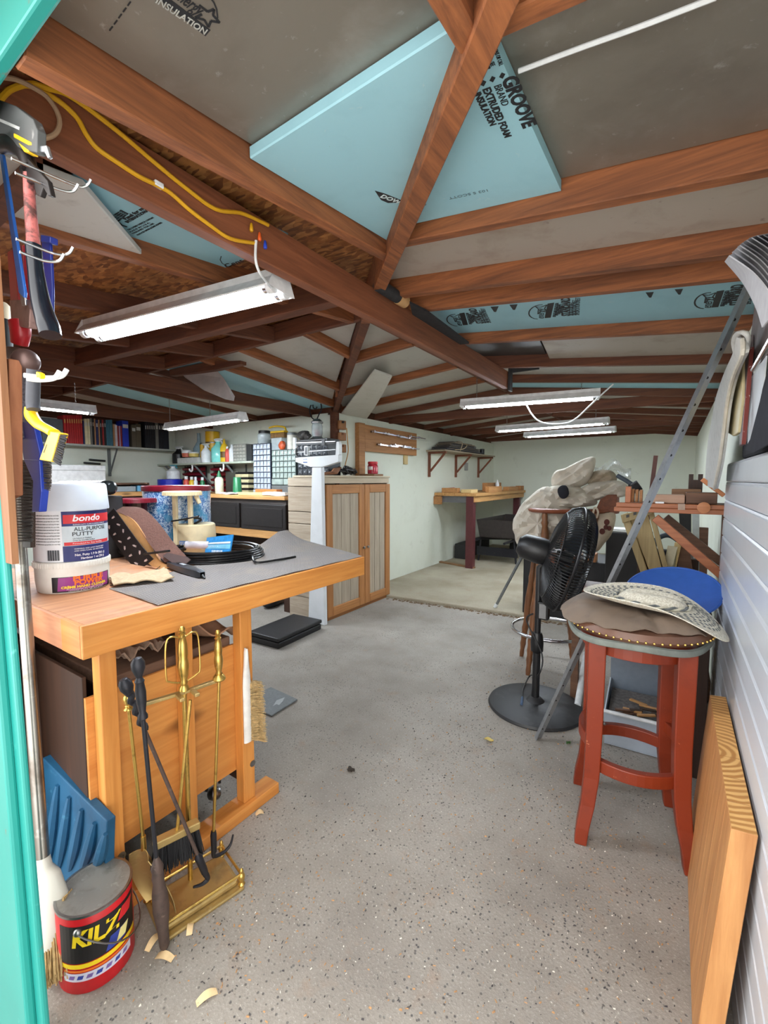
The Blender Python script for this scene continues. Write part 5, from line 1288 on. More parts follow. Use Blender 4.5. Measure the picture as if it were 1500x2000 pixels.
solo(MB().box((XI + .04, bq.y - .2, .03), (XI + .22, bq.y + .9, .27)), 'long_box', plain('charcoal_case', (36, 36, 38), .6), 'long charcoal case on the slab by the wall under the worktable', 'case', bev=.008)
bq = PX(905, 985, XI + .1)
solo(MB().box((-2.0, 7.75, .03), (-1.62, 8.1, .74)), 'toolbox', plain('navy_box', (28, 30, 40), .5), 'dark navy steel box standing behind the wheelbarrow', 'box', bev=.01)
solo(MB().beam(G(858, 1098, .031), G(926, 1110, .031), .06, .02), 'lath', wood('lath_brown', (120, 84, 54), (160, 120, 82), 'X'), 'brown lath lying on the slab before the worktable leg', 'lath')

# ------------------------------------------------------------------ left wing: counter along the back wall
YC = 2.96; zk = PY(490, 968, YC).z
PINEX = wood('worn_pine_x', (176, 126, 72), (214, 166, 106), 'X', .6, .8)
BLK = plain('black_drawer', (34, 32, 32), .4, 0, .2)
XR_ = PY(559, 1000, YC).x
kc = thing('counter', 'long wooden counter with black drawer fronts along the back wall', 'counter', (-4.4, 3.27, 0))
build(MB().box((XL + .01, YC - .02, zk - .035), (XR_, YI - .002, zk)), 'worktop', PINEX, kc, bev=.004)
build(MB().box((XL + .01, YC + .0, zk - .08), (XR_, YC + .02, zk - .036)), 'top_rail', wood('black_rail', (40, 36, 34), (60, 54, 50), 'X'), kc)
zb2 = PY(520, 1040, YC).z
for (xa, xb) in ((380, 467), (471, 558), (296, 376)):
    a, b_ = PY(xa, 1000, YC).x, PY(xb, 1000, YC).x
    d_ = build(MB().box((a, YC - .005, zb2 + .02), (b_, YC + .016, zk - .082)), 'drawer', BLK, kc, bev=.006)
    build(MB().box((a + .04, YC - .010, zb2 + .06), (b_ - .04, YC - .0052, zk - .12)), 'drawer_panel', BLK, d_, bev=.003)
build(MB().box((XL + .01, YC + .0, zb2 - .06), (XR_, YC + .04, zb2 + .018)), 'bottom_rail', PINEX, kc, bev=.003)
build(MB().box((XL + .01, YI - .06, 0), (XR_, YI - .004, zk - .036)), 'back_board', DARKSHADEPLY, kc)
for xx in (XR_ - .06, -4.4, XL + .08):
    build(MB().box((xx - .04, YC + .045, 0), (xx + .04, YC + .12, zk - .036)), 'leg', DARKSHADEPLY, kc, bev=.003)
zk1 = zk + .001

def bx_px(name, x0, x1, y0, Y, z, m, lab, cat, depth, group=None, bev=.004):
    """box standing at height z whose front, in the plane Y, spans the sight lines x0..x1 and reaches up to y0"""
    a, b_ = PY(x0, y0, Y), PY(x1, y0, Y)
    return solo(MB().box((a.x, Y, z), (b_.x, Y + depth, (a.z + b_.z) / 2)), name, m, lab, cat, group=group, bev=bev)
def bot_px(name, x0, x1, y0, Y, z, m, lab, prof, parts=(), cat='bottle', group=None, n=16):
    """turned vessel; its profile is in fractions of its radius and its height"""
    a, b_ = PY(x0, y0, Y), PY(x1, y0, Y); r = (b_.x - a.x) / 2 * .9; h = a.z - z
    c = V(((a.x + b_.x) / 2, Y + r, z))
    return lat(name, lab, cat, c, [(p * r, q * h) for p, q in prof], m, [(nm, [(p * r, q * h) for p, q in pr], mm) for nm, pr, mm in parts], group, n)
YEL = plain('tin_yellow', (226, 176, 30), .35, 0, .1); YELB = plain('bottle_yellow', (230, 190, 40), .35)
CLR = plain('clear_plastic', (206, 220, 224), .15, 0, .1, alpha=.55)
TEALB = plain('teal_liquid', (130, 214, 206), .2, 0, .1); WB = plain('white_bottle', (228, 232, 234), .35)
REDB = plain('red_liquid', (214, 84, 70), .3); GRN = plain('green_plastic', (36, 112, 70), .35); DRKR = plain('dark_red_bin', (120, 20, 32), .4)
GRY = plain('grey_steel', (112, 116, 116), .45, .3, .15)
# upper shelf on the back wall with its three brackets
zs_ = PY(410, 903, 3.30).z
sx0, sx1 = PY(302, 903, 3.30).x, PY(491, 903, 3.30).x
sh = thing('wall_shelf', 'pale painted shelf of bottles on diagonal brackets on the back wall', 'shelf', ((sx0 + sx1) / 2, 3.45, zs_))
build(MB().box((max(sx0, XL + .02), 3.30, zs_ - .022), (sx1, YI - .001, zs_)), 'board', plain('pale_green_board', (178, 188, 172), .6), sh, bev=.002)
for x, yb_ in ((322, 934), (378, 938), (440, 930)):
    t_ = PY(x, 908, 3.32)
    build(MB().bar((t_.x, 3.33, zs_ - .025), (t_.x + .06, YI - .008, zs_ - .32), .02, .02), 'bracket', GRY, sh)
    build(MB().box((t_.x + .05, YI - .010, zs_ - .34), (t_.x + .07, YI - .001, zs_ - .023)), 'bracket_plate', GRY, sh)
for x in (374, 435):
    t_ = PY(x, 906, 3.31); X0 = t_.x
    build(MB().tube(smoothpath([(X0, 3.32, zs_ - .023), (X0, 3.32, zs_ - .08), (X0 - .025, 3.32, zs_ - .105), (X0 - .055, 3.32, zs_ - .09), (X0 - .06, 3.32, zs_ - .07)], 5), .011, 8), 'hook', WHITE, sh, True)
zq = zs_ + .001; Y0 = 3.36
BOT = [(.92, 0), (1, .03), (1, .55), (.5, .72), (.35, .78), (.35, .86)]
SPR = [('spray_neck', [(.38, .86), (.42, .87), (.42, .90), (.3, .905)], WB)]
def sprayer(name, x0, x1, y0, m, lab, mh, Y=Y0, z=None):
    z = zq if z is None else z
    t_ = bot_px(name, x0, x1, y0, Y, z, m, lab, BOT, SPR); a, b_ = PY(x0, y0, Y), PY(x1, y0, Y); r = (b_.x - a.x) / 2; h = a.z - z; c = V(((a.x + b_.x) / 2, Y + r * .9, z))
    build(MB().slab([c + V((-r * .6, -.012, h * .91)), c + V((r * .9, -.012, h * .93)), c + V((r * 1.1, -.012, h * .97)), c + V((r * .9, -.012, h * 1.0)), c + V((-r * .4, -.012, h * 1.0)), c + V((-r * .8, -.012, h * .96))], (0, .024, 0)), 'spray_head', mh, t_, bev=.003)
    build(MB().bar(c + V((r * .55, 0, h * .92)), c + V((r * .95, 0, h * .78)), .012, .012), 'trigger', mh, t_)
    return t_
sprayer('spray_bottle', 330, 345, 872, BLACKP, 'black bottomed spray bottle at the left end of the bottle shelf', WB)
bx_px('tray', 346, 386, 894, Y0 - .02, zq, plain('tray_white', (206, 208, 204), .5), 'low white tray on the left half of the bottle shelf', 'tray', .16)
zt_ = PY(346, 893, Y0 - .02).z + .001
bot_px('plastic_tub', 350, 362, 879, Y0, zt_, plain('tub_red', (206, 110, 84), .4), 'red and white tub on the low white tray', [(.9, 0), (1, .5), (1, .55)], [('rim', [(1.02, .555), (1.02, .95), (.9, 1)], WB)], 'tub')
bot_px('plastic_tub', 363, 376, 883, Y0, zt_, plain('tub_yellow', (222, 196, 110), .4), 'yellow tub on the low white tray', [(.9, 0), (1, .6), (1, .7)], [('rim', [(1.02, .705), (1.02, .95), (.9, 1)], WB)], 'tub')
bot_px('glass_bottle', 370, 385, 846, 3.46, zq, plain('blue_glass', (160, 186, 196), .15, 0, .1, alpha=.7), 'tall empty clear bottle at the back of the bottle shelf', [(.9, 0), (.95, .03), (.95, .5), (.3, .72), (.25, .97), (.3, 1)])
TIN = [(.97, 0), (1, .01), (1, .94)]; TINL = [('lid', [(1.03, .945), (1.03, .98), (.94, 1), (.5, .985)], STEEL)]
bot_px('tin_can', 388, 393.9, 866, 3.44, zq, YEL, 'yellow tin with an orange band at the left of the yellow tins', TIN, TINL, 'can')
bot_px('tin_can', 394.5, 413, 863.5, 3.42, zq, YEL, 'yellow tin standing under another yellow tin', TIN, TINL, 'can')
zt2_ = PY(400, 863.5, 3.42).z + .003
bot_px('tin_can', 393.5, 412, 842, 3.42, zt2_, YEL, 'topmost yellow tin stacked on another yellow tin', TIN, TINL, 'can')
sprayer('spray_bottle', 387, 400, 866, WB, 'all white spray bottle before the yellow tins', WB, 3.31)
sprayer('spray_bottle', 405, 423, 856, TEALB, 'teal filled spray bottle with a white trigger', WB, 3.31)
bot_px('oil_bottle', 425, 436.5, 857, Y0, zq, YELB, 'yellow oil bottle with a dark handle and narrow spout', [(.95, 0), (1, .03), (1, .6), (.7, .72), (.3, .82), (.2, .97), (.12, 1)], [('label_band', [(1.01, .2), (1.01, .45)], plain('band_dark', (110, 80, 30), .5))])
bot_px('plastic_bottle', 437, 443, 872, Y0 - .02, zq, REDB, 'red half-filled small bottle beside the yellow oil bottle', [(.95, 0), (1, .03), (1, .7), (.5, .85)], [('cap', [(.5, .855), (.5, .99), (.4, 1)], WB)])
bot_px('plastic_bottle', 443.5, 452, 868, Y0, zq, WB, 'white jug left of the grey parts drawers on the bottle shelf', [(.95, 0), (1, .03), (1, .7), (.5, .85), (.4, 1)])
def organizer(name, x0, x1, y0, y1, Y, rows, cols, mf, md, lab, depth=.15, z=None, extra=0, sp=.005):
    a, b_ = PY(x0, y0, Y), PY(x1, y1, Y); z0 = b_.z if z is None else z; t_ = thing(name, lab, 'organizer', ((a.x + b_.x) / 2, Y + depth / 2, z0))
    build(MB().box((a.x, Y + .012, z0), (b_.x, Y + depth, a.z)), 'frame', mf, t_, bev=.002)
    w_ = (b_.x - a.x - .008) / cols; zb0 = z0 + extra; h_ = (a.z - zb0 - .008) / rows; me = None
    for r in range(rows):
        for c_ in range(cols):
            o = V((a.x + .004 + w_ * (c_ + .5), Y + .0055, zb0 + .004 + h_ * (r + .5)))
            if me is None:
                mb = MB(); W_, H_ = w_ / 2 - sp, h_ / 2 - sp
                mb.add([(-W_, .006, -H_), (W_, .006, -H_), (W_, .006, H_), (-W_, .006, H_), (-W_, -.0, -H_), (W_, -.0, -H_), (W_, .004, H_), (-W_, .004, H_), (-W_ * .35, -.006, -H_ * .2), (W_ * .35, -.006, -H_ * .2), (W_ * .35, -.004, H_ * .25), (-W_ * .35, -.004, H_ * .25)],
                       [(0, 4, 7, 3), (1, 2, 6, 5), (3, 7, 6, 2), (0, 1, 5, 4), (4, 5, 9, 8), (5, 6, 10, 9), (6, 7, 11, 10), (7, 4, 8, 11), (8, 9, 10, 11)])
                d_ = build(mb, 'drawer', md, t_); me = d_
            else:
                d_ = me.copy(); COL.objects.link(d_)
            d_.location = o - V(OFF[t_.name])
            if me is d_: 
                off = V(OFF[t_.name])
                for v in d_.data.vertices: v.co = v.co + off
    if extra:
        for i in range(2):
            W = (b_.x - a.x) / 2
            build(MB().box((a.x + .004 + W * i, Y, z0 + .006), (a.x + W * (i + 1) - .004, Y + .011, zb0 - .002)), 'big_drawer', md, t_, bev=.003)
    return t_
organizer('parts_organizer', 453, 479, 868, 902, Y0, 5, 4, plain('org_grey', (136, 138, 130), .5), plain('drawer_grey', (170, 170, 160), .5, 0, .2, 12), 'grey stack of small parts drawers at the right end of the bottle shelf', z=zq)
bx_px('speaker_box', 480, 491, 868, Y0 + .02, zq, plain('dark_box', (50, 52, 52), .6), 'dark upright box beside the grey parts drawers on the shelf', 'box', .15)
PDK = plain('drawer_pale', (168, 178, 190), .25, 0, .25, 14); PDG = plain('drawer_green', (150, 164, 158), .25, 0, .25, 14)
organizer('parts_cabinet', 492, 528, 867, 945, 3.33, 8, 5, plain('org_navy', (30, 38, 56), .45), PDK, 'tall blue-grey parts cabinet with eight rows of clear drawers', z=zk1, extra=.05)
organizer('parts_cabinet', 529, 577, 879, 935, 3.33, 5, 6, plain('org_greengrey', (48, 60, 58), .45), PDG, 'wide grey-green parts cabinet with six drawers to a row', z=PY(550, 940, 3.33).z if False else zk1 + .10, extra=.07)
bx_px('steel_box', 530, 576, 936, 3.32, zk1, GRY, 'grey steel box under the wide grey-green parts cabinet', 'box', .17)
for o in list(COL.objects):
    if o.name == 'steel_box':
        pass
# on the parts cabinets
zA = PY(510, 867, 3.33).z + .001; zB2 = PY(550, 879, 3.33).z + .001
bot_px('glass_jar', 496, 516, 841, 3.34, zA, CLR, 'clear jar of dark screws with a black lid on the tall parts cabinet', [(.95, 0), (1, .03), (1, .7), (.8, .8)], [('lid', [(.85, .805), (.85, .99), (.8, 1)], BLACKP), ('screws', [(.9, .02), (.9, .3), (.2, .45)], plain('dark_screws', (60, 56, 54), .5, .4, .5, 80))], 'jar')
bx_px('clear_box', 527.8 + 2, 550, 855, 3.36, zB2, CLR, 'clear plastic box of blue packs on the wide parts cabinet', 'box', .10)
zC_ = PY(540, 855, 3.36).z + .001
a, b_ = PY(527, 850, 3.36), PY(553, 850, 3.36)
sb_ = thing('scrub_brush', 'yellow handled scrub brush lying on the clear plastic box', 'brush', ((a.x + b_.x) / 2, 3.4, zC_))
build(MB().box((a.x, 3.37, zC_), (b_.x, 3.43, zC_ + .055)), 'bristles', plain('brown_bristle', (120, 90, 50), .8, 0, .4, 60), sb_, bev=.004)
build(MB().box((a.x - .004, 3.368, zC_ + .0555), (b_.x + .004, 3.432, zC_ + .075)), 'block', YELB, sb_, bev=.006)
build(MB().tube(smoothpath([(a.x - .05, 3.4, zC_ + .12), (a.x + .03, 3.4, zC_ + .13), ((a.x + b_.x) / 2, 3.4, zC_ + .125), (b_.x - .02, 3.4, zC_ + .11), (b_.x, 3.4, zC_ + .07)], 6), .010, 8), 'handle', YELB, sb_, True)
lump('orange_dispenser', V((PY(548, 873, 3.34).x, 3.335 + .03, zB2)), .045, .03, .05, plain('burnt_orange', (190, 80, 40), .5, 0, .3, 40), 'orange tape dispenser at the front of the wide parts cabinet', 'dispenser', 5, .1)
bot_px('canister', 555.5, 571, 845, 3.37, zB2, plain('cream_canister', (206, 204, 192), .5), 'tall cream canister on the wide parts cabinet', [(1, 0), (1, .99), (.96, 1)], [('top_band', [(1.01, .86), (1.02, .99), (.9, 1.005)], GRY)], 'canister')
bot_px('paper_roll', 569.5, 577, 855, 3.34, zB2, WB, 'slim white roll standing beside the cream canister', [(1, 0), (1, 1), (.3, 1.0), (.3, .9)], (), 'roll')
# black case with drawers behind the scale, lantern and wire spring on it
cs_ = PY(578, 862, 3.30); ce_ = PY(648, 925, 3.30)
xg = min(ce_.x, XI - .03)
bk_ = organizer('black_parts_case', 579, 640, 868, 928, 3.30, 5, 6, plain('case_black', (28, 30, 36), .4), plain('case_drawer', (50, 54, 60), .3, 0, .4, 14), 'black parts case with grey drawers standing behind the scale head', .2, z=ZC + .003)
bx_px('crate', 581, 614, 945, 3.29, zk1, DARKSHADEPLY, 'dark wooden crate carrying the black parts case', 'crate', .2)
for nm in ('crate',):
    o = bpy.data.objects[nm]; h_now = o.dimensions.z
    hc_ = ZC + .002 - zk1; o.scale.z = hc_ / max(.001, (max(v.co.z for v in o.data.vertices) - min(v.co.z for v in o.data.vertices))); o.location.z = zk1 + hc_ / 2
o = bpy.data.objects['steel_box']; o.scale.z = .098 / (max(v.co.z for v in o.data.vertices) - min(v.co.z for v in o.data.vertices)); o.location.z = zk1 + .049
ztp = PY(610, 868, 3.30).z + .001
gc = thing('gun_rack', 'black flat hand tool case with a pale edge lying on the parts case', 'case', (PY(610, 862, 3.3).x, 3.4, ztp))
build(MB().box((PY(580, 866, 3.3).x, 3.31, ztp), (PY(638, 866, 3.3).x, 3.5, ztp + .03)), 'lower_shell', BLACKP, gc, bev=.005)
build(MB().box((PY(580, 866, 3.3).x, 3.31, ztp + .032), (PY(638, 866, 3.3).x, 3.5, ztp + .055)), 'upper_shell', BLACKP, gc, bev=.005)
zl = ztp + .056; lx = PY(617, 850, 3.40)
lc_ = V((lx.x, 3.42, zl))
lt = lat('lantern', 'small lantern with clear glass and a curled iron hook on the black case', 'lantern', lc_, [(.075, 0), (.08, .006), (.06, .02), (.05, .03)], STEEL, [('glass', [(.046, .0305), (.055, .06), (.055, .14), (.045, .165)], CLR), ('cap', [(.06, .1655), (.062, .18), (.045, .195), (.03, .21)], STEEL), ('candle', [(.025, .031), (.025, .10)], plain('candle_red', (190, 60, 60), .5))], n=18)
hp_ = [(0, 0, .21), (.03, 0, .26), (.06, 0, .30), (.05, 0, .37), (0, 0, .395), (-.05, 0, .37), (-.05, 0, .33), (-.015, 0, .315), (.0, 0, .335)]
build(MB().tube(smoothpath([lc_ + V(p) for p in hp_], 6), .006, 8), 'hook', IRON, lt, True)
hp_ = [(-.03, 0, .20), (-.08, 0, .24), (-.10, 0, .31), (-.07, 0, .37), (-.02, 0, .385)]
build(MB().tube(smoothpath([lc_ + V(p) for p in hp_], 6), .006, 8), 'hook', IRON, lt, True)
lump('wire_heap', V((PY(594, 860, 3.4).x, 3.4, zl)), .075, .05, .05, plain('wire_grey', (90, 88, 86), .5, .4, .4, 60), 'grey heap of wire beside the lantern', 'wire', 8, .35)
# red bins, trays and small things standing on the counter
for i, (x0, x1) in enumerate(((359, 396), (414, 446))):
    rk = thing('bin_rack', ('dark red bin rack under the left half', 'dark red bin rack under the right half')[i] + ' of the bottle shelf', 'rack', (PY((x0 + x1) / 2, 930, 3.45).x, 3.5, zk1))
    a, b_ = PY(x0, 912, 3.46).x, PY(x1, 912, 3.46).x; zt0 = PY(x0, 911, 3.46).z
    build(MB().box((a, 3.50, zk1), (b_, 3.52, zt0)), 'back_plate', plain('rack_black', (34, 30, 32), .5), rk)
    nr = 5
    for r in range(nr):
        for c_ in range(3):
            w_ = (b_ - a) / 3; h_ = (zt0 - zk1) / nr; x = a + w_ * c_; z = zk1 + .004 + h_ * r
            mb = MB().add([(x + .004, 3.499, z), (x + w_ - .004, 3.499, z), (x + w_ - .004, 3.44, z + .01), (x + .004, 3.44, z + .01), (x + .004, 3.499, z + h_ * .8), (x + w_ - .004, 3.499, z + h_ * .8), (x + w_ - .004, 3.43, z + h_ * .5), (x + .004, 3.43, z + h_ * .5)],
                          [(0, 1, 2, 3), (4, 7, 6, 5), (0, 4, 5, 1), (1, 5, 6, 2), (2, 6, 7, 3), (3, 7, 4, 0)])
            build(mb, 'bin', DRKR, rk)
Yk = 3.12
for i, (x0, x1, y0, m, lab) in enumerate(((355, 362, 930, REDB, 'small white capped red bottle on the counter behind the jug'), (366, 373, 931, YELB, 'small amber bottle on the counter behind the jug'), (388, 394, 932, GRN, 'small green bottle on the counter behind the jug'), (376, 381, 931, WB, 'small white bottle between the amber and green bottles'))):
    bot_px('small_bottle', x0, x1, y0, Yk + .1, zk1, m, lab, [(.95, 0), (1, .03), (1, .7), (.6, .8)], [('cap', [(.62, .805), (.62, .98), (.5, 1)], WB)])
bot_px('glue_bottle', 414.5, 426, 919, Yk, zk1, plain('cream_glue', (222, 220, 196), .4), 'cream glue bottle with a green pointed nozzle on the counter', [(.95, 0), (1, .02), (1, .62), (.6, .72)], [('nozzle', [(.55, .725), (.5, .8), (.15, .97), (.1, 1)], GRN)])
bot_px('plastic_cup', 449, 462, 932, Yk, zk1, GRN, 'green plastic cup upside down on the counter', [(1, 0), (.98, .05), (.8, .97), (.7, 1)], (), 'cup')
a, b_ = PY(462, 922, 3.4), PY(490, 947, 3.4)
nt_ = 4; hh = (a.z - zk1) / nt_
for i in range(nt_):
    tr_ = thing('parts_tray', ('lowest', 'second', 'third', 'topmost')[i] + ' of the stacked cream parts trays by the blue-grey cabinet', 'tray', ((a.x + b_.x) / 2, 3.45, zk1 + hh * i), 'stacked cream trays')
    build(MB().box((a.x, 3.38, zk1 + hh * i + .001), (b_.x - .02, 3.52, zk1 + hh * i + hh * .6)), 'tray', plain('tray_cream', (206, 200, 160), .5), tr_, bev=.003)
    build(MB().box((a.x + .003, 3.383, zk1 + hh * i + hh * .61), (b_.x - .023, 3.517, zk1 + hh * i + hh - .001)), 'gap_lid', BLACKP, tr_)
bx_px('slate_slab', 440, 461, 921, 3.40, zk1, plain('slate_panel', (70, 70, 62), .6), 'dark slate slab standing behind the green cup', 'slate', .02)
# papers and flat things at the counter front
PAPW = plain('paper', (226, 224, 222), .7, 0, .05)
def flat(x0, x1, y, d0, d1, m, lab, h_=.004, name='paper_sheet', cat='paper', z=None):
    a, b_ = PY(x0, y, YC + d0).x, PY(x1, y, YC + d0).x; z = zk1 if z is None else z
    mb = MB().sheet(lambda u, v: (a + (b_ - a) * u + .02 * sin(3 * v), YC + d0 + (d1 - d0) * v, z + .005 + h_ + .004 * sin(7 * u + 3 * v) + .003 * sin(11 * v)), 8, 5, h_)
    return solo(mb, name, m, lab, cat, smooth=True)
flat(512, 556, 960, .02, .26, PAPW, 'crumpled white paper bag on the right end of the counter', .03)
solo(MB().box((PY(460, 960, YC).x, YC + .03, zk1), (PY(508, 960, YC).x, YC + .12, zk1 + .03)), 'wood_strip', PALEW, 'pale wood strip near the counter front', 'offcut', bev=.003)
solo(MB().box((PY(474, 955, YC).x, YC + .16, zk1), (PY(516, 955, YC).x, YC + .24, zk1 + .06)), 'wood_strip', plain('orange_strip', (196, 116, 60), .5), 'orange wood strip behind the pale strip on the counter', 'offcut', bev=.003)
flat(428, 448, 950, .02, .2, PAPW, 'white paper folded at the left of the counter, by the glue bottle', .015)
solo(MB().box((PY(546, 955, YC).x, YC + .28, zk1), (PY(558, 955, YC).x, YC + .34, zk1 + .09)), 'red_box', REDP, 'small red box at the right end of the counter by the cabinet', 'box', bev=.003)
# blue tray with a teal sprayer, at the left
c = PY(325, 935, 3.2); bt2 = lat('blue_tray', 'blue round tray standing on the counter left of the jug', 'tray', V((c.x, 3.25, zk1 + .0)), [(.14, 0), (.15, .01), (.15, .16), (.145, .165)], plain('royal_blue', (34, 44, 180), .4), n=24)
sprayer('spray_bottle', 318, 334, 908, WB, 'spray bottle with a teal head standing in the blue round tray', plain('teal_head', (60, 150, 170), .4), 3.2, zk1 + .167)

# ------------------------------------------------------------------ left wall: shelf of books, lidded box, clamps
XB = XL + .24
zbk = PX(240, 872, XB).z
ysa, ysb = PX(95, 860, XB).y, 3.50
lsf = thing('book_shelf', 'grey wall shelf of books on the left wall', 'shelf', (XL + .12, 2.8, zbk))
build(MB().box((XL + .001, ysa - .3, zbk - .022), (XB + .01, ysb, zbk - .001)), 'board', plain('grey_shelf_paint', (170, 174, 166), .6), lsf, bev=.002)
yb_ = PX(228, 880, XB).y
build(MB().box((XL + .001, yb_, zbk - .36), (XL + .02, yb_ + .03, zbk - .023)), 'bracket', GRY, lsf)
build(MB().bar((XL + .02, yb_ + .015, zbk - .33), (XB - .02, yb_ + .015, zbk - .03), .014, .014), 'bracket', GRY, lsf)
books = [(126, 131, 811, 'r')] + [(127.5 + 4.4 * i, 131.6 + 4.4 * i, 811, 'r') for i in range(1, 8)]
books += [(163.5, 166, 822, 'navy'), (166.5, 172, 818, 'cream'), (172.5, 177, 818, 'cream'), (177.5, 181, 817, 'grey'), (181.5, 185, 818, 'black'), (185.5, 188, 818, 'tan'), (188.5, 193, 820, 'navy'), (193.5, 196, 820, 'tan'), (196.5, 200, 820, 'black'), (200.5, 204, 820, 'red2'), (204.5, 208, 820, 'black')]
books += [(208.5 + 3.2 * i, 211.2 + 3.2 * i, 820, 'teal') for i in range(4)] + [(222, 225, 829, 'tan'), (225.5, 230, 830, 'cream2'), (230.5, 233, 832, 'red2'), (233.5, 236, 832, 'lilac'), (236.5, 239, 832, 'red2'), (240, 252, 822, 'blue')]
books += [(258, 266, 830, 'brown'), (266.5, 276, 828, 'brown')] + [(284 + 4 * i, 287.4 + 4 * i, 824, 'black') for i in range(5)] + [(304.5, 310, 823, 'grey'), (310.5, 315, 824, 'black'), (315.5, 320, 824, 'black'), (320.5, 330, 826, 'black2')]
CB = {'r': (178, 30, 34), 'navy': (36, 44, 92), 'cream': (216, 206, 168), 'grey': (120, 118, 112), 'black': (28, 28, 34), 'tan': (176, 128, 88), 'red2': (150, 40, 40), 'teal': (60, 110, 130), 'cream2': (206, 200, 206), 'lilac': (176, 150, 176), 'blue': (28, 56, 180), 'brown': (88, 78, 62), 'black2': (20, 22, 34)}
NMB = {'r': 'red', 'navy': 'navy', 'cream': 'cream', 'grey': 'grey', 'black': 'black', 'tan': 'tan', 'red2': 'dark red', 'teal': 'teal and mauve', 'cream2': 'off-white', 'lilac': 'lilac', 'blue': 'bright blue', 'brown': 'brown', 'black2': 'thick black'}
ORD = ['first', 'second', 'third', 'fourth', 'fifth', 'sixth', 'seventh', 'eighth', 'ninth', 'tenth', 'eleventh', 'twelfth', 'thirteenth', 'fourteenth']
from collections import Counter
cnt = Counter(NMB[b[3]] for b in books); seen = Counter(); lasty = -9
for (x0, x1, yt, k) in books:
    y0, y1 = PX(x0, 860, XB - .03).y, PX(x1, 860, XB - .03).y; y0 = max(y0, lasty + .0012); lasty = y1
    h_ = PX((x0 + x1) / 2, yt, XB - .03).z - zbk
    c_ = CB[k]; nm = NMB[k]; i_ = seen[nm]; seen[nm] += 1
    lab = (ORD[i_] + ' ' + nm + ' book from the left on the book shelf') if cnt[nm] > 1 else ('the only ' + nm + ' book on the book shelf')
    bk_ = thing('book', lab, 'book', (XB - .12, (y0 + y1) / 2, zbk), 'books on the left wall shelf')
    build(MB().box((XB - .19, y0, zbk), (XB - .03, y1, zbk + h_)), 'cover', plain('bk_' + k, c_, .5, 0, .12, 18), bk_, bev=.002, seg=1)
    if x1 - x0 > 3.2:
        build(MB().box((XB - .0298, y0 + .006, zbk + h_ * .72), (XB - .0290, y1 - .006, zbk + h_ * .86)), 'spine_title', plain('spine_gold' if k == 'r' else 'spine_pale', (206, 170, 90) if k == 'r' else (196, 196, 190), .5), bk_)
bx3 = PX(90, 845, XB - .02)
y0, y1 = PX(83, 850, XB - .03).y, PX(124, 850, XB - .03).y
solo(MB().box((XB - .18, y0, zbk), (XB - .03, y1, zbk + .26)), 'file_box', plain('slate_file', (88, 98, 104), .5), 'slate grey file box at the left end of the book shelf', 'box', bev=.004)
zf = PX(240, 905, XL + .002)
# white lidded box and long chest on a ledge along the left wall
XT2 = -5.2; lz = PX(200, 962, XT2).z
ld = thing('side_counter', 'wooden side counter along the left wall under the book shelf', 'counter', (-5.55, 2.2, 0))
build(MB().box((XL + .002, .9, lz - .05), (XT2, YC - .03, lz)), 'worktop', PINE, ld, bev=.004)
for yy in (1.2, 2.7): build(MB().box((XL + .06, yy, 0), (XT2 - .08, yy + .06, lz - .051)), 'support', DARKSHADEPLY, ld)
y0, y1 = PX(100, 920, XT2 - .2).y, PX(206, 920, XT2 - .2).y
wtb = thing('white_chest', 'white foam chest on the side counter below the book shelf', 'chest', (XT2 - .35, (y0 + y1) / 2, lz))
zt_ = PX(150, 908, XT2 - .2).z
build(MB().box((XT2 - .5, y0, lz + .001), (XT2 - .2, y1, lz + (zt_ - lz) * .8)), 'body', WHITE, wtb, bev=.006)
build(MB().box((XT2 - .5, y0 - .005, lz + (zt_ - lz) * .8 + .001), (XT2 - .2, y1 + .005, zt_)), 'lid', WHITE, wtb, bev=.006)
y0, y1 = PX(221, 950, XT2 - .1).y, PX(290, 950, XT2 - .1).y
fb = thing('open_drawer', 'open dark wooden drawer holding blue boxes on the side counter', 'drawer', (XT2 - .2, (y0 + y1) / 2, lz))
zt_ = PX(250, 943, XT2 - .1).z
DW2 = wood('drawer_brown', (70, 46, 30), (102, 70, 48), 'Y')
build(MB().box((XT2 - .32, y0, lz + .001), (XT2 - .30, y1, zt_)), 'back', DW2, fb)
build(MB().box((XT2 - .299, y1 - .02, lz + .001), (XT2 - .08, y1, zt_)), 'side', DW2, fb)
build(MB().box((XT2 - .299, y0, zt_ - .02), (XT2 - .08, y1 - .021, zt_)), 'top', DW2, fb)
solo(MB().box((XT2 - .28, y0 + .28, lz + .002), (XT2 - .12, y1 - .04, lz + (zt_ - lz) * .7)), 'blue_box', plain('sky_blue_box', (110, 176, 214), .4), 'pale blue box inside the open drawer', 'box', bev=.003)
solo(MB().box((XT2 - .28, y0 + .04, lz + .002), (XT2 - .12, y0 + .26, lz + (zt_ - lz) * .6)), 'grey_box', plain('grey_box', (150, 160, 166), .5), 'grey box beside the pale blue box in the open drawer', 'box', bev=.003)
# two spring clamps and a wire rack on the left wall
for i, (x, y) in enumerate(((190, 899), (180, 905))):
    p = PX(x, y, XL + .03)
    solo(MB().bar(p + V((0, -.09, .005)), p + V((0, .09, -.005)), .03, .022), 'wall_clip', BLACKP, ('upper', 'lower')[i] + ' black clip on the left wall above the white chest', 'clip', bev=.006)
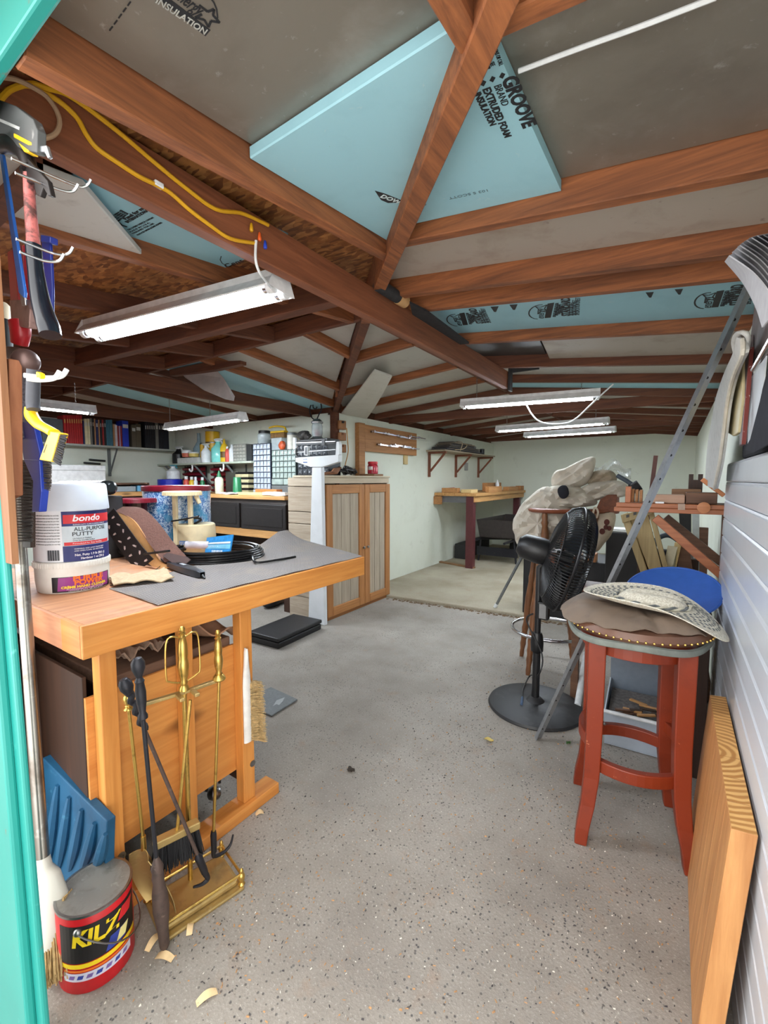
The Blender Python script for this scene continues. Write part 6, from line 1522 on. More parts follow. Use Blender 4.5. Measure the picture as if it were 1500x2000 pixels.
# black drill lying on the far side of the bench behind the putty can
db = G(196, 1058, ZB); 
dd0 = V((c2.x, c2.y, 0)); p0, p1 = PY(120, 946, c2.y + .35), PY(218, 953, c2.y + .35)
dk_ = thing('drill_case', 'black rounded torch lying on a box behind the putty can', 'torch', (p1.x - .1, c2.y + .35, p1.z - .02))
build(MB().tube([p0, p1 - V((.06, 0, 0)), p1 - V((.015, 0, 0)), p1], [.02, .036, .034, .02], 16), 'body', plain('gloss_black', (18, 24, 26), .25), dk_, True)
zlo = min(p0.z, p1.z) - .04
solo(MB().box((p0.x - .05, c2.y + .28, ZB + .001), (p1.x - .04, c2.y + .42, zlo)), 'tool_box', plain('dark_toolbox', (36, 34, 36), .6), 'dark tool box behind the putty can carrying the black torch', 'box', bev=.006)

# ------------------------------------------------------------------ red bar stool with cushion, cap and straw hat
REDW = blotch('red_stain', (126, 44, 17), [((92, 30, 12), 8, .5, .6, .25), ((186, 120, 84), 46, .68, .8, .05)], .42, 0, .05)
f0, f1 = G(1140, 1640), G(1338, 1697)
ux = (f1 - f0); Ls = ux.length; ux.normalize(); uy = V((-ux.y, ux.x, 0))
sc_ = (f0 + f1) / 2 + uy * (Ls / 2); 
stl = thing('bar_stool', 'red stained wooden bar stool with curved rungs and flared legs beside the white panels', 'stool', tuple(sc_))
zl = zof(1160, 1253, f0)
hw = Ls / 2
def SP(a, b_, z): return sc_ + ux * a + uy * b_ + V((0, 0, z))
for sx, sy in ((-1, -1), (1, -1), (1, 1), (-1, 1)):
    mb = MB(); st_ = []
    for z, out, w_ in ((0, .012, .040), (.06, .006, .042), (.14, -.008, .046), (.24, -.018, .050), (.40, -.022, .052), (zl, -.022, .056)):
        c = SP(sx * (hw + out), sy * (hw + out), z); st_.append([c + ux * (p * w_ / 2) + uy * (q * w_ / 2) for p, q in ((-1, -1), (1, -1), (1, 1), (-1, 1))])
    vs = [p for r in st_ for p in r]; fs = [(i * 4 + k, i * 4 + (k + 1) % 4, (i + 1) * 4 + (k + 1) % 4, (i + 1) * 4 + k) for i in range(len(st_) - 1) for k in range(4)]
    mb.add(vs, fs + [(0, 1, 2, 3), tuple(len(vs) - 4 + k for k in range(4))]); build(mb, 'leg', REDW, stl, bev=.004)
def rung(a, b_, z, bulge, w_=.028, h_=.045, z2=None):
    mb = MB(); N = 10; rows = []
    d_ = (b_ - a); t_ = d_.normalized(); o_ = V((t_.y, -t_.x, 0))
    for i in range(N + 1):
        u = i / N; c = a + d_ * u + o_ * (bulge * 4 * u * (1 - u)) ; c.z = z
        rows.append([c + o_ * (w_ / 2) + V((0, 0, -h_ / 2)), c - o_ * (w_ / 2) + V((0, 0, -h_ / 2)), c - o_ * (w_ / 2) + V((0, 0, h_ / 2)), c + o_ * (w_ / 2) + V((0, 0, h_ / 2))])
    vs = [p for r in rows for p in r]; fs = [(i * 4 + k, i * 4 + (k + 1) % 4, (i + 1) * 4 + (k + 1) % 4, (i + 1) * 4 + k) for i in range(N) for k in range(4)]
    mb.add(vs, fs + [(0, 1, 2, 3), tuple(len(vs) - 4 + k for k in range(4))]); return build(mb, 'rung', REDW, stl, bev=.004, label='rung with the stain worn off its top')
i_ = hw - .02
z1 = zof(1240, 1515, SP(0, -hw, 0)); z2 = zof(1240, 1430, SP(0, hw, 0)) 
rung(SP(-i_ + .02, -i_, 0), SP(i_ - .02, -i_, 0), z1, .035)
rung(SP(i_ - .02, i_, 0), SP(-i_ + .02, i_, 0), z2, .035)
rung(SP(-i_, i_ - .02, 0), SP(-i_, -i_ + .02, 0), z1 + .06, .03)
rung(SP(i_, -i_ + .02, 0), SP(i_, i_ - .02, 0), z1 + .06, .03)
M = Matrix.Translation((sc_.x, sc_.y, 0)) @ Matrix.Rotation(atan2(ux.y, ux.x), 4, 'Z')
Rs = hw + .035
build(MB().lathe([(Rs - .05, zl - .045), (Rs - .012, zl - .045), (Rs - .012, zl + .0), (Rs - .05, zl + .0)], 40, M, False), 'seat_ring', REDW, stl, bev=.002)
build(MB().lathe([(.02, zl + .001), (Rs, zl + .001), (Rs + .003, zl + .012), (Rs, zl + .02), (.001, zl + .021)], 40, M), 'seat_board', REDW, stl, True)
SLEA = plain('brown_seat_leather', (110, 78, 62), .35, 0, .2, 12, bmp=.1)
zt0 = zl + .0215
build(MB().lathe([(Rs - .004, zt0), (Rs + .030, zt0 + .008), (Rs + .044, zt0 + .024), (Rs + .034, zt0 + .045), (Rs * .85, zt0 + .066), (Rs * .4, zt0 + .074), (.001, zt0 + .075)], 48, M), 'cushion', SLEA, stl, True)
nl = MB()
for k in range(64):
    a = 2 * pi * k / 64; nl.ball(M @ V((cos(a) * (Rs + .046), sin(a) * (Rs + .046), zt0 + .024)), .0042, 6, 4)
build(nl, 'nailheads', BRASS, stl, kind='stuff')
for (x, y) in ((1175, 1416), (1181, 1414), (1309, 1452), (1314, 1455)):
    d_ = ray(x, y); p = SP(0, hw - .034, 0); n = uy; q = _c + d_ * (n.dot(p - _c) / n.dot(d_)); build(MB().ball(q, .006, 8, 6), 'screw', STEEL, stl)
# floppy brown cap under the hat
TAN2 = blotch('dusty_brown_canvas', (122, 106, 92), [((92, 78, 68), 10, .5, .6, .2), ((158, 132, 116), 6, .58, .6, .2)], .75, 0, .1)
hc = V((sc_.x, sc_.y, zt0 + .03)); 
def capf(u, v):
    a = 2 * pi * u; fr = .5 + .5 * cos(a - atan2(-sc_.y, -sc_.x) - .5)
    r = .02 + v * (Rs + .052 - .04 * fr * fr + .012 * sin(7 * a) * fr)
    z0_ = zt0 + .082 + .006 * sin(3 * a + 6 * v) * v
    t = max(0, v - .70) / .30
    z = z0_ - t ** 1.6 * (.055 - .026 * fr) + .005 * sin(9 * a + 2) * v + .004 * sin(17 * a) * v
    return V((sc_.x + r * cos(a), sc_.y + r * sin(a), z))
cap = thing('canvas_cap', 'floppy dusty brown canvas hat squashed on the stool seat under the straw hat', 'hat', (sc_.x, sc_.y, zt0 + .05))
build(MB().sheet(capf, 72, 16, .003, closed_u=True), 'crown', TAN2, cap, True)
rim_ = [capf(i / 72, 1.0) + V((0, 0, -.002)) for i in range(72)]
skp = [V((sc_.x + cos(a) * (Rs + .036 + .006 * sin(5 * a)), sc_.y + sin(a) * (Rs + .036 + .006 * sin(5 * a)), zt0 - .004 + .004 * sin(4 * a + 1))) for a in [2 * pi * i / 72 for i in range(72)]]
build(MB().tube(skp, .010, 8, True, flat=1.3), 'cushion_skirt', plain('grey_green_binding', (112, 118, 112), .8, 0, .2), stl, True)
# straw hat
def straw():
    m, nt, b = newmat('straw_hat'); v = coords(nt)
    w = nt.nodes.new('ShaderNodeTexWave'); w.wave_type = 'RINGS'; w.rings_direction = 'Z'; w.inputs['Scale'].default_value = 26; w.inputs['Distortion'].default_value = 0; nt.links.new(v, w.inputs[0])
    n = noise(nt, v, 160, 2)
    c = ramp(nt, n, [(.4, srgb((208, 200, 180))), (.6, srgb((238, 232, 216)))])
    nt.links.new(c, b.inputs['Base Color']); b.inputs['Roughness'].default_value = .7; bump(nt, b, w.outputs['Fac'], .3, .002); return m
STRAWH = straw(); WEAVE = plain('grey_weave', (112, 116, 116), .8, 0, .3, 100)
hxc = PY(1272, 1165, sc_.y - .02); h0 = V((hxc.x + .0, sc_.y - .01, zt0 + .103))
axx = V((cos(-.12), sin(-.12), 0)); axy = V((-axx.y, axx.x, 0))
RH = .198
def hatz(r, a):
    """height of the hat's surface at radius r (0..1 of the brim), angle a; the right end of the brim droops, the left lifts"""
    rc = .50
    if r < rc:
        k = r / rc; dome = .040 * (1 - k ** 6) + .0 ; crease = -.018 * math.exp(-((r * sin(a)) / .12) ** 2) * (1 - k ** 3)
        base = dome + crease
    else:
        base = 0
    t = max(0, r - rc * .9)
    return base + t * t * (.04 * (-cos(a)) + .20 * sin(a) ** 2 * .5) - .11 * max(0, cos(a)) ** 2 * t * t * 2.0 - .006 * r * cos(a)
def hatf(u, v):
    a = 2 * pi * u; r = max(v, .004)
    return h0 + axx * (RH * 1.14 * r * cos(a)) + axy * (RH * .82 * r * sin(a)) + V((0, 0, hatz(r, a)))
hat = thing('straw_hat', 'wide brimmed pale straw hat with grey woven bands lying on top of the canvas hat', 'hat', tuple(h0))
build(MB().sheet(lambda u, v: hatf(1 - u, v), 72, 30, .003, closed_u=True), 'body', STRAWH, hat, True)
chev = MB()
for ring, (r0, dr) in enumerate(((.60, .045), (.665, .045), (.73, .045), (.795, .045), (.86, .04))):
    N = int(70 * r0 / .6)
    for k in range(N):
        if (k + ring) % 2: continue
        a0_, a1_ = 2 * pi * (k + .1) / N, 2 * pi * (k + .95) / N
        f = lambda a, r: hatf(a / (2 * pi), r) + V((0, 0, .0008))
        sk = .35 * (a1_ - a0_) * (1 if ring % 2 else -1)
        chev.slab([f(a0_, r0), f(a1_, r0), f(a1_ + sk, r0 + dr * .8), f(a0_ + sk, r0 + dr * .8)], (0, 0, .0006))
build(chev, 'woven_pattern', WEAVE, hat, kind='stuff')
bd = [hatf(i / 60, .515) + V((0, 0, .008)) for i in range(60)]
def braid(ph):
    return [bd[i] + V((0, 0, .004 * sin(i * 1.3 + ph))) + (bd[i] - h0).normalized() * (.003 * cos(i * 1.3 + ph)) for i in range(60)]
build(MB().tube(braid(0), .0045, 6, True), 'hat_band', plain('pale_band', (206, 200, 180), .7), hat, True)
build(MB().tube(braid(pi), .0045, 6, True), 'hat_band', WEAVE, hat, True)

# ------------------------------------------------------------------ pedestal fan
fb = G(1045, 1380); Rf = .262
fan = thing('pedestal_fan', 'black pedestal fan with a round base and tilted wire cage facing away', 'fan', tuple(fb))
M = Matrix.Translation(fb)
FB = blotch('dusty_black', (34, 34, 36), [((70, 70, 70), 12, .55, .6, .2)], .5)
build(MB().lathe([(Rf - .004, 0), (Rf, .006), (Rf - .006, .018), (Rf * .8, .03), (.05, .038), (.03, .06), (.02, .062)], 56, M), 'base', FB, fan, True)
zj = zof(1050, 1190, fb); zh = zof(1060, 1080, fb)
lean = (PY(1052, 1190, fb.y) - fb); lean.z = 0; lean = lean * .6
pj = V((fb.x + lean.x, fb.y, zj))
build(MB().tube([fb + V((0, 0, .055)), fb.lerp(pj, .55) + V((0, 0, .055 * .45))], .021, 16), 'lower_pole', BLACKP, fan, True)
build(MB().lathe([(.025, 0), (.034, .01), (.036, .06), (.03, .10), (.024, .115)], 18, Matrix.Translation(fb.lerp(pj, .53) + V((0, 0, .02)))), 'height_collar', BLACKP, fan, True)
mp = PY(1072, 1082, fb.y)
build(MB().tube([fb.lerp(pj, .62) + V((0, 0, .03)), pj, V((pj.x, fb.y, mp.z - .08)), mp - V((0, 0, .03))], .017, 14), 'upper_pole', BLACKP, fan, True)
build(MB().box((-.03, -.025, -.05), (.03, .02, .05), Matrix.Translation(PY(1062, 1192, fb.y - .02))), 'control_box', BLACKP, fan, bev=.008)
build(MB().box((-.018, -.029, -.04), (.018, -.0255, .04), Matrix.Translation(PY(1062, 1192, fb.y - .02))), 'control_plate', plain('plate_grey', (120, 120, 120), .4), fan)
hcn = PY(1109, 1092, fb.y)
ah = (_rt * .95 - _fh * .28 - V((0, 0, .27))).normalized()
vdir = (V((0, 0, 1)) - ah * ah.z).normalized(); wdir = ah.cross(vdir)
Rc = .285
prof = [(-.115, .06), (-.10, .16), (-.075, .235), (-.05, .27), (-.02, .285), (.02, .285), (.05, .27), (.075, .225), (.092, .14), (.098, .05)]
gr = MB()
for k in range(110):
    a = 2 * pi * k / 110; rd_ = vdir * cos(a) + wdir * sin(a)
    gr.tube([hcn + ah * x + rd_ * r for x, r in prof], .0028, 4, cap=False)
build(gr, 'cage_wires', BLACKP, fan, kind='stuff')
for x, r, t_ in ((0, .287, .007), (-.075, .237, .003), (.075, .227, .003), (-.115, .062, .006), (.098, .052, .006)):
    build(MB().tube([hcn + ah * x + (vdir * cos(a) + wdir * sin(a)) * r for a in [2 * pi * k / 64 for k in range(64)]], t_, 8, True), 'cage_ring', BLACKP, fan, True)
bl_ = MB()
for k in range(3):
    a0_ = 2 * pi * k / 3 + .4; bl_ = MB()
    def bf(u, v, a0_=a0_):
        r = .045 + .20 * v; a = a0_ + (u - .5) * (.9 + .5 * v); tw = (u - .5) * .07
        return hcn + ah * (-.005 + tw) + (vdir * cos(a) + wdir * sin(a)) * r
    build(MB().sheet(bf, 8, 8, .002), 'blade', plain('smoke_blade', (48, 52, 58), .3), fan, True)
Mh = frame(hcn, vdir, wdir) ; 
build(MB().tube([hcn - ah * .06, hcn + ah * .02], .035, 16), 'hub', BLACKP, fan, True)
build(MB().tube([hcn - ah * .118, hcn - ah * .15, hcn - ah * .24, hcn - ah * .27], [.07, .075, .068, .04], 20), 'motor_housing', BLACKP, fan, True)
cd_ = [pj + V((-.02, -.03, -.02)), fb + V((-.05, -.03, .5)), fb + V((.04, -.04, .33)), fb + V((.03, -.06, .22)), G(1035, 1320, .045), G(1022, 1345, .042), G(1020, 1362, .04)]
build(MB().tube(smoothpath(cd_, 8), .0045, 8), 'cord', BLACKP, fan, True)
pg = G(1020, 1362, .042); build(MB().tube([pg, pg + (G(1019, 1372, .04) - pg) * 1.4], .007, 8), 'plug', plain('plug_blue_grey', (70, 90, 120), .4), fan, True)

# ------------------------------------------------------------------ captain's bar chair with foot ring
MAPLE = wood('dark_maple', (86, 52, 30), (140, 92, 56), 'Z', .4, .8)
MAPR = wood('red_maple', (104, 54, 36), (146, 84, 58), 'X', .4, .8)
rg = G(1072, 1228, .27); S0 = V((rg.x, rg.y, 0)); rr_ = rof(68, rg)
ch = thing('bar_chair', 'captain style wooden bar chair with turned legs and a chrome foot ring behind the fan', 'chair', tuple(S0))
zs_t = PY(1100, 1080, S0.y).z
turn = [(.014, 0), (.017, .03), (.015, .06), (.021, .10), (.018, .13), (.022, .16), (.019, .19), (.023, .22), (.017, .26), (.024, .36), (.026, .44), (.018, .56), (.022, .60), (.018, .63), (.019, zs_t - .04)]
for k, a in enumerate((2.75, 4.35, .95, 5.75)):
    foot = S0 + V((cos(a) * .225, sin(a) * .225, 0)); top = S0 + V((cos(a) * .13, sin(a) * .13, zs_t - .03))
    d_ = top - foot; Ml = Matrix.Translation(foot) @ d_.normalized().to_track_quat('Z', 'Y').to_matrix().to_4x4()
    build(MB().lathe([(r, z * d_.length / (zs_t - .04)) for r, z in turn], 14, Ml), 'leg', MAPLE, ch, True)
build(MB().tube([V((S0.x, S0.y, .27)) + V((cos(t) * rr_ * 1.02, sin(t) * rr_ * 1.02, 0)) for t in [2 * pi * i / 56 for i in range(56)]], .011, 10, True), 'foot_ring', CHROME, ch, True)
build(MB().lathe([(.17, zs_t - .045), (.195, zs_t - .04), (.20, zs_t - .02), (.19, zs_t), (.001, zs_t - .008)], 40, Matrix.Translation(S0)), 'seat', MAPR, ch, True)
zr_ = PY(1100, 997, S0.y).z
ra_ = [PY(1030, 996, S0.y - .02), PY(1075, 994, S0.y - .12), PY(1130, 1000, S0.y - .05), PY(1185, 1000, S0.y + .10), PY(1205, 992, S0.y + .28)]
ra_ = [V((p.x, p.y, zr_)) for p in ra_]
P_ = smoothpath(ra_, 8); mb = MB(); mb.tube(P_, [.030 * (.8 if i < 3 else 1) for i in range(len(P_))], 10, flat=.55); build(mb, 'arm_rail', MAPR, ch, True)
bk0 = [PY(1160, 1002, S0.y + .0), PY(1172, 975, S0.y + .02), PY(1186, 966, S0.y + .06), PY(1206, 966, S0.y + .12), PY(1206, 1004, S0.y + .12)]
build(MB().slab(bk0, (.01, .03, 0)), 'crest', MAPR, ch, bev=.008)
for q, (x, y) in enumerate(((1064, 1000), (1108, 1000), (1165, 1004))):
    tp = PY(x, y, S0.y - .09 + .05 * q); tp.z = zr_ - .012; bt_ = V((S0.x + (tp.x - S0.x) * .8, S0.y + (tp.y - S0.y) * .8, zs_t - .012))
    d_ = tp - bt_; Ml = Matrix.Translation(bt_) @ d_.normalized().to_track_quat('Z', 'Y').to_matrix().to_4x4(); L_ = d_.length
    build(MB().lathe([(.014, 0), (.017, L_ * .15), (.024, L_ * .3), (.026, L_ * .5), (.018, L_ * .68), (.025, L_ * .76), (.018, L_ * .82), (.02, L_ * .9), (.016, L_)], 14, Ml), 'spindle', MAPLE, ch, True)
# canvas drop cloths heaped on the chair
CANV = blotch('drop_cloth', (196, 188, 174), [((172, 162, 146), 5, .5, .6, .3), ((208, 202, 192), 9, .6, .5, .2)], .9, 0, .15)
cv = thing('drop_cloth', 'heaped pale canvas drop cloths bundled on the bar chair seat', 'cloth', (S0.x, S0.y, zs_t))
def fold(name, outline, Y, depth, seed, amp=.018, m=CANV):
    """a rounded, creased bundle whose silhouette is the outline (sight lines in the plane Y)"""
    pts = smoothpath([PY(x, y, Y) for x, y in outline], 5, True); c = sum(pts, V()) / len(pts); rnd = random.Random(seed); ph = [rnd.uniform(0, 6.28) for _ in range(6)]; N = len(pts)
    def f(u, v):
        p = pts[int(round(u * N)) % N]; t = pi * v; k = sin(t); q = c.lerp(p, k ** .5)
        cr = amp * (sin(6 * (q.x + .6 * q.z) * 12 + ph[0]) * .5 + sin(9 * (q.z - .7 * q.x) * 9 + ph[1]) + .5 * sin(31 * q.x + 23 * q.z + ph[2])) * (1 if v < .5 else .4) * abs(cos(t)) + .022 * abs(sin(14 * q.x - 19 * q.z + ph[3])) - .02 * abs(sin(17 * q.z + 8 * q.x + ph[4]))
        return V((q.x, Y - cos(t) * depth / 2 + cr, q.z))
    return build(MB().sheet(f, N, 22, closed_u=True), name, m, cv, 24)
fold('lower_fold', [(1012, 1062), (1006, 1012), (1030, 975), (1070, 950), (1110, 985), (1130, 1040), (1090, 1062), (1050, 1066)], S0.y + .10, .30, 2)
fold('hanging_fold', [(1014, 1068), (1018, 1050), (1060, 1052), (1062, 1066), (1040, 1074)], S0.y + .02, .10, 12)
fold('middle_fold', [(1020, 1000), (1045, 965), (1100, 945), (1150, 960), (1165, 985), (1120, 992), (1060, 1000)], S0.y + .16, .32, 3, .022)
fold('peak_fold', [(1078, 950), (1085, 922), (1105, 914), (1150, 893), (1163, 898), (1158, 925), (1148, 944), (1110, 958)], S0.y + .20, .20, 4, .012)
fold('back_fold', [(1148, 944), (1158, 922), (1190, 918), (1204, 930), (1200, 944), (1172, 950)], S0.y + .26, .2, 5, .012, plain('brown_canvas', (150, 136, 116), .9, 0, .15))
fold('right_fold', [(1110, 975), (1150, 945), (1200, 938), (1226, 948), (1224, 968), (1180, 975), (1140, 982)], S0.y + .20, .22, 6)
sck = PY(1104, 965, S0.y + .0); lump('black_sock', V((sck.x, S0.y - .06, sck.z - .03)), .035, .02, .045, plain('black_sock', (24, 24, 32), .9), 'dark sock tucked in the front of the drop cloths', 'sock', 7, .1)
sheetp = thing('plastic_sheet', 'clear crumpled plastic sheeting on top of the drop cloths', 'sheeting', tuple(PY(1200, 925, S0.y + .25)))
def plf(u, v):
    p = PY(1160 + 72 * u, 912 - 10 * sin(pi * u) + 22 * v + 6 * sin(9 * u), S0.y + .22 + .1 * v); p.y += .03 * sin(13 * u + 7 * v); return p
build(MB().sheet(plf, 16, 8), 'sheet', plain('clear_sheet', (206, 212, 212), .15, 0, .1, alpha=.5), sheetp, True)
hk0, hk1 = PY(1222, 938, S0.y + .1), PY(1240, 950, S0.y + .08)
mal = thing('rubber_mallet', 'black headed mallet lying at the right edge of the drop cloths', 'mallet', tuple(hk1))
build(MB().tube([hk1 - V((.02, 0, .02)), hk1 + V((.025, 0, .01))], .034, 14), 'head', BLACKR, mal, True)
build(MB().tube([hk1, hk0, hk0 + V((-.05, .02, .03))], .014, 10), 'handle', plain('slate_handle', (70, 80, 90), .5), mal, True)
# printed cushion bag
BAG = plain('beige_print', (190, 174, 152), .9, 0, .1, 40, bmp=.2)
Yc = S0.y + .06
cbq = [(1146, 1072), (1143, 1058), (1160, 1004), (1176, 1002), (1202, 1004), (1196, 1040), (1180, 1062), (1165, 1078)]
pts = [PY(x, y, Yc) for x, y in cbq]
pb_ = thing('printed_cushion', 'beige cushion printed with brown paw marks hanging below the chair crest', 'cushion', tuple(PY(1170, 1074, Yc)))
cc_ = sum(pts, V()) / len(pts); PS = smoothpath(pts, 5, True); N = len(PS)
def cuf(u, v):
    p = PS[int(round(u * N)) % N]; t = pi * v; q = cc_.lerp(p, sin(t) ** .6); return V((q.x, Yc - cos(t) * .06 + .006 * sin(40 * q.x + 30 * q.z), q.z))
build(MB().sheet(cuf, N, 14, closed_u=True), 'body', BAG, pb_, True)
for (x, y, r) in ((1185, 1020, 5), (1190, 1032, 4), (1176, 1038, 5), (1162, 1050, 5), (1158, 1036, 3.5), (1183, 1030, 4)):
    p = PY(x, y, Yc - .063); rr2 = rof(r, p); build(MB().slab([p + V((cos(t) * rr2, 0, sin(t) * rr2 * 1.2)) for t in [2 * pi * k / 10 for k in range(10)]], (0, .012, 0)), 'paw_mark', plain('paw_brown', (92, 48, 40), .9), pb_)
ribbon('tie_strap', [PY(1156, 1004, Yc - .08), PY(1160, 990, Yc - .09), PY(1166, 1000, Yc - .09), PY(1163, 1012, Yc - .08)], (.012, 0, 0), .002, BAG, 5, pb_)
# black chest with timber edge, aluminium leg
bq0 = G(1020, 1196, .031)
bcx = thing('black_chest', 'black appliance box with a rough timber edge behind the fan and the bar chair', 'box', (-.75, 4.4, .031))
zc0 = PY(1020, 1085, bq0.y).z
build(MB().box((bq0.x, bq0.y, .031), (-.30, bq0.y + .5, zc0)), 'body', plain('matt_black', (24, 24, 26), .5, 0, .2), bcx, bev=.008)
build(MB().box((bq0.x - .01, bq0.y - .02, zc0 + .001), (-.55, bq0.y + .09, zc0 + .075)), 'timber_edge', wood('rough_timber', (130, 78, 40), (182, 120, 70), 'X'), bcx, bev=.004)
a_, b__ = G(967, 1186, .032), PY(1024, 1078, bq0.y - .06)
al = thing('aluminium_leg', 'aluminium tube with a white rubber tip leaning on the timber edge', 'tube', tuple(a_))
build(MB().tube([a_ + (b__ - a_) * .06, b__], .014, 14), 'tube', plain('aluminium', (150, 156, 160), .35, .9, .1), al, True)
build(MB().tube([a_, a_ + (b__ - a_) * .05, a_ + (b__ - a_) * .065], [.019, .018, .014], 14), 'tip', WB, al, True)
# dark cabinet with white papers right of the chair
x0, x1 = PY(1184, 1040, 3.7).x, PY(1242, 1040, 3.7).x; zt_ = PY(1200, 1040, 3.7).z
solo(MB().box((x0, 3.7, 0.0), (x1 + .1, 3.95, zt_)), 'black_cabinet', MATS['matt_black'], 'tall black cabinet between the printed cushion and the leaning frames', 'cabinet', bev=.008)
wpp = [PY(1186, 1038, 3.72), PY(1240, 1040, 3.72)]
for i in range(2): solo(MB().box((x0 + .01, 3.72 + .02 * i, zt_ + .001 + .012 * i), (x1 + .02 - .05 * i, 3.9, zt_ + .011 + .012 * i)), 'paper_stack', PAPW, ('lower', 'upper')[i] + ' white paper stack on the tall black cabinet', 'papers', bev=.001)

# ------------------------------------------------------------------ right: white beaded panel boards leaning on the wall
PVC = blotch('white_pvc', (206, 212, 220), [((188, 194, 202), 4, .5, .4, .3), ((226, 230, 236), 9, .6, .4, .2)], .28)
zp1 = 1.372; yp1, yp0 = 2.50, .62
xat = lambda z: .168 + .022 * z / zp1
pn = thing('beaded_panel', 'white beaded plank panel leaning against the right wall beside the stool', 'panel', (.16, 1.4, 0))
nb_ = 17
for k in range(nb_):
    z0, z1 = zp1 * k / nb_ + .001, zp1 * (k + 1) / nb_ - .001
    ye = yp1 - .012 * (k % 2)
    a0, a1 = xat(z0), xat(z1)
    mb = MB(); g_ = .0045
    pr = [(a0 + .004, z0), (a0, z0 + g_), (a1, z1 - g_ * 2.2), (a1 + .003, z1 - g_ * 1.8), (a1, z1 - g_ * 1.2), (a1 + .004, z1), (a1 + .02, z1), (a0 + .02, z0)]
    n = len(pr); vs = [(x, yp0, z) for x, z in pr] + [(x, yp1, z) for x, z in pr]
    mb.add(vs, [tuple(range(n)), tuple(reversed(range(n, 2 * n)))] + [(i, n + i, n + (i + 1) % n, (i + 1) % n) for i in range(n)])
    build(mb, 'plank', PVC, pn)
# glued pine slab leaning against the panel
FIRSL = wood('fir_slab', (170, 112, 62), (212, 156, 98), 'Z', .5, .8, False)
def endgrain():
    m, nt, b = newmat('end_grain'); v = coords(nt, (1, 1, 1))
    w = nt.nodes.new('ShaderNodeTexWave'); w.wave_type = 'RINGS'; w.rings_direction = 'Z'; w.inputs['Scale'].default_value = 16; w.inputs['Distortion'].default_value = 3.0
    nt.links.new(v, w.inputs[0]); c = ramp(nt, w.outputs['Fac'], [(.2, srgb((186, 130, 70))), (.8, srgb((228, 180, 112)))])
    nt.links.new(c, b.inputs['Base Color']); b.inputs['Roughness'].default_value = .5; return m
ENDG = endgrain()
t0, t1, t2, t3 = G(1397, 1362, .56), G(1340, 1400, .56), G(1487, 1640, .56), G(1432, 1625, .56)
zt_ = .565; ya, yb_ = 1.135, 1.83; th_ = .044
xt = .127; xb = .085                       # foot further into the room than the top
ps_ = thing('pine_slab', 'thick edge-glued pine slab leaning on the white beaded panel in the right corner', 'slab', (.1, 1.45, 0))
ns = 7
for k in range(ns):
    y0, y1 = ya + (yb_ - ya) * k / ns, ya + (yb_ - ya) * (k + 1) / ns
    dz = .0
    mb = MB().add([(xb, y0, 0), (xb + th_, y0, 0), (xb + th_, y1, 0), (xb, y1, 0), (xt, y0, zt_), (xt + th_, y0, zt_ + .004), (xt + th_, y1, zt_ + .004), (xt, y1, zt_)],
                  [(0, 3, 2, 1), (0, 1, 5, 4), (1, 2, 6, 5), (2, 3, 7, 6), (3, 0, 4, 7), (4, 5, 6, 7)])
    st_ = build(mb, 'stave', FIRSL, ps_, bev=.0012, seg=1)
    c = ((y0 + y1) / 2)
    build(MB().add([(xt + .001, y0 + .001, zt_ + .0004), (xt + th_ - .001, y0 + .001, zt_ + .0044), (xt + th_ - .001, y1 - .001, zt_ + .0044), (xt + .001, y1 - .001, zt_ + .0004)], [(0, 1, 2, 3)]), 'end_grain', ENDG, st_)

# things above the panel on the right wall: felt strip, yellow plank, red rod, dark sheets, case
def wq(pts, X, m, name, label, cat, th=.006, bev=0.0, loc=None):
    P = [PX(x, y, X) for x, y in pts]; return solo(MB().slab(P, (th, 0, 0)), name, m, label, cat, bev=bev)
FELT = blotch('pale_felt', (196, 196, 192), [((168, 168, 164), 30, .5, .6, .2), ((212, 212, 208), 10, .6, .5, .2)], .95, 0, .3)
L_ = [(1443, 652), (1432, 690), (1418, 720), (1408, 745), (1397, 780), (1390, 820), (1383, 860), (1379, 900), (1377, 945)]
R_ = [(1456, 662), (1456, 690), (1443, 720), (1432, 752), (1424, 790), (1419, 830), (1414, 870), (1408, 910), (1398, 955)]
PL, PR_ = smoothpath([PX(x, y, .135) for x, y in L_], 4), smoothpath([PX(x, y, .145) for x, y in R_], 4)
n_ = len(PL) - 1
fs_ = thing('felt_strip', 'long pale felt strip hanging on the right wall above the white panel', 'felt', tuple(PL[-1]))
build(MB().sheet(lambda u, v: PL[int(round(u * n_))].lerp(PR_[int(round(u * n_))], v) + V((-.012 * sin(pi * v), 0, 0)), n_, 6, .008), 'strip', FELT, fs_, True)
build(MB().tube([PR_[i] + V((-.006, 0, 0)) for i in range(len(PR_))], .006, 6), 'seam', plain('felt_seam', (206, 200, 186), .9), fs_, True)
lp = [PX(1440, 690, .14), PX(1436, 668, .13), PX(1442, 652, .13), PX(1454, 650, .14), PX(1462, 660, .15), PX(1460, 680, .155)]
build(MB().tube(smoothpath(lp, 6), .010, 8, flat=.6), 'loop', FELT, fs_, True)
wq([(1436, 700), (1450, 690), (1449, 780), (1441, 845), (1431, 852), (1416, 842), (1424, 770)], .165, plain('cream_board', (206, 192, 150), .6, 0, .12, 8), 'cream_board', 'cream board with two bolts hanging behind the felt strip', 'board', .012, .003)
for (x, y) in ((1447, 716), (1436, 820)):
    p = PX(x, y, .163); build(MB().lathe([(.009, 0), (.009, .004), (.004, .006)], 12, Matrix.Translation(p) @ Matrix.Rotation(-pi / 2, 4, 'Y')), 'bolt', IRON, bpy.data.objects['cream_board'])
